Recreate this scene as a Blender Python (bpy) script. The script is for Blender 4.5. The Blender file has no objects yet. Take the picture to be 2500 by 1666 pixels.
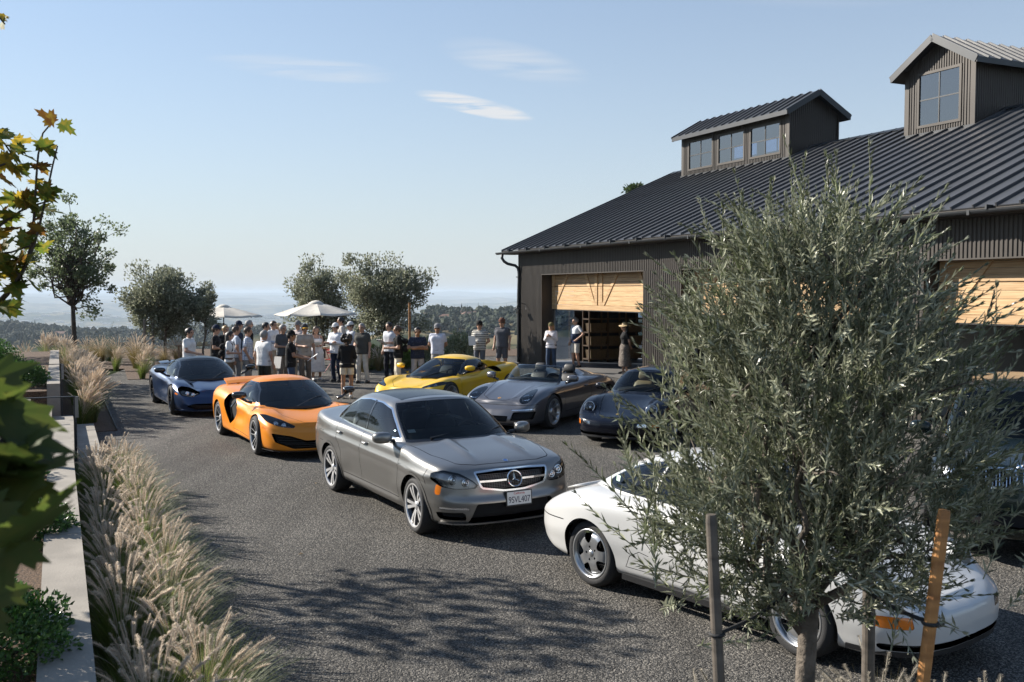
import bpy, math, random
import numpy as np
from mathutils import Vector
R = math.radians
rng = np.random.default_rng(7)
random.seed(7)
sc = bpy.context.scene
C = sc.collection

# ---------------------------------------------------------------- camera
cam_d = bpy.data.cameras.new('camera')
cam = bpy.data.objects.new('camera', cam_d); C.objects.link(cam)
cam.location = (0, 0, 2.735)
cam.rotation_euler = (R(90 - 2.848), 0, 0)
cam_d.sensor_width = 36.0
cam_d.lens = 36.0 * 2392 / 2500
cam_d.clip_start = 0.05
cam_d.clip_end = 90000
cam_d.dof.use_dof = True
cam_d.dof.focus_distance = 12.0
cam_d.dof.aperture_fstop = 7.0
sc.camera = cam

# ---------------------------------------------------------------- sky and sun
SUN_EL, SUN_AZ = 29.0, 292.0            # azimuth clockwise from +Y
world = bpy.data.worlds.new('World'); sc.world = world
world.use_nodes = True
wn, wl = world.node_tree.nodes, world.node_tree.links
wn.clear()
w_out = wn.new('ShaderNodeOutputWorld'); w_bg = wn.new('ShaderNodeBackground')
sky = wn.new('ShaderNodeTexSky'); sky.sky_type = 'NISHITA'; sky.sun_disc = False
sky.sun_elevation = R(SUN_EL); sky.sun_rotation = R(SUN_AZ)
sky.altitude = 300; sky.air_density = 1.0; sky.dust_density = 0.15; sky.ozone_density = 3.0
# thin cirrus, laid out by direction on a plane far overhead
w_tc = wn.new('ShaderNodeTexCoord'); w_sep = wn.new('ShaderNodeSeparateXYZ')
wl.new(w_tc.outputs['Generated'], w_sep.inputs[0])
def wmath(op, a, b=None):
    n = wn.new('ShaderNodeMath'); n.operation = op
    for i, q in enumerate((a, b)):
        if q is None: continue
        if isinstance(q, (int, float)): n.inputs[i].default_value = q
        else: wl.new(q, n.inputs[i])
    return n.outputs[0]
zc_ = wmath('MAXIMUM', w_sep.outputs[2], 0.02)
cu = wmath('DIVIDE', w_sep.outputs[0], zc_); cv = wmath('DIVIDE', w_sep.outputs[1], zc_)
w_cmb = wn.new('ShaderNodeCombineXYZ'); wl.new(cu, w_cmb.inputs[0]); wl.new(cv, w_cmb.inputs[1])
w_map = wn.new('ShaderNodeMapping'); wl.new(w_cmb.outputs[0], w_map.inputs[0])
w_map.inputs['Rotation'].default_value = (0, 0, R(-48)); w_map.inputs['Scale'].default_value = (0.9, 4.2, 1)
w_n1 = wn.new('ShaderNodeTexNoise'); wl.new(w_map.outputs[0], w_n1.inputs['Vector'])
w_n1.inputs['Scale'].default_value = 1.1; w_n1.inputs['Detail'].default_value = 9; w_n1.inputs['Roughness'].default_value = .62
w_n1.inputs['Distortion'].default_value = .5
# a few clouds stand where the photograph has them (azimuth tangent, elevation)
def cloud_spot(u0, v0, su, sv, rot=0.0):
    a = wmath('SUBTRACT', cu, u0); b = wmath('SUBTRACT', cv, v0)
    ca, sa = math.cos(rot), math.sin(rot)
    p = wmath('ADD', wmath('MULTIPLY', a, ca), wmath('MULTIPLY', b, sa))
    q = wmath('SUBTRACT', wmath('MULTIPLY', b, ca), wmath('MULTIPLY', a, sa))
    p = wmath('DIVIDE', p, su); q = wmath('DIVIDE', q, sv)
    d = wmath('ADD', wmath('MULTIPLY', p, p), wmath('MULTIPLY', q, q))
    return wmath('MAXIMUM', wmath('SUBTRACT', 1.0, d), 0.0)
m1 = cloud_spot(-0.92, 4.44, .46, .26, .54)
m2 = cloud_spot(0.036, 4.36, .55, .24, 1.06)
m3 = cloud_spot(-0.18, 5.36, .54, .17, 1.03)
m4 = cloud_spot(0.95, 3.25, .55, .25, .2)
msk = wmath('ADD', wmath('ADD', wmath('MULTIPLY', m1, .95), wmath('MULTIPLY', m2, .7)), wmath('ADD', wmath('MULTIPLY', m3, 3.4), wmath('MULTIPLY', m4, .25)))
w_n1s = wmath('MULTIPLY', wmath('SUBTRACT', w_n1.outputs[0], .38), 2.6)
cl = wmath('MULTIPLY', msk, wmath('MAXIMUM', w_n1s, 0.0))
cl = wmath('MINIMUM', wmath('MULTIPLY', cl, 1.0), .85)
# bright late-summer air: lift the sky towards its pale horizon, the same all round
w_sc = wn.new('ShaderNodeVectorMath'); w_sc.operation = 'SCALE'; w_sc.inputs['Scale'].default_value = 1 / 3.6; wl.new(sky.outputs[0], w_sc.inputs[0])
w_gm = wn.new('ShaderNodeGamma'); w_gm.inputs['Gamma'].default_value = .88; wl.new(w_sc.outputs[0], w_gm.inputs['Color'])
w_s2 = wn.new('ShaderNodeVectorMath'); w_s2.operation = 'SCALE'; w_s2.inputs['Scale'].default_value = 4.3; wl.new(w_gm.outputs[0], w_s2.inputs[0])
w_hf = wmath('MULTIPLY', wmath('POWER', 2.718, wmath('MULTIPLY', wmath('MAXIMUM', w_sep.outputs[2], 0.0), -4.2)), .92)
w_hz = wn.new('ShaderNodeMix'); w_hz.data_type = 'RGBA'; wl.new(w_hf, w_hz.inputs['Factor']); wl.new(w_s2.outputs[0], w_hz.inputs['A']); w_hz.inputs['B'].default_value = (4.5, 4.85, 5.15, 1)
w_mix = wn.new('ShaderNodeMix'); w_mix.data_type = 'RGBA'
wl.new(cl, w_mix.inputs['Factor']); wl.new(w_hz.outputs['Result'], w_mix.inputs['A'])
w_mix.inputs['B'].default_value = (6.0, 6.05, 6.15, 1)
wl.new(w_mix.outputs['Result'], w_bg.inputs['Color'])
w_bg.inputs['Strength'].default_value = 0.069
wl.new(w_bg.outputs[0], w_out.inputs['Surface'])

sun_d = bpy.data.lights.new('sun', 'SUN'); sun = bpy.data.objects.new('sun', sun_d); C.objects.link(sun)
sun_d.energy = 5.0; sun_d.angle = R(0.53); sun_d.color = (1.0, 0.93, 0.83)
sv = Vector((math.sin(R(SUN_AZ)) * math.cos(R(SUN_EL)), math.cos(R(SUN_AZ)) * math.cos(R(SUN_EL)), math.sin(R(SUN_EL))))
sun.rotation_euler = sv.to_track_quat('Z', 'Y').to_euler()
sun.location = sv * 100

sc.view_settings.view_transform = 'Standard'; sc.view_settings.look = 'None'
sc.view_settings.gamma = 1.0; sc.view_settings.use_curve_mapping = False
sc.view_settings.exposure = 1.0
sc.render.engine = 'CYCLES'
sc.cycles.use_denoising = True
sc.cycles.max_bounces = 8; sc.cycles.transparent_max_bounces = 16
sc.cycles.volume_bounces = 0; sc.cycles.caustics_reflective = False; sc.cycles.caustics_refractive = False
sc.cycles.sample_clamp_indirect = 6.0
sc.render.film_transparent = False

# ---------------------------------------------------------------- helpers
def link(o, parent=None):
    C.objects.link(o)
    if parent is not None: o.parent = parent
    return o
def tag(o, label=None, cat=None, group=None, kind=None):
    if label: o['label'] = label
    if cat: o['category'] = cat
    if group: o['group'] = group
    if kind: o['kind'] = kind
    return o
def empty(name, loc=(0, 0, 0), rz=0.0, label=None, cat=None, group=None):
    o = bpy.data.objects.new(name, None); C.objects.link(o)
    o.location = loc; o.rotation_euler = (0, 0, rz); o.empty_display_size = .1
    return tag(o, label, cat, group)
def mesh(name, V, F, mats=None, midx=None, smooth=False, normals=None):
    me = bpy.data.meshes.new(name)
    V = np.asarray(V, np.float32).reshape(-1, 3)
    if isinstance(F, np.ndarray):
        nf, k = F.shape
        me.vertices.add(len(V)); me.vertices.foreach_set('co', V.ravel())
        me.loops.add(nf * k); me.loops.foreach_set('vertex_index', F.astype(np.int32).ravel())
        me.polygons.add(nf); me.polygons.foreach_set('loop_start', np.arange(0, nf * k, k, dtype=np.int32))
        me.update(calc_edges=True)
    else:
        me.from_pydata(V.tolist(), [], [list(map(int, f)) for f in F])
    if mats is not None:
        for m in (mats if isinstance(mats, (list, tuple)) else [mats]): me.materials.append(m)
    if midx is not None: me.polygons.foreach_set('material_index', np.asarray(midx, np.int32))
    me.polygons.foreach_set('use_smooth', np.full(len(me.polygons), bool(smooth or normals is not None)))
    if normals is not None:
        me.normals_split_custom_set_from_vertices(np.asarray(normals, float).tolist())
    me.update()
    return me
def obj(name, V, F, mats=None, parent=None, **k):
    return link(bpy.data.objects.new(name, mesh(name, V, F, mats, **k)), parent)
def inst(name, me, parent=None, loc=(0, 0, 0), rot=(0, 0, 0), scale=(1, 1, 1)):
    o = bpy.data.objects.new(name, me); o.location = loc; o.rotation_euler = rot; o.scale = scale
    return link(o, parent)
class MB:
    """collects simple shapes into one mesh"""
    def __init__(s): s.V = []; s.F = []; s.M = []; s.m = 0
    def add(s, V, F):
        b = len(s.V); s.V += [tuple(map(float, v)) for v in V]; s.F += [tuple(int(i) + b for i in f) for f in F]; s.M += [s.m] * len(F); return s
    def box(s, x0, x1, y0, y1, z0, z1):
        return s.add([(x0,y0,z0),(x1,y0,z0),(x1,y1,z0),(x0,y1,z0),(x0,y0,z1),(x1,y0,z1),(x1,y1,z1),(x0,y1,z1)],
                     [(0,3,2,1),(4,5,6,7),(0,1,5,4),(1,2,6,5),(2,3,7,6),(3,0,4,7)])
    def bar(s, a, b, w, h, up=(0, 0, 1)):
        a = np.array(a, float); b = np.array(b, float); d = b - a; d /= np.linalg.norm(d)
        u = np.array(up, float); sd = np.cross(d, u)
        if np.linalg.norm(sd) < 1e-6: sd = np.cross(d, (1, 0, 0))
        sd /= np.linalg.norm(sd); u = np.cross(sd, d)
        q = [(-w/2, -h/2), (w/2, -h/2), (w/2, h/2), (-w/2, h/2)]
        V = [a + sd * i + u * j for i, j in q] + [b + sd * i + u * j for i, j in q]
        return s.add(V, [(3,2,1,0),(4,5,6,7),(0,1,5,4),(1,2,6,5),(2,3,7,6),(3,0,4,7)])
    def tube(s, pts, rad, n=8, cap=True):
        pts = np.array(pts, float); k = len(pts)
        rad = np.full(k, rad, float) if np.isscalar(rad) else np.array(rad, float)
        V, F = tube_arrays(pts, rad, n)
        F = [tuple(f) for f in F]
        if cap: F += [tuple(range(n))[::-1], tuple(range((k - 1) * n, k * n))]
        return s.add(V, F)
    def lathe(s, prof, n=16, c=(0, 0, 0), axis='z', closed=False):
        V, F = lathe_arrays(prof, n, axis); V = V + np.array(c)
        return s.add(V, [tuple(f) for f in F])
    def obj(s, name, mats, parent=None, smooth=False): return obj(name, s.V, s.F, mats, parent, midx=s.M if isinstance(mats, (list, tuple)) else None, smooth=smooth)
    def mesh(s, name, mats, smooth=False): return mesh(name, s.V, s.F, mats, midx=s.M if isinstance(mats, (list, tuple)) else None, smooth=smooth)
def tube_arrays(pts, rad, n):
    k = len(pts); T = np.gradient(pts, axis=0); T /= np.linalg.norm(T, axis=1)[:, None] + 1e-12
    ref = np.array([0, 0, 1.]) if abs(T[0, 2]) < .9 else np.array([1., 0, 0])
    V = np.empty((k, n, 3)); an = np.arange(n) * 2 * np.pi / n
    for i in range(k):
        a = np.cross(T[i], ref); a /= np.linalg.norm(a); b = np.cross(T[i], a); ref = np.cross(a, T[i])
        V[i] = pts[i] + rad[i] * (np.cos(an)[:, None] * a + np.sin(an)[:, None] * b)
    i = np.arange(k - 1)[:, None] * n; j = np.arange(n)[None, :]; j2 = (j + 1) % n
    F = np.stack([i + j, i + n + j, i + n + j2, i + j2], -1).reshape(-1, 4)
    return V.reshape(-1, 3), F[:, ::-1]
def lathe_arrays(prof, n, axis='z'):
    """prof (radius, height) pairs"""
    p = np.array(prof, float); an = np.arange(n) * 2 * np.pi / n; k = len(p)
    c, s_ = np.cos(an), np.sin(an)
    r = p[:, 0][:, None]; h = np.repeat(p[:, 1][:, None], n, 1)
    if axis == 'z': V = np.stack([r * c, r * s_, h], -1)
    else: V = np.stack([r * s_, h, r * c], -1)
    i = np.arange(k - 1)[:, None] * n; j = np.arange(n)[None, :]; j2 = (j + 1) % n
    F = np.stack([i + j, i + j2, i + n + j2, i + n + j], -1).reshape(-1, 4)
    return V.reshape(-1, 3), F
def grid_faces(a, b):
    i = np.arange(a - 1)[:, None] * b; j = np.arange(b - 1)[None, :]
    return np.stack([i + j, i + j + 1, i + b + j + 1, i + b + j], -1).reshape(-1, 4)
def sphere(c, r, n=10, m=6):
    th = np.linspace(0, np.pi, m + 1)
    prof = [(max(math.sin(t), 1e-4), -math.cos(t)) for t in th]
    V, F = lathe_arrays(prof, n); return V * np.array(r) + np.array(c), F
def pchip(x, pts):
    p = np.array(sorted(pts), float); X, Y = p[:, 0], p[:, 1]; x = np.clip(np.asarray(x, float), X[0], X[-1])
    if len(X) == 1: return np.full_like(x, Y[0])
    h = np.diff(X); d = np.diff(Y) / h; m = np.zeros(len(X))
    if len(X) > 2:
        w1 = 2 * h[1:] + h[:-1]; w2 = h[1:] + 2 * h[:-1]
        ok = d[:-1] * d[1:] > 0
        with np.errstate(all='ignore'): mm = (w1 + w2) / (w1 / d[:-1] + w2 / d[1:])
        m[1:-1] = np.where(ok, mm, 0)
    m[0], m[-1] = d[0], d[-1]
    i = np.clip(np.searchsorted(X, x, 'right') - 1, 0, len(h) - 1)
    t = (x - X[i]) / h[i]; t2, t3 = t * t, t * t * t
    return (2*t3-3*t2+1)*Y[i] + (t3-2*t2+t)*h[i]*m[i] + (-2*t3+3*t2)*Y[i+1] + (t3-t2)*h[i]*m[i+1]
def spline(P, n, param=False):
    """centripetal Catmull-Rom through P, n samples even in length; param -> also the control index of each sample"""
    P = np.array(P, float); d = np.linalg.norm(np.diff(P, axis=0), axis=1) ** .5
    t = np.r_[0, np.cumsum(np.maximum(d, 1e-6))]
    Q = np.vstack([2 * P[0] - P[1], P, 2 * P[-1] - P[-2]]); tt = np.r_[-d[0], t, t[-1] + d[-1]]
    out, idx = [], []
    for i in range(len(P) - 1):
        u = np.linspace(t[i], t[i + 1], 24, endpoint=False)[:, None]
        p0, p1, p2, p3 = Q[i:i + 4]; t0, t1, t2, t3 = tt[i:i + 4]
        A1 = (t1-u)/(t1-t0)*p0+(u-t0)/(t1-t0)*p1; A2 = (t2-u)/(t2-t1)*p1+(u-t1)/(t2-t1)*p2; A3 = (t3-u)/(t3-t2)*p2+(u-t2)/(t3-t2)*p3
        B1 = (t2-u)/(t2-t0)*A1+(u-t0)/(t2-t0)*A2; B2 = (t3-u)/(t3-t1)*A2+(u-t1)/(t3-t1)*A3
        out.append((t2-u)/(t2-t1)*B1+(u-t1)/(t2-t1)*B2); idx.append(i + np.linspace(0, 1, 24, endpoint=False))
    out = np.vstack(out + [P[-1:]]); idx = np.r_[np.concatenate(idx), len(P) - 1.]
    L = np.r_[0, np.cumsum(np.linalg.norm(np.diff(out, axis=0), axis=1))]; s_ = np.linspace(0, L[-1], n)
    r = np.stack([np.interp(s_, L, out[:, k]) for k in range(P.shape[1])], 1)
    return (r, np.interp(s_, L, idx)) if param else r
def sstep(a, b, x):
    t = np.clip((np.asarray(x, float) - a) / (b - a), 0, 1); return t * t * (3 - 2 * t)
# site frame: A runs away from the camera along the court, B across it
AX = np.array([-.4210, .9071]); BX = np.array([.9071, .4210])
def ab(a, b): p = AX * a + BX * b; return float(p[0]), float(p[1])

# ---------------------------------------------------------------- materials
def nmat(name):
    m = bpy.data.materials.new(name); m.use_nodes = True; nt = m.node_tree
    return m, nt, nt.nodes, nt.links, nt.nodes['Principled BSDF']
def pm(name, col, rough=.5, metal=0.0, coat=0.0, spec=.5, vary=None, bump=None, sheen=0, emit=None, coords='Object', aniso=None):
    """procedural principled material; vary=(scale, amount, [second colour]) bump=(scale, strength, [detail])"""
    m, nt, n, l, b = nmat(name)
    b.inputs['Base Color'].default_value = (*col, 1); b.inputs['Roughness'].default_value = rough
    b.inputs['Metallic'].default_value = metal; b.inputs['Coat Weight'].default_value = coat; b.inputs['Coat Roughness'].default_value = .03
    b.inputs['Specular IOR Level'].default_value = spec
    if emit: b.inputs['Emission Color'].default_value = (*emit[:3], 1); b.inputs['Emission Strength'].default_value = emit[3]
    tc = n.new('ShaderNodeTexCoord')
    if vary:
        t = n.new('ShaderNodeTexNoise'); t.inputs['Scale'].default_value = vary[0]; t.inputs['Detail'].default_value = 6
        l.new(tc.outputs[coords], t.inputs['Vector'])
        mx = n.new('ShaderNodeMix'); mx.data_type = 'RGBA'
        c2 = vary[2] if len(vary) > 2 else tuple(c * (1 - vary[1]) for c in col); c1 = col if len(vary) > 2 else tuple(min(1, c * (1 + vary[1])) for c in col)
        mx.inputs['A'].default_value = (*c1, 1); mx.inputs['B'].default_value = (*c2, 1)
        rp = n.new('ShaderNodeMapRange'); rp.inputs['From Min'].default_value = .35; rp.inputs['From Max'].default_value = .65
        l.new(t.outputs[0], rp.inputs['Value']); l.new(rp.outputs[0], mx.inputs['Factor']); l.new(mx.outputs['Result'], b.inputs['Base Color'])
    if bump:
        t = n.new('ShaderNodeTexNoise'); t.inputs['Scale'].default_value = bump[0]; t.inputs['Detail'].default_value = bump[2] if len(bump) > 2 else 4
        l.new(tc.outputs[coords], t.inputs['Vector'])
        bp = n.new('ShaderNodeBump'); bp.inputs['Strength'].default_value = bump[1]; bp.inputs['Distance'].default_value = .02
        l.new(t.outputs[0], bp.inputs['Height']); l.new(bp.outputs[0], b.inputs['Normal'])
    return m
def glass_mat(name, tint=(.8, .85, .85), refl=1.0, rough=0.0, ior=1.62):
    """thin pane: clear with a mirror film by Fresnel"""
    m, nt, n, l, b = nmat(name); n.remove(b)
    out = [q for q in n if q.type == 'OUTPUT_MATERIAL'][0]
    tr = n.new('ShaderNodeBsdfTransparent'); tr.inputs[0].default_value = (*tint, 1)
    gl = n.new('ShaderNodeBsdfGlossy'); gl.inputs['Roughness'].default_value = rough; gl.inputs[0].default_value = (refl, refl, refl, 1)
    fr = n.new('ShaderNodeFresnel'); fr.inputs[0].default_value = ior
    mx = n.new('ShaderNodeMixShader'); l.new(fr.outputs[0], mx.inputs[0]); l.new(tr.outputs[0], mx.inputs[1]); l.new(gl.outputs[0], mx.inputs[2])
    l.new(mx.outputs[0], out.inputs[0]); return m
def leaf_mat(name, top, under, trans=.35, rough=.45, vary=.35):
    m, nt, n, l, b = nmat(name)
    out = [q for q in n if q.type == 'OUTPUT_MATERIAL'][0]
    geo = n.new('ShaderNodeNewGeometry'); mx = n.new('ShaderNodeMix'); mx.data_type = 'RGBA'
    mx.inputs['A'].default_value = (*top, 1); mx.inputs['B'].default_value = (*under, 1)
    l.new(geo.outputs['Backfacing'], mx.inputs['Factor'])
    hs = n.new('ShaderNodeHueSaturation'); mr = n.new('ShaderNodeMapRange')
    l.new(geo.outputs['Random Per Island'], mr.inputs['Value']); mr.inputs['To Min'].default_value = 1 - vary; mr.inputs['To Max'].default_value = 1 + vary
    l.new(mr.outputs[0], hs.inputs['Value']); l.new(mx.outputs['Result'], hs.inputs['Color'])
    l.new(hs.outputs[0], b.inputs['Base Color']); b.inputs['Roughness'].default_value = rough
    t = n.new('ShaderNodeBsdfTranslucent'); l.new(hs.outputs[0], t.inputs[0])
    ms = n.new('ShaderNodeMixShader'); ms.inputs[0].default_value = trans
    l.new(b.outputs[0], ms.inputs[1]); l.new(t.outputs[0], ms.inputs[2]); l.new(ms.outputs[0], out.inputs[0])
    return m
M = {}
M['concrete'] = pm('concrete', (.26, .235, .20), .85, vary=(3.0, .16), bump=(60, .15))
M['black_metal'] = pm('black_metal', (.018, .019, .021), .45, vary=(4, .2))
M['rubber'] = pm('rubber', (.022, .022, .023), .8, bump=(120, .2))
M['black_plastic'] = pm('black_plastic', (.012, .012, .013), .45)
M['gloss_black'] = pm('gloss_black', (.008, .008, .009), .12, coat=.6)
M['void'] = pm('dark_cavity', (.006, .006, .007), .9)
M['chrome'] = pm('chrome', (.82, .83, .84), .08, metal=1)
M['satin'] = pm('satin_chrome', (.78, .79, .80), .24, metal=1)
M['roofglass'] = pm('dark_roof_glass', (.010, .011, .012), .22, spec=.25)
M['mirror'] = pm('mirror_glass', (.8, .82, .85), .02, metal=1)
M['silver'] = pm('wheel_silver', (.50, .51, .52), .28, metal=.85, coat=.4)
M['machined'] = pm('machined_alloy', (.66, .66, .66), .3, metal=.6)
M['gunmetal'] = pm('gunmetal', (.10, .10, .105), .3, metal=.8)
M['disc'] = pm('brake_disc', (.28, .27, .26), .35, metal=1, vary=(30, .2))
M['leather'] = pm('black_leather', (.018, .017, .017), .5, bump=(90, .2))
M['leather_grey'] = pm('grey_leather', (.16, .15, .14), .55, bump=(90, .2))
M['tan_leather'] = pm('tan_leather', (.35, .25, .14), .5, bump=(90, .2))
M['trim'] = pm('cabin_trim', (.03, .03, .032), .6, bump=(80, .2))
M['carglass'] = glass_mat('car_glass', (.62, .68, .67), .95, ior=1.6); M['screen'] = glass_mat('windscreen_glass', (.50, .56, .55), .9, ior=1.33)
M['darkglass'] = glass_mat('tinted_glass', (.22, .25, .26), .95)
M['lens'] = glass_mat('clear_lens', (.92, .93, .94), .9)
M['bulb'] = pm('lamp_reflector', (.8, .82, .85), .15, metal=.9)
M['amber'] = pm('amber_lens', (.75, .20, .02), .15, coat=.8)
M['red'] = pm('red_lens', (.35, .02, .015), .15, coat=.8)
M['white'] = pm('white_enamel', (.75, .75, .73), .4)
M['ink'] = pm('ink', (.01, .012, .05), .5)
# ================================================================ ground, terrain, terraces
def gravel_mat():
    m, nt, n, l, b = nmat('dark_gravel'); tc = n.new('ShaderNodeTexCoord')
    def vor(scale):
        v = n.new('ShaderNodeTexVoronoi'); v.inputs['Scale'].default_value = scale; l.new(tc.outputs['Object'], v.inputs['Vector']); return v
    v1 = vor(92); v2 = vor(38)
    big = n.new('ShaderNodeTexNoise'); big.inputs['Scale'].default_value = .35; big.inputs['Detail'].default_value = 5; l.new(tc.outputs['Object'], big.inputs['Vector'])
    rp = n.new('ShaderNodeValToRGB'); l.new(v1.outputs['Color'], rp.inputs[0])
    e = rp.color_ramp.elements; e[0].position = .05; e[0].color = (.012, .012, .011, 1); e[1].position = .95; e[1].color = (.29, .268, .235, 1)
    q = e.new(.55); q.color = (.080, .076, .069, 1)
    mr = n.new('ShaderNodeMapRange'); mr.inputs['To Min'].default_value = .80; mr.inputs['To Max'].default_value = 1.2; l.new(big.outputs[0], mr.inputs[0])
    mr.inputs['From Min'].default_value = .3; mr.inputs['From Max'].default_value = .7
    mp = n.new('ShaderNodeMapping'); mp.inputs['Rotation'].default_value = (0, 0, R(-28)); mp.inputs['Scale'].default_value = (1.6, .11, 1); l.new(tc.outputs['Object'], mp.inputs[0])
    tr = n.new('ShaderNodeTexNoise'); tr.inputs['Scale'].default_value = 1.0; tr.inputs['Detail'].default_value = 3; l.new(mp.outputs[0], tr.inputs['Vector'])
    m3 = n.new('ShaderNodeMapRange'); m3.inputs['From Min'].default_value = .35; m3.inputs['From Max'].default_value = .65; m3.inputs['To Min'].default_value = .78; m3.inputs['To Max'].default_value = 1.2; l.new(tr.outputs[0], m3.inputs[0])
    mm = n.new('ShaderNodeMath'); mm.operation = 'MULTIPLY'; l.new(mr.outputs[0], mm.inputs[0]); l.new(m3.outputs[0], mm.inputs[1])
    mu = n.new('ShaderNodeVectorMath'); mu.operation = 'SCALE'; l.new(rp.outputs[0], mu.inputs[0]); l.new(mm.outputs[0], mu.inputs['Scale'])
    l.new(mu.outputs[0], b.inputs['Base Color']); b.inputs['Roughness'].default_value = .85; b.inputs['Specular IOR Level'].default_value = .3
    b1 = n.new('ShaderNodeBump'); b1.inputs['Strength'].default_value = 1.0; b1.inputs['Distance'].default_value = .012; b1.invert = True; l.new(v1.outputs['Distance'], b1.inputs['Height'])
    b2 = n.new('ShaderNodeBump'); b2.inputs['Strength'].default_value = .7; b2.inputs['Distance'].default_value = .02; b2.invert = True; l.new(v2.outputs['Distance'], b2.inputs['Height']); l.new(b1.outputs[0], b2.inputs['Normal'])
    l.new(b2.outputs[0], b.inputs['Normal']); return m
M['gravel'] = gravel_mat()
def mulch_mat():
    m = pm('bark_mulch', (.16, .10, .06), .95, vary=(55, .5, (.035, .022, .014)), bump=(70, 1.0, 8)); return m
M['mulch'] = mulch_mat()
# court sheet, shaped in the site frame
court = [ab(-6, 1.02), ab(15.35, 1.02), ab(15.35, .62), ab(20.75, .62), ab(20.75, 1.02), ab(33.0, 1.02), ab(37.5, 2.2), ab(39.5, 5.2), (-8.4, 37.6), (-6.2, 41.5), (0.6, 42.5), (2.0, 60), (60, 40), (60, -8), (2, -8)]
def sheet(name, pts, z, mt, thick=.05):
    n = len(pts); V = [(x, y, z) for x, y in pts] + [(x, y, z - thick) for x, y in pts]
    o = obj(name, V, [tuple(range(n))] + [(i, i + n, (i + 1) % n + n, (i + 1) % n) for i in range(n)], mt); o['kind'] = 'structure'; return o
# a fine triangulated court so that the gravel shades evenly
sheet('gravel_court', court, 0.0, M['gravel'])
# terrain: site plateau, slope, near ridge, valley, far hills
def hnoise(x, y, sc_, seed=0):
    return (np.sin(x * sc_ * 1.3 + seed) * np.cos(y * sc_ * .9 - seed * 1.7) + .5 * np.sin(x * sc_ * 2.7 + y * sc_ * 2.1 + seed * 2.3) + .3 * np.cos(x * sc_ * 5.1 - y * sc_ * 4.3 + seed)) / 1.8
def terrain(x, y):
    d = np.maximum(y, 0.0) + 0 * x; r = np.hypot(x, y)
    edge = 45 + 2 * np.sin(x * .11)
    fall = -.42 * np.maximum(y - edge, 0)
    near = np.maximum(fall, -95 - .055 * np.maximum(y - 250, 0))
    floor = -270 + 8 * hnoise(x, y, .0011, 2)
    h = np.maximum(near, floor)
    # neighbouring spur with houses, right of centre
    spur = -27 - .0005 * (np.maximum(np.abs(y - 1100) - 100, 0)) ** 2 + .012 * np.minimum(x, 0) + 7 * hnoise(x, y, .010, 5) - .02 * np.maximum(x - 90, 0)
    spur = np.where(y > 600, spur, -400) - .006 * np.maximum(-x - 95, 0) ** 2
    spur2 = -62 - .0009 * (np.abs(y - 1500)) ** 2 * .18 + 12 * hnoise(x, y, .006, 9) - .0025 * np.maximum(x + 420, 0) ** 2 * .2
    h = np.maximum(h, np.maximum(spur, spur2))
    # far ranges
    for y0, ht, wd, sd in ((8500, -205, 900, 2.), (13000, -160, 1500, 1.), (17500, -125, 2000, 4.), (23000, -75, 2500, 7.), (30000, -15, 4000, 3.)):
        rg = ht + 62 * hnoise(x, y * .3, .0006, sd) + 40 * hnoise(x, y * .2, .0016, sd + 3) + 12 * hnoise(x, y * .5, .0045, sd + 6) - ((y - y0) / wd) ** 2 * 130
        h = np.maximum(h, rg)
    return np.where(y < 20, np.maximum(h, -.3), h)
ra = np.concatenate([np.linspace(0.5, 60, 40), np.geomspace(63, 42000, 230)]); th = np.concatenate([np.linspace(-36, 36, 240), np.linspace(37.5, 322.5, 90)])
TH, RA = np.meshgrid(np.radians(th), ra, indexing='ij'); X, Y = RA * np.sin(TH), RA * np.cos(TH)
Z = terrain(X, Y) - .06; Z = np.where((Y < 44), -.06, Z); Z = np.where(Y < 0, -.06 - .15 * np.maximum(np.hypot(X, Y) - 70, 0), Z); Z = np.maximum(Z, -290)
nt_, nr_ = X.shape; V = np.stack([X, Y, Z], -1).reshape(-1, 3); Fq = grid_faces(nt_, nr_); wrap = np.stack([(nt_ - 1) * nr_ + np.arange(nr_ - 1), (nt_ - 1) * nr_ + np.arange(1, nr_), np.arange(1, nr_), np.arange(nr_ - 1)], 1)
Fq = np.vstack([Fq, wrap])[:, ::-1]
def terrain_mat():
    m, nt, n, l, b = nmat('dry_hills'); tc = n.new('ShaderNodeTexCoord')
    def noise(sc_, det=8, off=0):
        t = n.new('ShaderNodeTexNoise'); t.inputs['Scale'].default_value = sc_; t.inputs['Detail'].default_value = det; l.new(tc.outputs['Object'], t.inputs['Vector']); return t
    a = noise(.004, 10); c = noise(.03, 8); d = noise(.0006, 6)
    m1 = n.new('ShaderNodeMix'); m1.data_type = 'RGBA'; m1.inputs['A'].default_value = (.035, .045, .025, 1); m1.inputs['B'].default_value = (.20, .165, .095, 1)
    r1 = n.new('ShaderNodeMapRange'); r1.inputs['From Min'].default_value = .46; r1.inputs['From Max'].default_value = .58; l.new(a.outputs[0], r1.inputs[0]); l.new(r1.outputs[0], m1.inputs['Factor'])
    m2 = n.new('ShaderNodeMix'); m2.data_type = 'RGBA'; m2.inputs['B'].default_value = (.03, .04, .022, 1); l.new(m1.outputs['Result'], m2.inputs['A'])
    r2 = n.new('ShaderNodeMapRange'); r2.inputs['From Min'].default_value = .52; r2.inputs['From Max'].default_value = .62; l.new(c.outputs[0], r2.inputs[0]); l.new(r2.outputs[0], m2.inputs['Factor'])
    l.new(m2.outputs['Result'], b.inputs['Base Color']); b.inputs['Roughness'].default_value = 1; b.inputs['Specular IOR Level'].default_value = 0; return m
o = obj('terrain', V, Fq, terrain_mat(), smooth=True); o['kind'] = 'structure'

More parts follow.
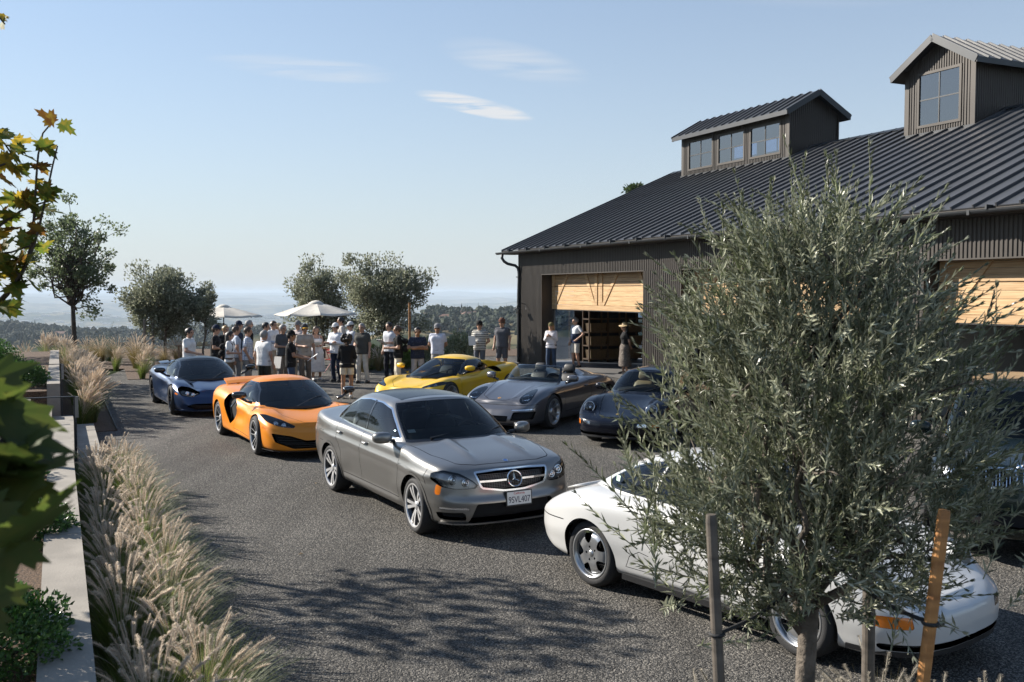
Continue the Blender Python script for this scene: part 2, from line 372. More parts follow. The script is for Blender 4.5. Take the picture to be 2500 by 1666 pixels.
# ---- left terrace: planting bed beside the court, long steps, wall, upper level
def prism(name, abpts, z0, z1, mt, parent=None, kind=None):
    n = len(abpts); P = [ab(*p) for p in abpts]; V = [(x, y, z0) for x, y in P] + [(x, y, z1) for x, y in P]
    o = obj(name, V, [tuple(range(n))[::-1], tuple(range(n, 2 * n))] + [(i, (i + 1) % n, (i + 1) % n + n, i + n) for i in range(n)], mt, parent)
    if kind: o['kind'] = kind
    return o
def abrect(a0, a1, b0, b1): return [(a0, b0), (a0, b1), (a1, b1), (a1, b0)]
UP = .92
prism('planting_bed', abrect(-6, 15.35, .14, 1.02), -.05, .012, M['mulch'], kind='structure')
prism('planting_bed', abrect(20.75, 33.0, -.2, 1.02), -.05, .012, M['mulch'], kind='structure')
prism('upper_terrace', abrect(-6, 15.35, -14, -.13), -.05, UP - .12, M['mulch'], kind='structure')
prism('upper_terrace', abrect(21.2, 35.5, -6.5, -.22), -.05, UP - .12, M['mulch'], kind='structure')
prism('upper_landing', abrect(15.35, 21.2, -14, -1.2), -.05, UP, M['concrete'], kind='structure')
w = empty('concrete_wall', (*ab(4, 0), 0), 0, 'long low board-marked concrete wall at the left beside the plumed grass', 'wall')
for k, (a0, a1) in enumerate([(-6, 1.2), (1.215, 4.6), (4.615, 8.0), (8.015, 11.4), (11.415, 15.30)]):
    o = prism('wall_block', abrect(a0, a1, -.125, .13), -.05, UP, M['concrete']); o.parent = w; o.matrix_parent_inverse = w.matrix_world.inverted(); o.location = -w.location
w2 = empty('concrete_wall', (*ab(26, 0), 0), 0, 'far low concrete wall beyond the steps, half hidden by grass', 'wall')
for a0, a1 in [(21.2, 25.0), (25.015, 29.0), (29.015, 33.5)]:
    o = prism('wall_block', abrect(a0, a1, -.215, .02), -.05, UP + .02, M['concrete']); o.parent = w2; o.location = -w2.location
st = empty('garden_steps', (*ab(18, 0), 0), 0, 'broad concrete steps rising left from the gravel court', 'steps')
for k in range(5):
    o = prism('step', abrect(15.36, 20.74 if k else 20.70, .60 - k * .36 - .36, .60 - k * .36 - (.004 * k)), -.05 - .001 * k, .175 * (k + 1), M['concrete']); o.parent = st; o.location = -st.location
# steel edging
for a0, a1, lab in ((-6, 15.3, 'thin steel edging strip along the near grass bed'), (20.75, 33, 'thin steel edging strip along the far grass bed')):
    o = prism('steel_edging', abrect(a0, a1, 1.02, 1.028), -.04, .05, M['black_metal']); tag(o, lab, 'edging')
# handrails: flat bar posts with a rail going up the steps
def rail(name, a, b, z0, h, lab, run=1.75):
    x, y = ab(a, b); e = empty(name, (x, y, z0), math.atan2(BX[1], BX[0]), lab, 'handrail')
    MB().box(-.02, .02, -.012, .012, 0, h).obj('post', M['black_metal'], e)
    MB().box(-.0, .045, -.02, .02, h - .30, h).obj('post_cap_plate', pm('steel_plate', (.22, .21, .20), .5, metal=.6), e)
    mb = MB(); mb.bar((0, 0, h), (-run, 0, h + .0), .045, .014); mb.obj('top_rail', M['black_metal'], e)
    MB().box(-run * .62 - .012, -run * .62 + .012, -.01, .01, .30, h).obj('post', M['black_metal'], e)
    MB().box(-run - .012, -run + .012, -.01, .01, .50, h).obj('post', M['black_metal'], e)
rail('handrail', 15.15, .20, .0, 1.26, 'near dark steel handrail with a pale end plate at the steps')
rail('handrail', 21.25, .05, .0, 1.32, 'far dark steel handrail at the top side of the steps')
# a few fallen stones and leaves on the court
st_m = pm('pale_stone', (.30, .22, .15), .9, vary=(20, .3), bump=(40, .6))
V, F = sphere((0, 0, 0), 1, 9, 6); V = V * (1 + .18 * np.sin(V[:, [1]] * 7 + V[:, [0]] * 5)); V *= [.10, .075, .06]
o = obj('border_stone', V, F, st_m, smooth=False); o.location = (-4.52, 12.3, .04); tag(o, 'small pale stone at the edge of the near grass bed', 'stone')
lf = pm('dry_leaf', (.55, .42, .25), .8)
rl = np.random.default_rng(3); spots = [(-.55, 10.6), (.35, 11.9), (-2.2, 10.1), (-.9, 8.5), (-1.4, 9.0), (-5.6, 20.3), (-7.9, 26.5), (-2.8, 13.9), (1.6, 6.6), (-.2, 7.6)]
V, T = [], []
for x, y in spots:
    a = rl.uniform(0, 6.28); s_ = rl.uniform(.02, .045); c, q = math.cos(a) * s_, math.sin(a) * s_; b = len(V)
    V += [(x - c, y - q, .006), (x + q * .5, y - c * .5, .018), (x + c, y + q, .008), (x - q * .5, y + c * .5, .022)]; T += [(b, b + 1, b + 2, b + 3)]
o = obj('fallen_leaves', V, T, lf); tag(o, 'scattered pale dry leaves lying on the gravel', 'leaves', kind='stuff')
# ---- air
hz = MB().box(-30000, 30000, -20000, 41500, -292, 60).obj('haze', None); hz['kind'] = 'stuff'; tag(hz, 'pale blue haze over the valley', 'haze')
hm = bpy.data.materials.new('haze_air'); hm.use_nodes = True; hn = hm.node_tree.nodes; hn.clear()
ho = hn.new('ShaderNodeOutputMaterial'); hv = hn.new('ShaderNodeVolumePrincipled'); hv.inputs['Color'].default_value = (.74, .87, 1.0, 1); hv.inputs['Density'].default_value = .00008; hv.inputs['Anisotropy'].default_value = 0.0
hm.node_tree.links.new(hv.outputs[0], ho.inputs['Volume']); hz.data.materials.append(hm)
# ================================================================ the dark barn
BL = 31.0
bn = empty('barn_building', (.285, 37.78, 0), math.atan2(-.9071, .4210), 'long dark corrugated metal barn with standing-seam roof and timber garage doors', 'building')
M['siding'] = pm('brown_black_siding', (.047, .040, .034), .5, metal=.2, vary=(1.2, .12), spec=.4)
M['roofing'] = pm('black_roof_metal', (.072, .074, .079), .42, metal=.25, vary=(.9, .15), spec=.5)
M['fascia'] = pm('slate_fascia', (.030, .033, .037), .45, metal=.3, vary=(2, .1))
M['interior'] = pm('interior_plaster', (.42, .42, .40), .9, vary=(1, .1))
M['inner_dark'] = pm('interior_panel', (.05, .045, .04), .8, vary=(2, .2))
def wood(name, c1, c2, sc_=1.0):
    m, nt, n, l, b = nmat(name); tc = n.new('ShaderNodeTexCoord'); mp = n.new('ShaderNodeMapping'); mp.inputs['Scale'].default_value = (.9 * sc_, 14 * sc_, 22 * sc_); l.new(tc.outputs['Object'], mp.inputs[0])
    t = n.new('ShaderNodeTexNoise'); t.inputs['Scale'].default_value = 1.6; t.inputs['Detail'].default_value = 9; t.inputs['Distortion'].default_value = .6; l.new(mp.outputs[0], t.inputs['Vector'])
    rp = n.new('ShaderNodeValToRGB'); l.new(t.outputs[0], rp.inputs[0]); e = rp.color_ramp.elements; e[0].position = .32; e[0].color = (*c2, 1); e[1].position = .60; e[1].color = (*c1, 1)
    oi = n.new('ShaderNodeObjectInfo'); mr = n.new('ShaderNodeMapRange'); mr.inputs['To Min'].default_value = .78; mr.inputs['To Max'].default_value = 1.15; l.new(oi.outputs['Random'], mr.inputs[0])
    hs = n.new('ShaderNodeHueSaturation'); l.new(mr.outputs[0], hs.inputs['Value']); l.new(rp.outputs[0], hs.inputs['Color']); l.new(hs.outputs[0], b.inputs['Base Color']); b.inputs['Roughness'].default_value = .55
    bp = n.new('ShaderNodeBump'); bp.inputs['Strength'].default_value = .25; bp.inputs['Distance'].default_value = .01; l.new(t.outputs[0], bp.inputs['Height']); l.new(bp.outputs[0], b.inputs['Normal']); return m
M['cedar'] = wood('honey_cedar', (.50, .335, .175), (.36, .21, .09)); M['shelfwood'] = wood('shelf_wood', (.25, .14, .06), (.14, .07, .03)); M['teak'] = wood('teak', (.30, .19, .11), (.18, .11, .06))
def corrug(name, u0, u1, zf, zt, parent, v=0.0, axis='u', per=.1, amp=.021, flip=False, mt=None):
    """ribbed sheet from z=zf to zt (numbers or functions) with real corrugation"""
    k = max(1, int(round((u1 - u0) / per))); us, dv = [], []
    for i in range(k):
        for fr, d in ((0, 0), (.18, 0), (.32, 1), (.68, 1), (.82, 0)): us.append(u0 + (i + fr) / k * (u1 - u0)); dv.append(d)
    us.append(u1); dv.append(0); V = []
    fz = zf if callable(zf) else (lambda q: zf); ft = zt if callable(zt) else (lambda q: zt)
    for u, d in zip(us, dv):
        w_ = v + (-amp if not flip else amp) * d
        for z in (fz(u), ft(u)): V.append((u, w_, z) if axis == 'u' else (w_, u, z))
    n = len(us); F = [(2 * i, 2 * i + 2, 2 * i + 3, 2 * i + 1) for i in range(n - 1)]
    return obj(name, V, F, mt or M['siding'], parent)
DOORS = [(1.95, 8.83), (10.82, 17.7), (19.44, 26.3)]; HD = 3.37; EV = 4.42; SL = .43
roofz = lambda v: 4.33 + SL * (v + .5)
rdg_v = 7.42; rdg = roofz(rdg_v)
# front wall sheets between the doors and one band above
segs = [(0.0, 1.95), (8.83, 10.82), (17.7, 19.44), (26.3, BL)]
for a, b in segs: corrug('wall_sheet', a, b, 0.0, HD + .02, bn)
corrug('wall_sheet', 0.0, BL, HD + .02, EV + .1, bn)
# gable end (far) with two openings, back and near end walls
ge = obj('gable_wall', *(lambda P: (P, [(0, 1, 2, 3), (4, 5, 6, 7), (8, 9, 10, 11, 12)]))([(0, .02, 0), (0, 1.25, 0), (0, 1.25, 4.5), (0, .02, 4.5), (0, 2.45, 0), (0, 5.3, 0), (0, 5.3, 4.5), (0, 2.45, 4.5), (0, 7.2, 0), (0, 14.8, 0), (0, 14.8, 4.5), (0, 7.2, 4.5), (0, 7.2, 4.4)]), M['siding'], bn)
obj('gable_wall', [(0, .02, 2.9), (0, 14.8, 2.9), (0, 14.8, 4.5), (0, rdg_v, rdg - .05), (0, .02, 4.5)], [(0, 1, 2, 3, 4)], M['siding'], bn)
obj('back_wall', [(0, 14.8, 0), (BL, 14.8, 0), (BL, 14.8, 4.6), (0, 14.8, 4.6)], [(0, 1, 2, 3)], M['interior'], bn)
obj('end_wall', [(BL, 0, 0), (BL, 14.8, 0), (BL, 14.8, 4.5), (BL, rdg_v, rdg - .05), (BL, 0, 4.5)], [(0, 1, 2, 3, 4)], M['siding'], bn)
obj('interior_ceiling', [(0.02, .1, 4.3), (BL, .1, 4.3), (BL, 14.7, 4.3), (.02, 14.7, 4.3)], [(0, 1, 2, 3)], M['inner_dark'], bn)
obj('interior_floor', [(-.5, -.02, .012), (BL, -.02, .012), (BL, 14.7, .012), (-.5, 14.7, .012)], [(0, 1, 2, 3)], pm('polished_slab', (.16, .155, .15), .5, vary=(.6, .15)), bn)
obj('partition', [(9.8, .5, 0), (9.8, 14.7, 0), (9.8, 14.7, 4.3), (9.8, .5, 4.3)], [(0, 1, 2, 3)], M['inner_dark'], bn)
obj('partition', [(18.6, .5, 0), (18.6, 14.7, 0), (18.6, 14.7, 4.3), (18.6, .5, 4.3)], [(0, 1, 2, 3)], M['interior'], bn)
MB().box(-.035, .035, -.035, .06, 0, EV).obj('corner_trim', M['siding'], bn)
# jambs, door leaves
for a, b in DOORS:
    MB().box(a - .02, a + .0, -.03, .48, 0, HD).obj('door_jamb', M['siding'], bn); MB().box(b, b + .02, -.03, .48, 0, HD).obj('door_jamb', M['siding'], bn); MB().box(a - .02, b + .02, -.03, .48, HD, HD + .03).obj('door_head', M['siding'], bn)
    d = empty('garage_door'); d.parent = bn; d.location = (a, .42, 0); w_ = b - a; zb_ = 2.12
    pl = 0.146; z = zb_ + .165
    secs = [(zb_ + .17, 2.93), (2.945, 3.75)]
    for z0, z1 in secs:
        k = int(round((z1 - z0) / pl))
        for i in range(k):
            q0 = z0 + (z1 - z0) * i / k; q1 = z0 + (z1 - z0) * (i + 1) / k
            MB().box(.10, w_ - .10, .0, .035, q0 + .003, q1 - .003).obj('plank', M['cedar'], d)
    MB().box(.02, w_ - .02, -.028, .035, zb_, zb_ + .165).obj('bottom_rail', M['cedar'], d)
    for c in (.11, w_ / 2 - .17, w_ / 2 + .17, w_ - .11):
        for z0, z1 in ((zb_ + .168, 2.93), (2.945, 3.7)): MB().box(c - (.09 if .2 < c < w_ - .2 else .085), c + .085, -.03, -.001, z0, z1).obj('stile', M['cedar'], d)
    for h0 in (0, w_ / 2):
        for (x0, z0, x1, z1) in ((.28, zb_ + .17, 1.50, 3.7), (w_ / 2 - .30, zb_ + .17, w_ / 2 - 1.10, 3.7)):
            xm = x0 + (x1 - x0) * (2.93 - z0) / (z1 - z0); xn = x0 + (x1 - x0) * (2.945 - z0) / (z1 - z0)
            for (p0, q0, p1, q1) in ((x0, z0, xm, 2.93), (xn, 2.945, x1, z1)):
                hw = .09; V = [(h0 + p0 - hw, -.027, q0), (h0 + p0 + hw, -.027, q0), (h0 + p1 + hw, -.027, q1), (h0 + p1 - hw, -.027, q1)]; V += [(x, -.001, z) for x, _, z in V]
                obj('brace', V, [(0, 1, 2, 3), (0, 4, 5, 1), (1, 5, 6, 2), (2, 6, 7, 3), (3, 7, 4, 0)], M['cedar'], d)
    MB().box(0, w_, -.03, .04, zb_ - .03, zb_ - .002).obj('weather_seal', M['black_plastic'], d)
    MB().box(.0, .05, .06, .10, .3, 2.1).obj('door_track', pm('steel', (.4, .42, .43), .4, metal=.8), d); MB().box(w_ - .05, w_, .06, .10, .3, 2.1).obj('door_track', M['black_metal'], d)
# roof: each pan a part of its own, ribs standing
rf = empty('roof'); rf.parent = bn
ang = math.atan(SL); ln = (rdg_v + .5) / math.cos(ang); pw = .50
mb = MB(); mb.m = 0; mb.box(.0, pw - .002, 0, ln, -.02, .0); mb.box(-.016, .016, -.01, ln, -.02, .055); pan = mb.mesh('roof_panel', M['roofing'])
nP = int((BL + 1.0) / pw)
for i in range(nP): inst('roof_panel', pan, rf, (-.5 + i * pw, -.5, 4.33), (ang, 0, 0))
obj('back_slope', [(-.5, rdg_v, rdg), (BL + .5, rdg_v, rdg), (BL + .5, 15.3, 4.33), (-.5, 15.3, 4.33)], [(0, 1, 2, 3)], M['roofing'], rf)
mb = MB(); mb.bar((-.52, rdg_v - .12, rdg - .02), (BL + .5, rdg_v - .12, rdg - .02), .26, .03, up=(0, -SL, 1)); mb.bar((-.52, rdg_v + .12, rdg - .02), (BL + .5, rdg_v + .12, rdg - .02), .26, .03, up=(0, SL, 1)); mb.obj('ridge_cap', M['fascia'], rf)
mb = MB(); mb.bar((-.52, -.5, 4.27), (-.52, rdg_v, rdg - .06), .03, .16); mb.obj('rake_trim', M['fascia'], rf)
MB().box(-.5, BL + .5, -.50, .05, 4.18, 4.30).obj('soffit', M['siding'], rf)
# gutter and its downpipe
an = np.linspace(0, math.pi, 9); gv = [(-.565 - .075 * math.cos(a), 4.27 - .085 * math.sin(a)) for a in an] + [(-.565 + .067 * math.cos(a), 4.27 - .077 * math.sin(a)) for a in an]
V = [(-.85, v, z) for v, z in gv] + [(BL + .4, v, z) for v, z in gv]; m_ = len(gv)
obj('gutter', V, [(i, (i + 1) % m_, (i + 1) % m_ + m_, i + m_) for i in range(m_)] + [tuple(range(m_))], M['fascia'], bn, smooth=False)
for u in np.arange(.4, BL, 1.5): MB().box(u - .02, u + .02, -.66, -.48, 4.26, 4.345).obj('gutter_strap', M['fascia'], bn)
for u in np.arange(3.0, BL, 3.0): MB().box(u - .03, u + .03, -.645, -.635, 4.18, 4.275).obj('gutter_joint', M['fascia'], bn)
mb = MB(); mb.tube(spline([(-.35, -.565, 4.20), (-.35, -.57, 4.02), (-.22, -.42, 3.84), (-.02, -.12, 3.74), (.08, -.08, 3.6), (.08, -.08, 2.5), (.08, -.08, .05)], 30), .055, 12); mb.obj('downpipe', M['black_metal'], bn, smooth=True)
for z in (3.3, 1.9, .6): MB().box(.0, .16, -.145, .0, z, z + .04).obj('pipe_strap', M['black_metal'], bn)
# cupolas
def window(parent, u0, u1, z0, z1, v, nx=2, nz=2, face=-1):
    wn_ = empty('window'); wn_.parent = parent; f = .075
    for (a, b, c, d) in ((u0, u1, z0 - .0, z0 + f), (u0, u1, z1 - f, z1), (u0, u0 + f, z0 + f, z1 - f), (u1 - f, u1, z0 + f, z1 - f)): MB().box(a, b, v - .035, v + .03, c, d).obj('frame', M['siding'], wn_)
    ia, ib, ic, id_ = u0 + f, u1 - f, z0 + f, z1 - f; t = .018
    MB().box((ia + ib) / 2 - t, (ia + ib) / 2 + t, v - .015, v + .02, ic, id_).obj('mullion', M['fascia'], wn_); MB().box(ia, ib, v - .013, v + .018, (ic + id_) / 2 - t, (ic + id_) / 2 + t).obj('mullion', M['fascia'], wn_)
    for i in range(2):
        for j in range(2):
            a, b = (ia, (ia + ib) / 2 - t) if i == 0 else ((ia + ib) / 2 + t, ib); c, d = (ic, (ic + id_) / 2 - t) if j == 0 else ((ic + id_) / 2 + t, id_)
            obj('pane', [(a, v, c), (b, v, c), (b, v, d), (a, v, d)], [(0, 1, 2, 3)], M['pane'], wn_)
M['pane'] = glass_mat('window_pane', (.42, .52, .68), .95, ior=2.9)
def gabled(name, u0, u1, v0, v1, zt, ridge_z, along, wins, oh=.32, ohg=.30):
    cp = empty(name); cp.parent = bn; cu_, cv_ = (u0 + u1) / 2, (v0 + v1) / 2
    zr = lambda v: roofz(min(v, 2 * rdg_v - v)) - .05
    def cut(a, b, axis, fixed, wl_):
        """ribbed wall with window openings"""
        edges = sorted(set([a, b] + [q for w_ in wl_ for q in w_[:2]]))
        for p, q in zip(edges[:-1], edges[1:]):
            hit = [w_ for w_ in wl_ if w_[0] <= p + 1e-6 and w_[1] >= q - 1e-6]
            top = (lambda s_: zt) if (axis == 'u') == (along == 'u') else (lambda s_: zt + (ridge_z - zt - .12) * (1 - abs(s_ - (cv_ if along == 'u' else cu_)) / ((v1 - v0) / 2 if along == 'u' else (u1 - u0) / 2)))
            bot = (lambda s_: zr(fixed)) if axis == 'u' else (lambda s_: zr(s_))
            flip = (axis == 'u' and fixed > cv_) or (axis == 'v' and fixed > cu_)
            for zl, zh in ([(bot, lambda s_: hit[0][2]), (lambda s_: hit[0][3], top)] if hit else [(bot, top)]): corrug('ribbed_wall', p, q, zl, zh, cp, v=fixed, axis=axis, per=.085, amp=.02, flip=flip)
    cut(u0, u1, 'u', v0, wins); cut(u0, u1, 'u', v1, wins); cut(v0, v1, 'v', u0, []); cut(v0, v1, 'v', u1, [])
    for u in (u0, u1):
        for v in (v0, v1): MB().box(u - .07 if u == u0 else u - .09, u + .09 if u == u0 else u + .07, v - .03 if v == v0 else v - .02, v + .02 if v == v0 else v + .03, zr(v), zt).obj('corner_trim', M['siding'], cp)
    for w_ in wins:
        window(cp, *w_, v0); window(cp, *w_, v1)
    MB().box(u0 - .12, u1 + .12, v0 - .06, v0 + .0, zr(v0) - .0, zr(v0) + .075).obj('base_flashing', M['fascia'], cp)
    r_ = empty('cupola_roof'); r_.parent = cp
    # two slopes made of pans
    if along == 'u': half, run0, run1 = (v1 - v0) / 2 + oh, u0 - ohg, u1 + ohg
    else: half, run0, run1 = (u1 - u0) / 2 + oh, v0 - ohg, v1 + ohg
    sl = (ridge_z - zt) / ((half - oh)) * .9; rz = ridge_z; a_ = math.atan(sl); L_ = half / math.cos(a_); n_ = int(round((run1 - run0) / .45)); w_ = (run1 - run0) / n_
    m2 = MB(); m2.box(0, w_ - .002, -L_, 0, -.03, 0); m2.box(-.015, .015, -L_, 0, 0, .05); pan2 = m2.mesh('roof_panel', M['roofing'])
    for i in range(n_):
        for s_ in (1, -1):
            if along == 'u': inst('roof_panel', pan2, r_, (run0 + (i if s_ > 0 else i + 1) * w_, cv_, rz), (a_, 0, 0) if s_ > 0 else (a_, 0, math.pi))
            else: inst('roof_panel', pan2, r_, (cu_, run0 + (i + 1 if s_ > 0 else i) * w_, rz), (a_, 0, -math.pi / 2) if s_ > 0 else (a_, 0, math.pi / 2))
    ez = rz - sl * half
    for e_ in (run0, run1):
        for s_ in (1, -1):
            m3 = MB(); p, q = ((e_, cv_, rz - .065), (e_, cv_ + s_ * half, ez - .065)) if along == 'u' else ((cu_, e_, rz - .065), (cu_ + s_ * half, e_, ez - .065)); m3.bar(p, q, .035, .19); m3.obj('barge_board', M['fascia'], r_)
    for s_ in (1, -1):
        m3 = MB(); p, q = ((run0, cv_ + s_ * half, ez - .07), (run1, cv_ + s_ * half, ez - .07)) if along == 'u' else ((cu_ + s_ * half, run0, ez - .07), (cu_ + s_ * half, run1, ez - .07)); m3.bar(p, q, .03, .15); m3.obj('eave_fascia', M['fascia'], r_)
        m3 = MB(); hs = half - oh
        P = [(run0, cv_ + s_ * half, ez - .13), (run1, cv_ + s_ * half, ez - .13), (run1, cv_ + s_ * hs, ez - .06 + sl * oh), (run0, cv_ + s_ * hs, ez - .06 + sl * oh)] if along == 'u' else [(cu_ + s_ * half, run0, ez - .13), (cu_ + s_ * half, run1, ez - .13), (cu_ + s_ * hs, run1, ez - .06 + sl * oh), (cu_ + s_ * hs, run0, ez - .06 + sl * oh)]
        m3.add(P, [(0, 1, 2, 3)]); m3.obj('eave_soffit', M['siding'], r_)
    return cp
gabled('cupola', 1.65, 7.80, 6.36, 8.48, 8.93, 9.58, 'u', [(2.02, 3.63, 7.46, 8.62), (3.90, 5.50, 7.46, 8.60), (5.77, 7.44, 7.46, 8.60)])
gabled('cupola', 13.04, 15.31, 6.20, 9.6, 9.06, 9.82, 'v', [(13.42, 14.93, 7.38, 8.93)], oh=.33, ohg=.32)
# caged wall lamp
lp = empty('wall_lamp', (0, 0, 0)); lp.parent = bn; lp.location = (.62, -.02, 2.12)
mb = MB(); mb.lathe([(.001, 0), (.06, 0), (.06, .02), (.001, .025)], 12, axis='y'); mb.tube(spline([(0, -.02, .16), (0, -.2, .20), (0, -.34, .16), (0, -.36, .06)], 12), .014, 8); mb.obj('bracket', M['black_metal'], lp)
mb = MB(); mb.lathe([(.03, .10), (.045, .05), (.05, .02), (.17, -.02), (.175, -.03), (.05, .0)], 20, (0, -.36, 0)); mb.obj('shade', M['black_metal'], lp, smooth=True)
V, F = lathe_arrays([(.045, -.01), (.05, -.08), (.04, -.14), (.001, -.165)], 14); obj('globe', V + [0, -.36, 0], F, glass_mat('lamp_glass', (.85, .88, .9), .9), lp, smooth=True)
mb = MB()
for k in range(6):
    t = k * math.pi / 3; mb.tube([(.058 * math.cos(t), -.36 + .058 * math.sin(t), -.01), (.06 * math.cos(t), -.36 + .06 * math.sin(t), -.11), (.02 * math.cos(t), -.36 + .02 * math.sin(t), -.18)], .004, 5)
mb.obj('cage', M['black_metal'], lp)
MB().box(1.35, 1.43, -.03, .0, .42, .54).obj('wall_socket', M['fascia'], bn)
# glazed doors in the far gable
for v0, v1 in ((1.25, 2.45), (5.3, 7.2)):
    MB().box(-.03, .03, v0, v0 + .06, 0, 2.9).obj('gable_door_frame', M['black_metal'], bn); MB().box(-.03, .03, v1 - .06, v1, 0, 2.9).obj('gable_door_frame', M['black_metal'], bn)
    obj('gable_pane', [(0, v0 + .06, .1), (0, v1 - .06, .1), (0, v1 - .06, 2.9), (0, v0 + .06, 2.9)], [(0, 1, 2, 3)], M['pane'], bn)
# shelf unit with baskets standing against the gable wall
def bloc(u, v, z=0): p = np.array([.285, 37.78]) + np.array([.4210, -.9071]) * u + np.array([.9071, .4210]) * v; return (float(p[0]), float(p[1]), z)
BR = math.atan2(-.9071, .4210)
sh = empty('storage_shelf', bloc(.3, 2.6), BR, 'dark wooden shelf unit with rows of baskets inside the first garage', 'shelf')
for z in (.10, .62, 1.14, 1.66, 2.15): MB().box(0, .55, 0, 2.5, z, z + .05).obj('shelf_board', M['shelfwood'], sh)
for v in (0, .83, 1.66, 2.46): MB().box(.0, .05, v, v + .05, 0, 2.2).obj('upright', M['shelfwood'], sh); MB().box(.50, .55, v, v + .05, 0, 2.2).obj('upright', M['shelfwood'], sh)
bk = MB()
V0 = [(-.2, -.33, 0), (.2, -.33, 0), (.2, .33, 0), (-.2, .33, 0), (-.24, -.36, .33), (.24, -.36, .33), (.24, .36, .33), (-.24, .36, .33), (-.21, -.33, .33), (.21, -.33, .33), (.21, .33, .33), (-.21, .33, .33), (-.19, -.3, .08), (.19, -.3, .08), (.19, .3, .08), (-.19, .3, .08)]
bk.add(V0, [(3, 2, 1, 0)] + [(i, (i + 1) % 4, 4 + (i + 1) % 4, 4 + i) for i in range(4)] + [(4 + i, 4 + (i + 1) % 4, 8 + (i + 1) % 4, 8 + i) for i in range(4)] + [(8 + i, 8 + (i + 1) % 4, 12 + (i + 1) % 4, 12 + i) for i in range(4)] + [(12, 13, 14, 15)])
bme = bk.mesh('basket', pm('wicker', (.26, .15, .06), .8, vary=(30, .4), bump=(60, .8)))
lev = ['second lowest', 'middle', 'upper']; col_ = ['left', 'centre', 'right']
for i, z in enumerate((.67, 1.19, .15)):
    for j in range(3):
        o = inst('basket', bme, None, bloc(.60, 2.6 + .44 + j * .83, z + .003), (0, 0, BR)); tag(o, f'{col_[j]} wicker basket on the {["middle", "upper", "bottom"][i]} board of the garage shelf', 'basket', 'wicker baskets in the garage')
# ================================================================ car builder
def chaikin(P, it=2):
    """round the corners of a polygon by a small fillet"""
    P = np.array(P, float); r = (0, .022, .05)[it]; out = []
    for a, b, c in zip(np.roll(P, 1, 0), P, np.roll(P, -1, 0)):
        u, v = a - b, c - b; lu, lv = np.linalg.norm(u), np.linalg.norm(v); q = min(r, lu * .4, lv * .4); p0, p2 = b + u / lu * q, b + v / lv * q
        for t in (0, .25, .5, .75, 1): out.append((1 - t) ** 2 * p0 + 2 * t * (1 - t) * b + t * t * p2)
    return np.array(out)
def seg_dist(X, A, B):
    d = B - A; t = np.clip(((X[:, None] - A) * d).sum(-1) / np.maximum((d * d).sum(-1), 1e-12), 0, 1)
    return np.linalg.norm(X[:, None] - A - t[..., None] * d, axis=-1)
def sdf_poly(X, poly):
    A = np.array(poly, float); B = np.roll(A, -1, 0)
    dist = seg_dist(X, A, B).min(1)
    y = X[:, 1][:, None]; x = X[:, 0][:, None]
    cr = (A[:, 1] > y) != (B[:, 1] > y)
    with np.errstate(all='ignore'): xi = A[:, 0] + (y - A[:, 1]) * (B[:, 0] - A[:, 0]) / (B[:, 1] - A[:, 1])
    ins = (cr & (x < xi)).sum(1) % 2 == 1
    return np.where(ins, -dist, dist)
def sdf_line(X, pts, w):
    A = np.array(pts[:-1], float); B = np.array(pts[1:], float)
    return seg_dist(X, A, B).min(1) - w
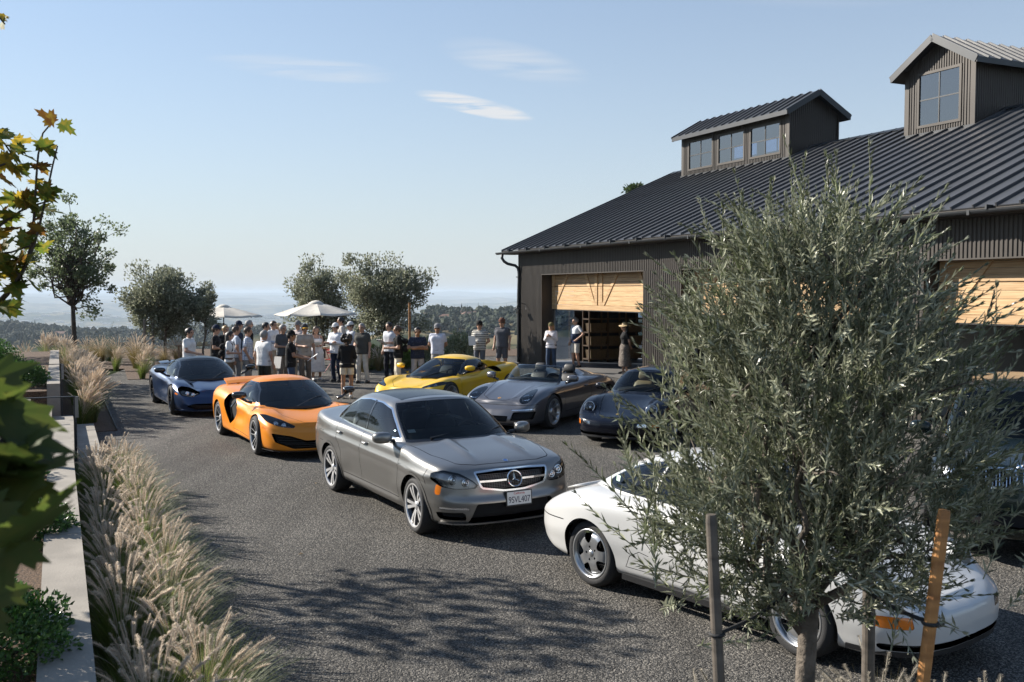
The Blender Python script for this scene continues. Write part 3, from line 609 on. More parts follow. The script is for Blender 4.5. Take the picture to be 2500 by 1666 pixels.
class TM:
    """triangle mesh with normals, parameters and region names; can be split along f = 0"""
    def __init__(s, V, T, N, Pm): s.V, s.T, s.N, s.P = V, T, N, Pm; s.L = np.zeros(len(T), int); s.names = ['']
    def split(s, f, tm):
        V, N, P, T = s.V, s.N, s.P, s.T
        f = np.where(np.abs(f) < 1e-6, 1e-6, f); sg = f > 0
        k = sg[T].sum(1); mix = tm & (k > 0) & (k < 3)
        if not mix.any(): return
        t = T[mix]; L = s.L[mix]; lone = np.where(sg[t].sum(1) == 1, True, False)
        which = np.argmax(sg[t] == lone[:, None], 1); r = np.arange(len(t))
        a, b, c = t[r, which], t[r, (which + 1) % 3], t[r, (which + 2) % 3]
        E = np.sort(np.concatenate([np.stack([a, b], 1), np.stack([a, c], 1)]), 1)
        key = E[:, 0].astype(np.int64) * (len(V) + 1) + E[:, 1]; u, fi, inv = np.unique(key, return_index=True, return_inverse=True)
        e = E[fi]; w = (f[e[:, 0]] / (f[e[:, 0]] - f[e[:, 1]]))[:, None]
        ip = lambda X: X[e[:, 0]] * (1 - w) + X[e[:, 1]] * w
        nn = ip(N); nn /= np.linalg.norm(nn, axis=1)[:, None] + 1e-12; base = len(V)
        s.V = np.vstack([V, ip(V)]); s.N = np.vstack([N, nn]); s.P = np.vstack([P, ip(P)])
        p = base + inv[:len(t)]; q = base + inv[len(t):]
        nt = np.concatenate([np.stack([a, p, q], 1), np.stack([p, b, c], 1), np.stack([p, c, q], 1)])
        s.T = np.vstack([T[~mix], nt]); s.L = np.concatenate([s.L[~mix], L, L, L])
    def cen(s, X): return X[s.T].mean(1)
    def carve(s, name, fn, cond=None, only=('',)):
        """fn(V, P) -> signed distance; cond(cV, cN, cP) on triangle centres"""
        if name not in s.names: s.names.append(name)
        ids = [s.names.index(o) for o in only if o in s.names]
        def mask():
            mk = np.isin(s.L, ids)
            if cond is not None: mk &= cond(s.cen(s.V), s.cen(s.N), s.cen(s.P))
            return mk
        if isinstance(fn, Line):
            for a, b in zip(fn.pts[:-1], fn.pts[1:]):
                mk = mask(); i = np.where(mk)[0]
                if len(i) == 0: return
                near = np.zeros(len(mk), bool)
                near[i] = seg_dist(s.V[s.T[i]].reshape(-1, 3)[:, fn.ax], a[None], b[None]).reshape(-1, 3).min(1) < .05
                d = (b - a) / np.linalg.norm(b - a); f = (s.V[:, fn.ax[0]] - a[0]) * d[1] - (s.V[:, fn.ax[1]] - a[1]) * d[0]
                s.split(f, near)
        mk = mask(); used = np.unique(s.T[mk]); f = np.full(len(s.V), 9.0)
        if len(used) == 0: return
        f[used] = fn(s.V[used], s.P[used]); s.split(f, mk)
        mk = mask(); idx = np.where(mk)[0]; c = s.V[s.T[idx]].mean(1); cp = s.P[s.T[idx]].mean(1)
        s.L[idx[fn(c, cp) < 0]] = s.names.index(name)
    def get(s, name, depth=0.0, wall=None):
        """arrays of one region; depth pushes it in, with side walls"""
        if name not in s.names: return None
        T = s.T[s.L == s.names.index(name)]
        if len(T) == 0: return None
        u, inv = np.unique(T, return_inverse=True); T2 = inv.reshape(-1, 3)
        V, N = s.V[u] - s.N[u] * depth, s.N[u]
        if depth > 0:
            e = np.concatenate([T2[:, [0, 1]], T2[:, [1, 2]], T2[:, [2, 0]]]); es = np.sort(e, 1)
            k = es[:, 0].astype(np.int64) * len(u) + es[:, 1]; un, ix, ct = np.unique(k, return_index=True, return_counts=True)
            be = e[ix[ct == 1]]; be = be[np.abs(V[be][:, :, 1]).max(1) > 1e-4]
            if len(be):
                n = len(V); a, b = be[:, 0], be[:, 1]
                mid = s.N[u][a]; d = s.V[u][b] - s.V[u][a]; wn_ = np.cross(d, mid); wn_ /= np.linalg.norm(wn_, axis=1)[:, None] + 1e-9
                wn_ = -wn_
                m = len(a); W = np.concatenate([s.V[u][a], s.V[u][b], V[b], V[a]]); i = np.arange(m)
                V = np.vstack([V, W]); N = np.vstack([N, wn_, wn_, wn_, wn_])
                T2 = np.vstack([T2, np.stack([n + i, n + m + i, n + 2 * m + i], 1)[:, ::-1], np.stack([n + i, n + 2 * m + i, n + 3 * m + i], 1)[:, ::-1]])
        return V, T2, N
def mirrored(V, T, N): return V * [1, -1, 1], T[:, ::-1], N * [1, -1, 1]
def joinVTN(*parts):
    b = 0; Vs, Ts, Ns = [], [], []
    for V, T, N in parts: Vs.append(V); Ts.append(T + b); Ns.append(N); b += len(V)
    return np.vstack(Vs), np.vstack(Ts), np.vstack(Ns)
def grid_tm(G, P):
    a, b, _ = G.shape; V = G.reshape(-1, 3); q = grid_faces(a, b)
    T = np.vstack([q[:, [0, 1, 2]], q[:, [0, 2, 3]]])
    ar = np.cross(V[T[:, 1]] - V[T[:, 0]], V[T[:, 2]] - V[T[:, 0]])
    ok = np.linalg.norm(ar, axis=1) > 1e-10; T = T[ok]; ar = ar[ok]
    key = np.round(V * 2e4).astype(np.int64); _, inv = np.unique(key, axis=0, return_inverse=True); inv = inv.ravel()
    acc = np.zeros((inv.max() + 1, 3))
    for k in range(3): np.add.at(acc, inv[T[:, k]], ar)
    acc0 = acc[inv]; on = np.abs(V[:, 1]) < 1e-5; acc0[on, 1] = 0
    N = acc0 / (np.linalg.norm(acc0, axis=1)[:, None] + 1e-12)
    tm = TM(V.copy(), T, N, P.reshape(-1, 2))
    # outward check
    c = V[T].mean(1); o = ((c - [0, 0, c[:, 2].mean()]) * ar).sum()
    if o < 0: tm.T = tm.T[:, ::-1]; tm.N = -tm.N
    return tm
def smooth_rows(G, j0, width, it):
    lo, hi = max(1, j0 - width), min(G.shape[1] - 1, j0 + width)
    for _ in range(it):
        G[:, lo:hi] = .25 * G[:, lo - 1:hi - 1] + .5 * G[:, lo:hi] + .25 * G[:, lo + 1:hi + 1]
    return G
def tub(S, ns=170, nv=30, nw=26):
    o, ci = spline(S['outline'], ns, True); o[0, 1] = o[-1, 1] = 0
    d = np.gradient(o, axis=0); nrm = np.stack([-d[:, 1], d[:, 0]], 1); nrm /= np.linalg.norm(nrm, axis=1)[:, None]
    if nrm[0, 0] < 0: nrm = -nrm
    nrm[0] = (1, 0); nrm[-1] = (-1, 0)
    wF = np.maximum(nrm[:, 0], 0) ** 2; wR = np.maximum(-nrm[:, 0], 0) ** 2; wS = nrm[:, 1] ** 2
    v = np.linspace(0, 1, nv); lv = np.array(S['levels'], float)
    zf, dF, dS, dR = [pchip(v, list(zip(lv[:, 0], lv[:, k]))) for k in (1, 2, 3, 4)]
    zb = pchip(o[:, 0], S['zb']); zs = pchip(o[:, 0], S['zs'])
    off = wF[:, None] * dF + wS[:, None] * dS + wR[:, None] * dR
    for xw, amp, sg in S.get('flares', []):
        off = off - amp * np.exp(-((o[:, 0] - xw) / sg) ** 2)[:, None] * np.sin(np.pi * np.clip(v * 1.05, 0, 1) ** 1.1) * wS[:, None]
    X = o[:, None, 0] - nrm[:, None, 0] * off; Y = np.maximum(o[:, None, 1] - nrm[:, None, 1] * off, 0); Y[0] = Y[-1] = 0
    Zz = zb[:, None] + (zs - zb)[:, None] * zf
    side = np.stack([X, Y, Zz], -1)
    if 'side_mod' in S: side = S['side_mod'](side, v, wS)
    x1, y1, z1 = side[:, -1, 0], side[:, -1, 1], side[:, -1, 2]
    # keep shoulder x monotone
    x1 = np.minimum.accumulate(x1)
    w = np.linspace(0, 1, nw)[1:]; r = 1 - w
    zc = pchip(x1, S['zc']); p = S.get('crown', 2.4); bl = np.clip(y1 / .35, 0, 1)
    capz = z1[:, None] + ((zc - z1) * bl)[:, None] * (1 - r[None, :] ** p)
    capy = y1[:, None] * r; capx = np.repeat(x1[:, None], nw - 1, 1)
    if 'cap_mod' in S: capz = capz + S['cap_mod'](capx, capy) * bl[:, None] * (1 - r[None, :] ** 6)
    G = np.concatenate([side, np.stack([capx, capy, capz], -1)], 1)
    G = smooth_rows(G, nv - 1, S.get('sh_w', 4), S.get('sh_it', 10)); G[:, -1, 1] = 0; G[0, :, 1] = 0; G[-1, :, 1] = 0
    P = np.stack(np.broadcast_arrays(ci[:, None], np.linspace(0, 2, G.shape[1])[None, :]), -1).copy()
    return grid_tm(G, P)
def cabin(S, ns=130, nv=22, nw=18):
    B = np.array(S['base'], float); Tt = np.array(S['top'], float)
    both, ci = spline(np.hstack([B, Tt]), ns, True); b, t = both[:, :3], both[:, 3:]
    b[[0, -1], 1] = 0; t[[0, -1], 1] = 0
    d = np.gradient(b[:, :2], axis=0); nrm = np.stack([-d[:, 1], d[:, 0]], 1); nrm /= np.linalg.norm(nrm, axis=1)[:, None] + 1e-9
    if nrm[0, 0] < 0: nrm = -nrm
    nrm[0] = (1, 0); nrm[-1] = (-1, 0)
    v = np.linspace(-.12, 1, nv); bul = S.get('bulge', .03)
    G = b[:, None] * (1 - v)[None, :, None] + t[:, None] * v[None, :, None]
    vv = np.clip(v, 0, 1); G[..., :2] += nrm[:, None, :] * (bul * 4 * vv * (1 - vv))[None, :, None]
    x1 = np.minimum.accumulate(t[:, 0]); y1, z1 = t[:, 1], t[:, 2]; r = 1 - np.linspace(0, 1, nw)[1:]
    zc = pchip(x1, S['roof']); bl = np.clip(y1 / .3, 0, 1)
    capz = z1[:, None] + ((zc - z1) * bl)[:, None] * (1 - r[None, :] ** 2.2)
    cap = np.stack([np.repeat(x1[:, None], nw - 1, 1), y1[:, None] * r, capz], -1)
    G = np.concatenate([G, cap], 1); G = smooth_rows(G, nv - 1, S.get('sh_w', 3), S.get('sh_it', 6)); G[:, -1, 1] = 0; G[0, :, 1] = 0; G[-1, :, 1] = 0
    V2 = np.concatenate([v, 1 + (1 - r)]); P = np.stack(np.broadcast_arrays(ci[:, None], V2[None, :]), -1).copy()
    return grid_tm(G, P)
side_c = lambda cV, cN, cP: np.abs(cN[:, 1]) > .30
def P_side(poly, it=1):
    q = chaikin(poly, it) if it else np.array(poly, float); return lambda V, P: sdf_poly(V[:, [0, 2]], q)
def P_front(poly, it=1):
    q = chaikin(poly, it) if it else np.array(poly, float); return lambda V, P: sdf_poly(V[:, [1, 2]], q)
def P_top(poly, it=1):
    q = chaikin(poly, it) if it else np.array(poly, float); return lambda V, P: sdf_poly(V[:, [0, 1]], q)
def P_par(poly, it=1):
    q = chaikin(poly, it) if it else np.array(poly, float); return lambda V, P: sdf_poly(P, q)
class Line:
    def __init__(s, ax, pts, w): s.ax, s.pts, s.w = ax, np.array(pts, float), w
    def __call__(s, V, P): return sdf_line(V[:, s.ax], s.pts, s.w)
L_side = lambda pts, w=.004: Line([0, 2], pts, w)
L_top = lambda pts, w=.004: Line([0, 1], pts, w)
L_front = lambda pts, w=.004: Line([1, 2], pts, w)
in_front = lambda x: (lambda cV, cN, cP: cV[:, 0] > x)
in_rear = lambda x: (lambda cV, cN, cP: cV[:, 0] < x)
up_c = lambda cV, cN, cP: cN[:, 2] > .35

# ---- wheels
def wheel_parts(style, Rt, Rr, w, face=None, back=None):
    """parts of a wheel whose outer face looks along +y, hub at the origin"""
    o = w / 2; face = face or M['silver']; back = back or face
    sh = .022
    prof = [(Rr - .004, -o + .01), (Rr + .012, -o), (Rr + (Rt - Rr) * .55, -o - .006), (Rt - sh, -o + .008), (Rt - .004, -o + .032), (Rt, -o * .4), (Rt, 0), (Rt, o * .4), (Rt - .004, o - .032), (Rt - sh, o - .008), (Rr + (Rt - Rr) * .55, o + .006), (Rr + .012, o), (Rr - .004, o - .01)]
    V, F = lathe_arrays(prof, 48, 'y'); tyre = mesh('tyre', V, F[:, ::-1], M['rubber'], smooth=True)
    mb = MB()
    rimp = [(Rr - .02, -o + .02), (Rr - .03, o - .05), (Rr - .012, o - .02), (Rr + .006, o - .004), (Rr + .004, o + .002), (Rr - .012, o - .002), (Rr - .018, o - .014)]
    V, F = lathe_arrays(rimp[:3], 48, 'y'); mb.m = 1; mb.add(V, [tuple(f[::-1]) for f in F]); V, F = lathe_arrays(rimp[2:], 48, 'y'); mb.m = 0; mb.add(V, [tuple(f[::-1]) for f in F])
    hub_y = o - .035; mb.m = 0
    def spoke(t0, t1, r0, r1, w0, w1, y0, y1, th=.03, k=4):
        for kk in range(k):
            a, c_ = kk / k, (kk + 1) / k; ring = []
            for q in (a, c_):
                t = t0 + (t1 - t0) * q; r = r0 + (r1 - r0) * q; wd = w0 + (w1 - w0) * q; y = y0 + (y1 - y0) * (q ** 1.6) + .012 * math.sin(math.pi * q)
                er = np.array([math.sin(t), 0, math.cos(t)]); et = np.array([math.cos(t), 0, -math.sin(t)]); ey = np.array([0, 1., 0])
                ring += [er * r - et * wd * .5 + ey * (y - th), er * r - et * wd * .36 + ey * y, er * r + et * wd * .36 + ey * y, er * r + et * wd * .5 + ey * (y - th)]
            mb.m = 0; mb.add([ring[1], ring[2], ring[6], ring[5]], [(0, 1, 2, 3)])
            mb.m = 1; mb.add(ring, [(0, 1, 5, 4), (2, 3, 7, 6)])
    rr = Rr - .012
    if style == 'twin5':
        for g in range(5):
            t = g * 2 * math.pi / 5
            for s_ in (-1, 1): spoke(t + s_ * .20, t + s_ * .175, .045, rr, .042, .056, hub_y - .005, o - .012)
        hubr = .062
    elif style == 'ten':
        for g in range(10):
            t = g * 2 * math.pi / 10 + (.10 if g % 2 else -.10); spoke(g * 2 * math.pi / 10, t, .05, rr, .022, .02, hub_y - .02, o - .008)
        hubr = .07
    elif style == 'five2':
        for g in range(5):
            t = g * 2 * math.pi / 5
            for s_ in (-1, 1): spoke(t + s_ * .10, t + s_ * .27, .055, rr, .034, .03, hub_y - .03, o - .006)
        hubr = .075
    elif style == 'five':
        for g in range(5): spoke(g * 2 * math.pi / 5, g * 2 * math.pi / 5, .05, rr, .085, .06, hub_y - .01, o - .01)
        hubr = .08
    if style == 'cup5':
        n, m_ = 90, 16; an = np.linspace(0, 2 * np.pi, n + 1); rad = np.linspace(.012, Rr - .008, m_)
        yy = hub_y + .004 + pchip(rad, [(0, .012), (.05, .012), (.1, .016), (.16, .008), (Rr - .03, -.014), (Rr, .02)])
        G = np.stack([rad[None, :] * np.sin(an)[:, None], np.repeat(yy[None, :], n + 1, 0), rad[None, :] * np.cos(an)[:, None]], -1)
        tm = grid_tm(G, np.zeros((n + 1, m_, 2)))
        if tm.N[:, 1].mean() < 0: tm.N = -tm.N; tm.T = tm.T[:, ::-1]
        tm.N[np.abs(tm.V[:, 1]) < 1e-5] = tm.N[np.abs(tm.V[:, 1]) < 1e-5]
        for g in range(5):
            t = (g + .5) * 2 * math.pi / 5
            def pt(a, r): return (r * math.sin(t + a), r * math.cos(t + a))
            q = chaikin([pt(-.30, Rr - .030), pt(0, Rr - .026), pt(.30, Rr - .030), pt(.33, .155), pt(.16, .105), pt(0, .098), pt(-.16, .105), pt(-.33, .155)], 2)
            tm.carve('hole', lambda V, P, q=q: sdf_poly(V[:, [0, 2]], q))
            c = (.062 * math.sin(t), .062 * math.cos(t)); tm.carve('bolt', lambda V, P, c=c: np.hypot(V[:, 0] - c[0], V[:, 2] - c[1]) - .011)
        b = tm.get(''); h = tm.get('hole', .035); bo = tm.get('bolt', .015)
        nb = len(h[1]) - 2 * 0
        # keep only the walls of the holes
        wl_ = h[1][(h[1] >= tm_base(tm, 'hole')).all(1)]
        V, T, N = joinVTN(b, (h[0], wl_, h[2]))
        rim = [('rim', V, T, N, face), ('bolt', *bo, M['gunmetal'])]
        Vc, Fc = lathe_arrays([(.001, hub_y + .026), (.02, hub_y + .025), (.032, hub_y + .018), (.034, hub_y + .006)], 20, 'y')
        cap = mesh('hub_cap', Vc, Fc, face, smooth=True)
        out = [('tyre', tyre), ('rim', mesh('rim', V, T, [face], normals=N)), ('hub_cap', cap), ('wheel_bolt', mesh('wheel_bolt', bo[0], bo[1], M['gunmetal'], normals=bo[2])), ('rim_barrel', mb.mesh('rim_barrel', [face, face], smooth=True))]
    else:
        Vc, Fc = lathe_arrays([(.001, hub_y + .012), (.03, hub_y + .010), (hubr * .8, hub_y), (hubr, hub_y - .02), (hubr, hub_y - .06)], 24, 'y')
        mb.m = 0; mb.add(Vc, [tuple(f) for f in Fc])
        mb.m = 1
        for g in range(5):
            t = g * 2 * math.pi / 5 + .63
            Vb, Fb = sphere((.05 * math.sin(t), hub_y - .002, .05 * math.cos(t)), .009, 6, 4); mb.add(Vb, [tuple(f) for f in Fb])
        out = [('tyre', tyre), ('rim', mb.mesh('rim', [face, back]))]
    Vd, Fd = lathe_arrays([(.05, o - .13), (.05, o - .085), (Rr - .045, o - .085), (Rr - .045, o - .115), (.05, o - .115)], 32, 'y')
    out.append(('brake_disc', mesh('brake_disc', Vd, Fd, M['disc'])))
    Vk, Fk = lathe_arrays([(.0, -o * .2), (Rr - .025, -o * .2)], 32, 'y'); out.append(('wheel_backing', mesh('wheel_backing', Vk, Fk, M['void'])))
    return out
def tm_base(tm, name): return len(np.unique(tm.T[tm.L == tm.names.index(name)]))
def add_wheels(root, S, parts):
    W = S['wheel']
    for ax in S['axles']:
        for s_ in (1, -1):
            e = empty('wheel'); e.parent = root; e.location = (ax, s_ * (W['y'] - W['w'] / 2), W['R'])
            steer = S.get('steer', 0) if ax > 0 else 0
            e.rotation_euler = (0, 0.3 * ax, (0 if s_ > 0 else math.pi) + R(steer))
            for nm, me in (parts if ax > 0 or 'rear_parts' not in S else S['rear_parts']): inst(nm, me, e)
            # arch liner
            n = 24; a = np.linspace(-.25, math.pi + .25, n); r_ = W['arch'] - .004; mb = MB()
            y0, y1 = s_ * (S.get('liner', W['y']) - .035), s_ * (W['y'] - .36)
            V = [(ax + r_ * math.cos(t), y0, W['R'] + r_ * math.sin(t)) for t in a] + [(ax + r_ * math.cos(t), y1, W['R'] + r_ * math.sin(t)) for t in a] + [(ax, y1, W['R'])]
            F = [(i, i + 1, n + i + 1, n + i) for i in range(n - 1)] + [(n + i, n + i + 1, 2 * n) for i in range(n - 1)]
            mb.add(V, F); mb.obj('wheel_arch_liner', M['void'], root)
def seat_mesh(mat, head=True, w=.5):
    mb = MB()
    def loft(secs):
        n = 12; V = []
        for (cx, cz, hx, hz, hw) in secs:
            for k in range(n):
                t = 2 * math.pi * k / n; ct, st = math.cos(t), math.sin(t)
                V.append((cx + hx * math.copysign(abs(ct) ** .6, ct) , hw * math.copysign(abs(st) ** .6, st), cz + hz * math.copysign(abs(ct) ** .6, ct)))
        F = [(i * n + j, i * n + (j + 1) % n, (i + 1) * n + (j + 1) % n, (i + 1) * n + j) for i in range(len(secs) - 1) for j in range(n)]
        F += [tuple(range(n))[::-1], tuple(range((len(secs) - 1) * n, len(secs) * n))]
        mb.add(V, F)
    h = w / 2
    loft([(.28, .02, .0, .07, h * .8), (.22, .03, .0, .09, h), (0, .0, .0, .09, h), (-.22, -.02, .0, .08, h * .9)])
    loft([(-.20, .0, .07, 0, h * .9), (-.24, .2, .08, 0, h), (-.30, .42, .07, 0, h), (-.34, .56, .06, 0, h * .8), (-.36, .60, .03, 0, h * .6)])
    if head: loft([(-.36, .62, .03, 0, .10), (-.37, .66, .05, 0, .14), (-.39, .76, .05, 0, .13), (-.39, .80, .02, 0, .09)])
    return mb.mesh('seat', mat, smooth=True)
def steering(root, x, y, z, rad=.185, tilt=25):
    t = np.linspace(0, 2 * np.pi, 25); mb = MB()
    c, s_ = math.cos(R(tilt)), math.sin(R(tilt))
    P = lambda a, r: np.array([x + r * math.sin(a) * s_, y + r * math.cos(a), z + r * math.sin(a) * c])
    mb.tube([P(a, rad) for a in t], .016, 6, cap=False)
    for a in (0, math.pi, -math.pi / 2): mb.bar(P(a, .02), P(a, rad), .03, .018)
    mb.tube([(x, y, z), (x + .3, y, z - .12)], [.06, .03], 8)
    return mb.obj('steering_wheel', M['trim'], root, smooth=True)
def plain_mirror(root, x, y, z, mat, sx=.09, sy=.12, sz=.075, arm=None, arm_mat=None):
    for s_ in (1, -1):
        e = empty('door_mirror'); e.parent = root; e.location = (x, s_ * y, z)
        V, F = sphere((0, 0, 0), 1, 18, 12); V = np.sign(V) * np.abs(V) ** .72
        V[:, 0] = np.where(V[:, 0] < 0, V[:, 0] * .35, V[:, 0]); V *= [sx, sy, sz]; V[:, 0] -= s_ * V[:, 1] * .18 * s_ * s_
        obj('housing', V, F, mat, e, smooth=True)
        mb = MB(); mb.add([(-sx * .37, -sy * .8, -sz * .75), (-sx * .37, sy * .8, -sz * .75), (-sx * .37, sy * .8, sz * .75), (-sx * .37, -sy * .8, sz * .75)], [(0, 3, 2, 1)]); mb.obj('mirror_glass', M['mirror'], e)
        mb = MB(); a = arm or (-.03, -.16, -.08)
        mb.tube([(0, 0, -sz * .5), (a[0] * .5, s_ * a[1] * .6, a[2] * .8), (a[0], s_ * a[1], a[2])], [.028, .022, .03], 8); mb.obj('mirror_arm', arm_mat or mat, e, smooth=True)
def box_loft(secs, n=16, p=.55):
    """secs: (x, cz, hw, hh); superellipse sections along x"""
    V = []
    for x, cz, hw, hh in secs:
        for k in range(n):
            t = 2 * math.pi * k / n; ct, st = math.cos(t), math.sin(t)
            V.append((x, hw * math.copysign(abs(ct) ** p, ct), cz + hh * math.copysign(abs(st) ** p, st)))
    F = [(i * n + j, i * n + (j + 1) % n, (i + 1) * n + (j + 1) % n, (i + 1) * n + j) for i in range(len(secs) - 1) for j in range(n)]
    return V, F + [tuple(range(n))[::-1], tuple(range((len(secs) - 1) * n, len(secs) * n))]
def text_obj(name, txt, size, mat, parent, loc, rot, ext=.001, sx=1.0):
    cu_ = bpy.data.curves.new(name, 'FONT'); cu_.body = txt; cu_.size = size; cu_.align_x = 'CENTER'; cu_.align_y = 'CENTER'; cu_.extrude = ext
    t = bpy.data.objects.new(name, cu_); C.objects.link(t); bpy.context.view_layer.update()
    me = bpy.data.meshes.new_from_object(t.evaluated_get(bpy.context.evaluated_depsgraph_get())); bpy.data.objects.remove(t)
    me.materials.clear(); me.materials.append(mat)
    return inst(name, me, parent, loc, rot, (sx, 1, 1))
def paint(name, col, metal=.0, rough=.35, flake=0, coat=1.0, spec=.5):
    m = pm(name, col, rough, metal=metal, coat=coat, spec=spec)
    if flake:
        n, l, b = m.node_tree.nodes, m.node_tree.links, m.node_tree.nodes['Principled BSDF']
        t = n.new('ShaderNodeTexNoise'); t.inputs['Scale'].default_value = 900; tc = n.new('ShaderNodeTexCoord'); l.new(tc.outputs['Object'], t.inputs['Vector'])
        bp = n.new('ShaderNodeBump'); bp.inputs['Strength'].default_value = flake; bp.inputs['Distance'].default_value = .002; l.new(t.outputs[0], bp.inputs['Height']); l.new(bp.outputs[0], b.inputs['Normal'])
    return m
def on_front(S, y, z, proud=.004):
    V, N = S['_V'], S['_N']; k = V[:, 0] > 0; d = (V[:, 1] - abs(y)) ** 2 + (V[:, 2] - z) ** 2 + np.where(k, 0, 9) - V[:, 0] * 1e-4
    i = np.argmin(d); n = N[i].copy(); p = V[i].copy(); p[1] = y; p[2] = z
    if y < 0: n[1] = -n[1]
    if abs(y) < 1e-6: n[1] = 0
    return p + n * proud, n
def on_top(S, x, y, proud=.004):
    V, N = S['_V'], S['_N']; d = (V[:, 0] - x) ** 2 + (V[:, 1] - abs(y)) ** 2 + np.where(N[:, 2] > .3, 0, 9)
    i = np.argmin(d); n = N[i].copy(); p = np.array([x, y, V[i, 2]])
    if y < 0: n[1] = -n[1]
    return p + n * proud, n
def on_side(S, x, z, s_=1, proud=.004):
    V, N = S['_V'], S['_N']; d = (V[:, 0] - x) ** 2 + (V[:, 2] - z) ** 2 + np.where(np.abs(N[:, 1]) > .3, 0, 9) - V[:, 1] * 1e-3
    i = np.argmin(d); n = N[i].copy(); p = np.array([x, V[i, 1], z]); p += n * proud
    p[1] *= s_; n[1] *= s_; return p, n
def frame_of(n):
    n = np.array(n, float); n /= np.linalg.norm(n); s_ = np.cross((0, 0, 1), n); s_ /= np.linalg.norm(s_) + 1e-9; return n, s_, np.cross(n, s_)
def disc_emblem(root, name, p, n, rad, rings):
    """flat round emblem: rings = [(r0, r1, lift, material)]"""
    n, s_, u = frame_of(n); o = None
    for r0, r1, lift, mt in rings:
        t = np.arange(28) * 2 * np.pi / 28; e = np.cos(t)[:, None] * s_ + np.sin(t)[:, None] * u
        V = np.vstack([p + e * r0 * rad, p + e * (r0 * .5 + r1 * .5) * rad + n * lift, p + e * r1 * rad]); m = 28
        F = [(a * m + i, a * m + (i + 1) % m, (a + 1) * m + (i + 1) % m, (a + 1) * m + i) for a in range(2) for i in range(m)]
        q = obj(name if o is None else 'emblem_ring', V, F, mt, root if o is None else o, smooth=True); o = o or q
    return o
def handle(root, S, x, z, mat, ln=.17):
    for s_ in (1, -1):
        p, n = on_side(S, x, z, s_, .0); mb = MB(); t = np.linspace(-.5, .5, 7)
        mb.tube([p + np.array([q * ln, s_ * (.028 - .09 * q * q), 0]) for q in t], [.012, .016, .016, .016, .016, .016, .012], 8); mb.obj('door_handle', mat, root, smooth=True)
def seats(root, mat, xs, y=.37, z=.42, two=True):
    me = seat_mesh(mat)
    for x in xs:
        for s_ in (1, -1): inst('seat', me, root, (x, s_ * y, z))
def dash(root, x0, x1, z, hw, mat=None):
    V, F = box_loft([(x0, z - .06, hw * .9, .10), (x0 + (x1 - x0) * .3, z - .03, hw, .10), (x1 - .05, z - .05, hw * .85, .08), (x1, z - .08, hw * .6, .04)]); obj('dashboard', V, F, mat or M['trim'], root, smooth=True)
def wipers(root, pts):
    for a, b in pts:
        mb = MB(); mb.tube([a, ((a[0] + b[0]) / 2, (a[1] + b[1]) / 2, (a[2] + b[2]) / 2 + .015), b], [.012, .009, .006], 6); mb.obj('wiper', M['black_plastic'], root)
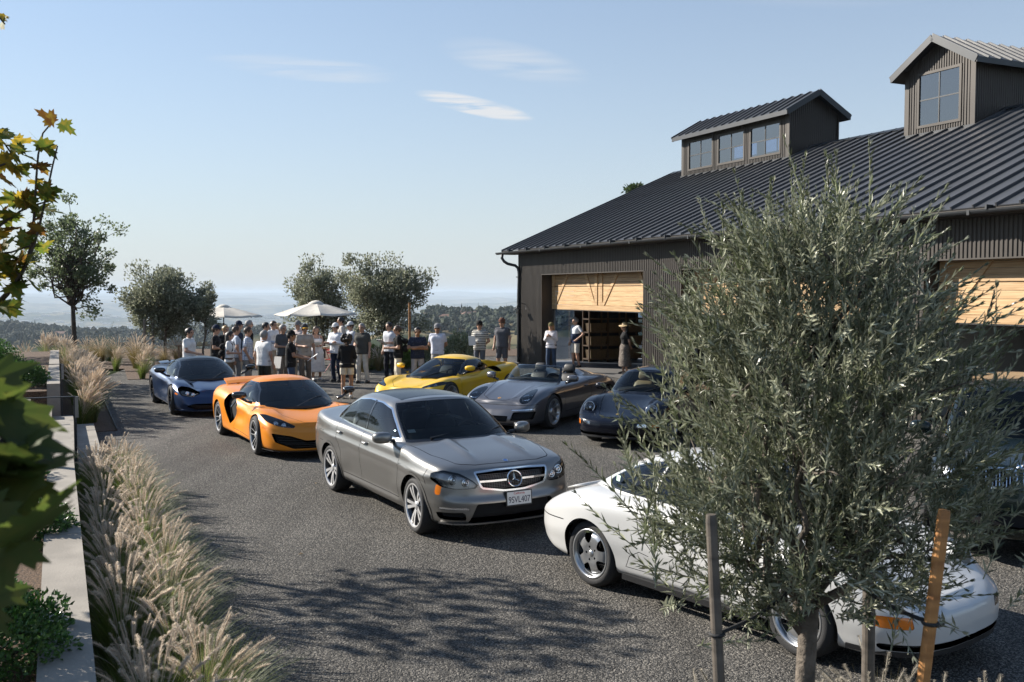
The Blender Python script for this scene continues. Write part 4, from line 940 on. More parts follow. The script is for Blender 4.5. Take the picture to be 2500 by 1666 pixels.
def build_car(name, label, loc, heading, S):
    root = empty(name, (loc[0], loc[1], 0), R(heading), label, 'car', 'cars parked on the gravel court' if S.get('group', True) else None)
    pt = S['paint']; W = S['wheel']; tb = tub(S); cb = cabin(S['cabin']) if 'cabin' in S else None
    for ax in S['axles']:
        tb.carve('arch', lambda V, P, ax=ax: np.hypot(V[:, 0] - ax, V[:, 2] - W['R']) - W['arch'], lambda cV, cN, cP: (cV[:, 1] > .45))
        if S.get('lip', .025):
            tb.carve('lip', lambda V, P, ax=ax: np.hypot(V[:, 0] - ax, V[:, 2] - W['R']) - W['arch'] - S.get('lip', .025), lambda cV, cN, cP: (cV[:, 1] > .45) & (cN[:, 1] > .3))
    S['_V'] = tb.V.copy(); S['_N'] = tb.N.copy()
    if cb is not None:
        bs = spline(np.array(S['cabin']['base'])[:, :2], 60); ctr = bs[:, 0].mean(); hole = np.vstack([np.c_[(bs[:, 0] - ctr) * .965 + ctr, bs[:, 1] * .95], [[(bs[-1, 0] - ctr) * .965 + ctr, -1], [(bs[0, 0] - ctr) * .965 + ctr, -1]]])
        hole = np.array(S['hole']) if 'hole' in S else hole
        hpoly = hole; tb.carve('hole', lambda V, P: sdf_poly(V[:, [0, 1]], hpoly), lambda cV, cN, cP: (cP[:, 1] > 1.0) & (cN[:, 2] > .2))
        # dark inner trough under the glass
        hole = hole[hole[:, 1] >= 0]; hz = pchip(hole[:, 0], S['zs']); k = len(hole)
        rim = [(x, y, z - .03) for (x, y), z in zip(hole[:k], hz[:k])]; rim += [(x, -y, z) for x, y, z in rim[::-1]]; m_ = len(rim)
        obj('cabin_lining', rim + [(x, y * .96, .30) for x, y, z in rim], [(i, (i + 1) % m_, m_ + (i + 1) % m_, m_ + i) for i in range(m_)] + [tuple(range(m_, 2 * m_))], M['trim'], root)
    for nm, fn, cond in S.get('tub_carve', []): tb.carve(nm, fn, cond, only=('', 'lip') if nm == 'gap' else ('',))
    if cb is not None:
        for nm, fn, cond in S['cabin'].get('carve', []): cb.carve(nm, fn, cond)
    # painted shell
    pieces = [tb.get('')]
    lp = tb.get('lip')
    if lp is not None: lp = (lp[0] + lp[2] * [0, .006, 0], lp[1], lp[2]); pieces.append(lp)
    sh = joinVTN(*[q for p_ in pieces for q in (p_, mirrored(*p_))])
    obj('body_shell', sh[0], sh[1], pt, root, normals=sh[2])
    if cb is not None:
        c0 = cb.get('')
        if c0 is not None:
            c0 = joinVTN(c0, mirrored(*c0)); obj('roof', c0[0], c0[1], S['cabin'].get('mat', pt), root, normals=c0[2])
    spec = {'gap': ('panel_gap', M['void'], .006, 0)}
    spec.update(S.get('parts', {}))
    for tm in (tb, cb):
        if tm is None: continue
        for nm, (pn, mt, dp, pair) in spec.items():
            g = tm.get(nm, dp)
            if g is None: continue
            if pair:
                for h_ in (g, mirrored(*g)):
                    o_ = obj(pn, h_[0], h_[1], mt, root, normals=h_[2])
                    if nm in S.get('covers', {}):
                        cvr = tm.get(nm, 0); cvr = cvr if h_ is g else mirrored(*cvr); obj('lens', cvr[0] + cvr[2] * .002, cvr[1], S['covers'][nm], o_, normals=cvr[2])
            else:
                g = joinVTN(g, mirrored(*g)); obj(pn, g[0], g[1], mt, root, normals=g[2])
    # under body
    o = np.array(S['outline'], float); mb = MB(); zb_ = pchip(o[:, 0], S['zb']) + .03
    up = [(x * .97, y * .92, z) for (x, y), z in zip(o, zb_)]; dn = [(x, -y, z) for x, y, z in up[::-1]]
    mb.add(up + dn, [tuple(range(len(up) + len(dn)))[::-1]]); mb.obj('underbody', M['void'], root)
    add_wheels(root, S, S['wheel_parts'])
    return root
# ================================================================ the cars
PAINT = {'grey': paint('grey_metallic_paint', (.225, .22, .21), .75, .33, .15, .7), 'orange': paint('orange_metallic_paint', (.78, .25, .008), .1, .38, .08, .45, .35),
         'blue': paint('dark_blue_paint', (.020, .042, .105), .55, .3, .12, .6), 'yellow': paint('yellow_paint', (.72, .44, .006), .0, .38, 0, .5, .4),
         'agate': paint('agate_grey_paint', (.145, .142, .148), .7, .32, .15), 'navy': paint('midnight_blue_paint', (.003, .004, .009), .1, .25, 0, .35, .25),
         'white': paint('white_paint', (.52, .52, .51), 0, .35, 0, .6), 'green': paint('dark_green_paint', (.004, .010, .009), .2, .25, 0, .5, .3), 'black': paint('black_paint', (.006, .006, .007), .2, .25)}
GR = M['void']
def wsf(c0, c1, v0, v1): return P_par([(-2, v0), (c0, v0), (c1, v1), (-2, v1 + .01)], 0)

# ---- grey saloon
def saloon():
    gr = [(-.46, .765), (-.2, .778), (.2, .778), (.46, .765), (.40, .60), (.12, .555), (-.12, .555), (-.40, .60)]
    hl = [(.845, .765), (.77, .80), (.62, .765), (.50, .69), (.43, .625), (.47, .60), (.66, .595), (.81, .625), (.87, .70)]
    dlo = [(.66, .985), (.44, 1.12), (.15, 1.275), (-.15, 1.325), (-.55, 1.335), (-.92, 1.30), (-1.22, 1.19), (-1.50, 1.045), (-1.42, 1.015), (-.3, .985)]
    qs = chaikin(dlo, 1); qg = chaikin(gr, 1)
    def cap(x, y):
        r = .028 * np.exp(-((np.abs(y) - (.31 + .05 * (x - 1.0))) / .045) ** 2) * sstep(.95, 1.15, x) * (1 - sstep(1.55, 1.95, x))
        return r + .018 * (np.abs(y) < .28 + .05 * (x - 1)) * 0
    def smod(G, v, wS):
        z = G[..., 2]; x = G[..., 0]; ln = .70 + .055 * (-(x - 1.3)) / 2.6
        G[..., 1] += wS[:, None] * (.016 * sstep(-.02, .0, z - ln) * (1 - sstep(.0, .09, z - ln)))
        G[..., 1] -= wS[:, None] * .022 * np.exp(-((z - .48) / .12) ** 2) * sstep(-.95, -.6, x) * (1 - sstep(.6, .95, x))
        G[..., 1] += wS[:, None] * .028 * np.exp(-((z - .29) / .035) ** 2) * sstep(-1.0, -.9, x) * (1 - sstep(.9, 1.0, x))
        return G
    S = dict(outline=[(2.19, 0), (2.175, .30), (2.115, .58), (1.975, .79), (1.74, .878), (1.38, .905), (1.0, .89), (0, .885), (-1.0, .89), (-1.38, .905), (-1.9, .87), (-2.25, .79), (-2.43, .62), (-2.50, .32), (-2.52, 0)],
             levels=[(0, 0, .12, .11, .12), (.08, .05, .04, .07, .06), (.22, .2, .0, .035, .0), (.45, .42, .0, .0, .0), (.6, .56, .035, .0, .01), (.8, .8, .055, .018, .03), (.93, .94, .085, .035, .04), (1, 1, .12, .062, .06)], sh_w=2, sh_it=3,
             zb=[(2.2, .20), (1.8, .19), (1.0, .20), (-1.0, .21), (-2.0, .24), (-2.52, .27)],
             zs=[(2.2, .77), (1.9, .825), (1.38, .885), (1.0, .925), (0, .95), (-1.0, .985), (-1.6, 1.005), (-2.1, 1.03), (-2.52, 1.0)],
             zc=[(2.1, .79), (1.85, .87), (1.4, .945), (1.0, .99), (0, .98), (-1.8, 1.05), (-2.2, 1.075), (-2.5, 1.06)], crown=3.2, cap_mod=cap, side_mod=smod,
             flares=[(1.38, .012, .42), (-1.38, .012, .42)], axles=(1.3825, -1.3825), steer=-3,
             wheel=dict(R=.325, arch=.352, y=.885, w=.24), lip=.03,
             paint=PAINT['grey'], wheel_parts=wheel_parts('twin5', .325, .245, .24, M['machined'], M['gunmetal']))
    S['cabin'] = dict(base=[(1.03, 0, .985), (.95, .42, .98), (.74, .70, .965), (.45, .775, .955), (-.3, .785, .965), (-1.0, .765, .985), (-1.52, .70, 1.01), (-1.78, .50, 1.04), (-1.85, 0, 1.06)],
                      top=[(.22, 0, 1.395), (.19, .36, 1.385), (.06, .54, 1.36), (-.12, .58, 1.36), (-.5, .59, 1.37), (-.85, .57, 1.36), (-1.1, .49, 1.335), (-1.18, .28, 1.345), (-1.2, 0, 1.355)],
                      roof=[(.22, 1.40), (0, 1.425), (-.4, 1.44), (-.9, 1.42), (-1.2, 1.36)], bulge=.03,
                      carve=[('bpillar', L_side([(-.30, .97), (-.37, 1.40)], .028), lambda a, n, p: (np.abs(n[:, 1]) > .3) & (sdf_poly(a[:, [0, 2]], qs) < .01)),
                             ('glass', lambda V, P: sdf_poly(V[:, [0, 2]], qs), side_c),
                             ('trimline', lambda V, P: sdf_poly(V[:, [0, 2]], qs) - .016, side_c),
                             ('screen', wsf(1.9, 1.93, .03, .96), lambda a, n, p: (p[:, 0] < 3) & (p[:, 1] < 1.1)),
                             ('seal', wsf(1.98, 2.02, -.2, .985), lambda a, n, p: (p[:, 0] < 3) & (p[:, 1] < 1.1)),
                             ('rear', P_par([(6.3, .08), (10, .08), (10, .92), (6.35, .9)], 0), lambda a, n, p: (p[:, 0] > 5) & (p[:, 1] < 1.1)),
                             ('sunroof', P_top([(.10, -1), (.10, .46), (-.86, .46), (-.86, -1)], 0), lambda a, n, p: n[:, 2] > .7)])
    fc = in_front(1.62)
    S['tub_carve'] = [('grille', lambda V, P: sdf_poly(V[:, [1, 2]], qg) + .009, fc), ('gframe', lambda V, P: sdf_poly(V[:, [1, 2]], qg) - .011, fc),
                      ('headlight', P_front(hl, 1), in_front(1.4)),
                      ('intake', P_front([(-.56, .225), (.56, .225), (.47, .435), (-.47, .435)], 1), fc),
                      ('intake2', P_front([(.575, .255), (.80, .265), (.83, .345), (.60, .35)], 1), fc),
                      ('drl', P_front([(.555, .372), (.82, .378), (.825, .404), (.56, .398)], 1), fc),
                      ('marker', P_side([(1.855, .535), (1.925, .53), (1.935, .635), (1.865, .645)], 1), lambda a, n, p: (a[:, 1] > .5)),
                      ('gap', L_side([(.96, .935), (.94, .62), (.91, .335), (-.96, .345), (-.955, .62), (-1.13, .80), (-1.15, .99)]), side_c),
                      ('gap', L_side([(-.285, .96), (-.30, .62), (-.30, .34)]), side_c),
                      ('gap', L_side([(1.70, .80), (1.66, .70), (1.70, .62)]), side_c),
                      ('gap', L_top([(1.0, .745), (1.5, .71), (1.86, .60)]), up_c), ('gap', L_top([(1.985, -.1), (1.96, .40), (1.90, .56), (1.86, .60)], .005), up_c),
                      ('gap', L_side([(-1.62, .82), (-1.80, .82), (-1.80, .68), (-1.62, .68), (-1.62, .82)], .003), side_c),
                      ('cowl', P_top([(1.09, -1), (1.06, .45), (.92, .68), (.70, .74), (.5, .5), (.5, -1)], 0), lambda a, n, p: (n[:, 2] > .5))]
    S['parts'] = dict(glass=('side_window', M['carglass'], .004, 1), screen=('windscreen', M['screen'], .003, 0), rear=('rear_window', M['carglass'], .004, 0), seal=('window_seal', M['gloss_black'], .001, 0),
                      bpillar=('door_pillar', M['gloss_black'], .002, 1), trimline=('window_trim', M['chrome'], 0, 1), sunroof=('sunroof', M['roofglass'], .002, 0), gframe=('grille_frame', M['satin'], 0, 0),
                      grille=('grille', GR, .05, 0), headlight=('headlight', pm('lamp_bowl', (.30, .30, .31), .25, metal=.6), .05, 1), intake=('lower_intake', GR, .06, 0), intake2=('side_intake', GR, .06, 1), drl=('daytime_lamp', M['bulb'], .005, 1),
                      marker=('side_marker', M['amber'], 0, 1), cowl=('cowl_panel', M['black_plastic'], .012, 0), gap=('panel_gap', M['void'], .006, 0))
    S['covers'] = {'headlight': M['lens']}
    root = build_car('saloon_car', 'dark silver grey four-door saloon with a round star on its grille', (-1.0425, 12.6257), -59.95, S)
    # grille bar, mesh and star
    for s_ in (1, -1):
        mb = MB(); P = [on_front(S, s_ * y, .672, -.006)[0] for y in np.linspace(.09, .42, 7)]
        for a, b in zip(P[:-1], P[1:]): mb.bar(a, b, .03, .022)
        mb.obj('grille_bar', M['satin'], root)
    mb = MB()
    for z in np.arange(.585, .77, .017):
        P = [on_front(S, y, z, -.04)[0] for y in np.linspace(-.40, .40, 12)]
        for a, b in zip(P[:-1], P[1:]): mb.bar(a, b, .006, .004)
    for y in np.arange(-.38, .39, .03):
        P = [on_front(S, y, z, -.04)[0] for z in np.linspace(.59, .76, 4)]
        for a, b in zip(P[:-1], P[1:]): mb.bar(a, b, .004, .006, up=(0, 1, 0))
    mb.obj('grille_mesh', M['gunmetal'], root)
    p, n = on_front(S, 0, .672, .0); n, sd, u = frame_of(n); rad = .088; mb = MB()
    mb.tube([p + n * .012 + (math.cos(t) * sd + math.sin(t) * u) * rad for t in np.linspace(0, 2 * math.pi, 33)], .0085, 8, cap=False)
    for k in range(3):
        t = math.pi / 2 + k * 2 * math.pi / 3; e = math.cos(t) * sd + math.sin(t) * u; f_ = -math.sin(t) * sd + math.cos(t) * u
        mb.add([p + n * .006 + f_ * .016 - e * .006, p + n * .006 - f_ * .016 - e * .006, p + n * .010 + e * rad, p + n * .026], [(0, 3, 2), (3, 1, 2), (0, 1, 3)])
    mb.obj('star_emblem', M['chrome'], root)
    p, n = on_top(S, 1.93, 0, .003); disc_emblem(root, 'bonnet_badge', p, n, .028, [(0, 1, .002, pm('badge_blue', (.02, .07, .25), .3, coat=1)), (.8, 1.1, .004, M['chrome'])])
    # number plate
    p, n = on_front(S, 0, .475, .0); px = p[0] + .012
    e = empty('number_plate'); e.parent = root; e.location = (px, 0.03, .462); e.rotation_euler = (0, R(-4), 0)
    MB().box(-.014, .0, -.165, .165, -.085, .085).obj('plate_frame', M['black_plastic'], e)
    MB().box(0, .003, -.152, .152, -.068, .074).obj('plate_sheet', pm('plate_white', (.72, .73, .72), .4), e)
    text_obj('plate_lettering', '9SVL407', .098, M['ink'], e, (.0045, 0, -.016), (R(90), 0, R(90)), .0008, .80)
    text_obj('plate_state_name', 'California', .036, pm('plate_red', (.5, .03, .04), .5), e, (.0045, 0, .056), (R(90), 0, R(90)), .0006)
    # lamps inside the headlights
    for s_ in (1, -1):
        for (y, z, r_) in ((.70, .70, .052), (.57, .665, .042)):
            p, n = on_front(S, s_ * y, z, -.045); disc_emblem(root, 'headlamp_projector', p, (1, 0, .1), r_, [(0, .7, .02, M['bulb']), (.72, 1.1, .012, M['chrome'])])
    # three-slat fins in the lower intake, air dam, mirrors and cabin
    mb = MB(); V = []
    for y in np.linspace(-.78, .78, 17): p, n = on_front(S, y, .225, .01); V.append(p)
    for a, b in zip(V[:-1], V[1:]): mb.bar(a, b, .05, .016)
    mb.obj('front_lip', PAINT['grey'], root)
    plain_mirror(root, .66, .965, 1.01, PAINT['grey'], .085, .115, .07, arm=(-.02, -.17, -.06), arm_mat=M['black_plastic'])
    handle(root, S, -.14, .835, PAINT['grey']); handle(root, S, -1.03, .865, PAINT['grey'], .16)
    dash(root, .25, .88, .98, .66); seats(root, M['leather'], (-.18,), .38, .46); seats(root, M['leather'], (-.95,), .36, .48); steering(root, .22, .38, .93)
    wipers(root, [((.93, -.45, 1.0), (.85, .15, 1.045)), ((.93, .30, 1.0), (.72, .62, 1.05))])
    mb = MB(); mb.bar((.12, -.11, 1.33), (.12, .11, 1.33), .05, .06); mb.obj('inner_mirror', M['black_plastic'], root)
    p, n = on_side(S, .98, .79, -1, .003)
    for s_ in (1, -1):
        p, n = on_side(S, 1.0, .735, s_, .002); text_obj('wing_badge', '6.3', .05, M['chrome'], root, p, (R(90), 0, R(0) if s_ < 0 else R(180)), .002)
    MB().add([(.62, -.60, 1.035), (.62, -.50, 1.035), (.565, -.50, 1.065), (.565, -.60, 1.065)], [(0, 1, 2, 3)]).obj('permit_sticker', M['white'], root)
    return root
saloon()

# ---- the two mid-engined coupes in orange and blue, and the yellow one
def coupe(name, label, loc, head, pt, kind):
    twelve, seven, yel = kind == 'a', kind == 'b', kind == 'c'
    hl = {'a': [(.87, .70), (.80, .705), (.60, .63), (.40, .525), (.44, .495), (.66, .525), (.83, .60)], 'b': [(.85, .60), (.76, .665), (.58, .635), (.40, .535), (.40, .495), (.60, .43), (.80, .47)], 'c': [(.90, .68), (.80, .705), (.52, .60), (.50, .56), (.78, .60), (.90, .63)]}[kind]
    def smod(G, v, wS):
        x, z = G[..., 0], G[..., 2]
        G[..., 1] -= wS[:, None] * (.085 if not yel else .06) * np.exp(-((x - .05) / .55) ** 2) * np.exp(-((z - .50) / .16) ** 2)
        G[..., 1] += wS[:, None] * .03 * np.exp(-((z - .20) / .05) ** 2) * np.exp(-((x - .1) / .7) ** 2)
        return G
    def cap(x, y):
        q = -.05 * np.exp(-((np.abs(y) - .44) / .10) ** 2) * sstep(.9, 1.2, x) * (1 - sstep(1.75, 2.1, x))
        return q * (0 if twelve else 1 if seven else .35) + .018 * np.exp(-((np.abs(y) - .60) / .09) ** 2) * sstep(1.0, 1.3, x) * (1 - sstep(1.6, 1.9, x))
    S = dict(outline=[(2.27, 0), (2.245, .32), (2.15, .62), (1.95, .82), (1.62, .915), (1.335, .94), (.8, .915), (.2, .90), (-.3, .915), (-.9, .95), (-1.335, .96), (-1.8, .93), (-2.1, .83), (-2.22, .5), (-2.25, 0)],
             levels=[(0, 0, .03, .10, .05), (.1, .07, .0, .04, 0), (.3, .28, .0, .01, 0), (.5, .5, .05, .0, .0), (.75, .78, .14, .02, .02), (1, 1, .27, .10, .05)],
             zb=[(2.3, .135), (1, .14), (-1.5, .15), (-2.25, .2)],
             zs=[(2.27, .50), (2.05, .57), (1.8, .66), (1.5, .755), (1.25, .785), (.8, .75), (.2, .74), (-.4, .82), (-1.0, .905), (-1.5, .925), (-2.25, .90)],
             zc=[(2.1, .53), (1.8, .61), (1.4, .675), (1.1, .725), (.6, .80), (-.9, .90), (-1.6, .93), (-2.25, .91)], crown=2.2, side_mod=smod, cap_mod=cap, sh_w=6, sh_it=26,
             axles=(1.335, -1.335), steer=-2, wheel=dict(R=.33, arch=.358, y=.935, w=.25), lip=.0, paint=pt, liner=.93)
    S['cabin'] = dict(base=[(1.24, 0, .70), (1.13, .42, .70), (.72, .67, .745), (.3, .73, .765), (-.2, .75, .80), (-.6, .71, .84), (-.95, .58, .87), (-1.25, .35, .895), (-1.35, 0, .90)],
                      top=[(.10, 0, 1.16), (.05, .30, 1.15), (-.06, .475, 1.125), (-.2, .515, 1.12), (-.4, .52, 1.12), (-.6, .49, 1.10), (-.75, .43, 1.075), (-.88, .25, 1.085), (-.92, 0, 1.09)],
                      roof=[(.1, 1.165), (-.3, 1.20), (-.92, 1.10)], bulge=.045, sh_w=4, sh_it=12, mat=pt)
    dlo = {'a': [(.62, .80), (.30, .98), (.0, 1.085), (-.42, 1.09), (-.72, .99), (-.62, .89), (-.2, .835)], 'b': [(.66, .79), (.30, .99), (.0, 1.09), (-.45, 1.09), (-.80, .96), (-.62, .88), (-.2, .83)], 'c': [(.60, .80), (.30, .97), (.0, 1.08), (-.50, 1.08), (-.78, .95), (-.70, .87), (-.2, .83)]}[kind]
    qd = chaikin(dlo, 1)
    S['cabin']['carve'] = [('glass', lambda V, P: sdf_poly(V[:, [0, 2]], qd), side_c), ('trimline', lambda V, P: sdf_poly(V[:, [0, 2]], qd) - .018, side_c),
                           ('screen', wsf(1.86, 1.86, .02, .95), lambda a, n, p: (p[:, 0] < 3) & (p[:, 1] < 1.1)), ('seal', wsf(1.93, 1.93, -.2, .975), lambda a, n, p: (p[:, 0] < 3) & (p[:, 1] < 1.1)),
                           ('rear', P_par([(6.3, .1), (10, .1), (10, .9), (6.4, .88)], 0), lambda a, n, p: (p[:, 0] > 5) & (p[:, 1] < 1.1))]
    if seven: S['cabin']['carve'].append(('blackroof', P_par([(2.3, .97), (9, .9), (9, 3), (-1, 3), (-1, .97)], 0), None))
    fc = in_front(1.3)
    S['tub_carve'] = [('headlight', P_front(hl, 2), in_front(1.25)),
                      ('intake', P_front({'a': [(-.80, .43), (-.52, .385), (-.30, .31), (.30, .31), (.52, .385), (.80, .43), (.76, .29), (.50, .185), (-.50, .185), (-.76, .29)], 'b': [(-.55, .30), (.55, .30), (.72, .25), (.55, .17), (-.55, .17), (-.72, .25)], 'c': [(-.60, .32), (.60, .32), (.7, .22), (-.7, .22)]}[kind], 1), in_front(1.5)),
                      ('marker', P_side([(1.70, .50), (1.83, .475), (1.84, .50), (1.72, .535)], 1), lambda a, n, p: a[:, 1] > .6)]
    if not seven: S['tub_carve'].append(('vent', P_side({'a': [(-.16, .69), (-.42, .80), (-.78, .86), (-.84, .66), (-.66, .45), (-.48, .31), (-.30, .40), (-.20, .56)], 'c': [(-.62, .90), (-.95, .92), (-1.0, .76), (-.72, .78)]}[kind], 2), lambda a, n, p: (np.abs(n[:, 1]) > .1) & (a[:, 1] > .5)))
    if seven: S['tub_carve'].append(('vent', P_side([(1.0, .60), (.93, .66), (.80, .58), (.86, .40), (.98, .38)], 1), side_c))
    S['tub_carve'] += [('gap', L_side([(.86, .74), (.90, .45), (.84, .24), (-.28, .26), (-.16, .55), (-.24, .76)] if not yel else [(.80, .74), (.84, .45), (.78, .24), (-.52, .26), (-.60, .60), (-.56, .84)]), side_c),
                       ('gap', L_top([(1.18, .60), (1.62, .52), (1.95, .24), (1.98, -.1)], .004), up_c), ('gap', L_top([(1.05, .56), (1.18, .60)], .004), up_c),
                       ('cowl', P_top([(1.30, -1), (1.18, .45), (.95, .60), (.80, .60), (.8, -1)], 0), lambda a, n, p: n[:, 2] > .5)]
    S['parts'] = dict(glass=('side_window', M['carglass'] if not yel else M['darkglass'], .003, 1), screen=('windscreen', M['screen'], .003, 0), rear=('rear_window', M['darkglass'], .004, 0), seal=('window_seal', M['gloss_black'], .001, 0), trimline=('window_trim', M['gloss_black'], .001, 1),
                      headlight=('headlight', pm('lamp_bowl', (.05, .05, .055), .25, metal=.5) if not seven else M['gloss_black'], .07, 1), intake=('front_intake', GR, .07, 0), vent=('side_intake', GR, .10, 1), marker=('side_marker', M['amber'], .001, 1),
                      blackroof=('roof_panel', M['roofglass'], .0, 0), cowl=('cowl_panel', M['black_plastic'], .01, 0), gap=('panel_gap', M['void'], .006, 0))
    if not seven: S['covers'] = {'headlight': M['lens']}
    S['wheel_parts'] = {'a': wheel_parts('ten', .33, .248, .25, M['machined'], M['gunmetal']), 'b': wheel_parts('ten', .33, .252, .25, M['gunmetal'], M['gloss_black']), 'c': wheel_parts('five2', .345, .265, .25, M['silver'])}[kind]
    root = build_car(name, label, loc, head, S)
    for s_ in (1, -1):
        y0, z0 = {'a': (.70, .605), 'b': (.66, .545), 'c': (.75, .655)}[kind]
        for k in range(2):
            p, n = on_front(S, s_ * (y0 - k * .12), z0 - k * .035, -.04); disc_emblem(root, 'headlamp_projector', p, (.9, 0, .35), .036, [(0, .7, .02, M['bulb']), (.72, 1.1, .01, M['chrome'])])
        if seven or twelve:
            mb = MB(); ed = [on_front(S, s_ * y, z, -.02 if seven else -.012)[0] for y, z in ([(.78, .50), (.62, .465), (.43, .515)] if seven else [(.82, .63), (.66, .545), (.47, .515)])]
            for a, b in zip(ed[:-1], ed[1:]): mb.bar(a, b, .012, .012)
            mb.obj('daytime_lamp', M['bulb'], root)
    if twelve or seven:
        mb = MB()
        for z in (.21, .25, .29, .33, .37) if twelve else (.21, .25):
            hw = pchip(z, [(.19, .50), (.29, .70), (.40, .74)]); P = [on_front(S, float(y), z, -.035)[0] for y in np.linspace(-hw, hw, 13)]
            for a, b in zip(P[:-1], P[1:]): mb.bar(a, b, .03, .007)
        mb.obj('intake_slats', M['black_plastic'], root)
    mb = MB(); P = [on_front(S, float(y), .155, .012)[0] for y in np.linspace(-.84, .84, 19)]
    for a, b in zip(P[:-1], P[1:]): mb.bar(a, b, .07, .014)
    mb.obj('front_splitter', M['gloss_black'] if not seven else pt, root)
    if twelve:
        for s_ in (1, -1):
            mb = MB(); pts = [(-.40, .80), (-.50, .62), (-.47, .42)]; P = [np.array([x, s_ * (on_side(S, x, z, 1)[0][1] - .03), z]) for x, z in pts]
            for a, b in zip(P[:-1], P[1:]): mb.bar(a, b, .02, .05, up=(1, 0, 0))
            mb.obj('intake_blade', M['gloss_black'], root)
    # rear wing / air brake
    if not yel:
        V = []; ny = 15
        for j, y in enumerate(np.linspace(-.66, .66, ny)):
            q = 1 - .10 * (abs(y) / .74) ** 3; xo = -1.98 + .10 * (y / .74) ** 2
            for dx, dz in ((.17, .0), (.05, .045), (-.14, .085), (-.13, .065), (.04, .02), (.16, -.012)): V.append((xo + dx, y, .955 + dz * (1 if twelve else .5) - .03 * (abs(y) / .74) ** 4))
        F = [(j * 6 + k, j * 6 + (k + 1) % 6, (j + 1) * 6 + (k + 1) % 6, (j + 1) * 6 + k) for j in range(ny - 1) for k in range(6)] + [tuple(range(6))[::-1], tuple(range((ny - 1) * 6, ny * 6))]
        w_ = obj('rear_wing', V, F, pt if twelve else M['gloss_black'], root, smooth=False)
        mb = MB()
        for s_ in (1, -1): mb.bar((-1.92, s_ * .4, .90), (-1.98, s_ * .4, 1.0), .05, .02)
        mb.obj('wing_strut', M['black_plastic'], w_)
    else:
        for s_ in (1, -1): V, F = box_loft([(-.55, .98, .02, .07), (-.80, .97, .035, .085), (-1.15, .945, .05, .06), (-1.6, .925, .05, .02)]); obj('rear_buttress', [(x, y + s_ * (.60 + .06 * (-.75 - x)), z) for x, y, z in V], F, pt, root, smooth=True)
    mm = {'a': pm('carbon_black', (.02, .02, .021), .2, coat=1), 'b': M['gloss_black'], 'c': pt}[kind]
    plain_mirror(root, .62, 1.0 if not seven else 1.03, .95, mm, .08, .12, .062, arm=(.02, -.22, -.15), arm_mat=M['gloss_black'] if not twelve else mm)
    dash(root, .38, 1.05, .735, .60); seats(root, M['leather'] if not yel else M['leather_grey'], (-.15,), .34, .30); steering(root, .36, .35, .74, .17)
    wipers(root, [((1.12, -.12 if twelve else .05, .745), (.70, .48, .895))])
    return root
coupe('orange_supercar', 'orange mid-engined supercar with black side intakes and raised rear wing', (-4.183, 18.02), -60.97, PAINT['orange'], 'a')
coupe('blue_supercar', 'dark metallic blue supercar with hollow black headlights at the back left', (-7.476, 23.475), -61.7, PAINT['blue'], 'b')
coupe('yellow_supercar', 'bright yellow mid-engined sports car parked nose left behind the saloon', (-1.55, 24.03), -119.3, PAINT['yellow'], 'c')

# ---- classic rear-engined coupe, white and midnight blue
def lamp_round(root, p, n, rad, mt, bezel):
    n, sd, u = frame_of(n); p = np.array(p); e = empty('headlight'); e.parent = root
    t = np.arange(32) * 2 * np.pi / 32; E = np.cos(t)[:, None] * sd + np.sin(t)[:, None] * u
    def rings(rs): return np.vstack([p + E * r * rad + n * h for r, h in rs]), np.vstack([np.stack([a * 32 + np.arange(32), a * 32 + (np.arange(32) + 1) % 32, (a + 1) * 32 + (np.arange(32) + 1) % 32, (a + 1) * 32 + np.arange(32)], 1) for a in range(len(rs) - 1)])
    V, F = rings([(1.0, .006), (1.10, .004), (1.17, -.012), (1.20, -.06), (1.22, -.30)]); obj('bucket', V, F, mt, e, smooth=True)
    V, F = rings([(1.05, .005), (1.00, .014), (.96, .004)]); obj('bezel', V, F, bezel, e, smooth=True)
    V, F = rings([(.97, .003), (.7, .022), (.35, .032), (.001, .035)]); obj('lens', V, F, M['lens'], e, smooth=True)
    V, F = rings([(.97, .0), (.8, -.03), (.4, -.055), (.001, -.06)]); obj('reflector', V, F, M['bulb'], e, smooth=True)
    V, F = rings([(.30, -.03), (.25, -.01), (.001, -.005)]); obj('bulb_shield', V, F, M['chrome'], e, smooth=True)
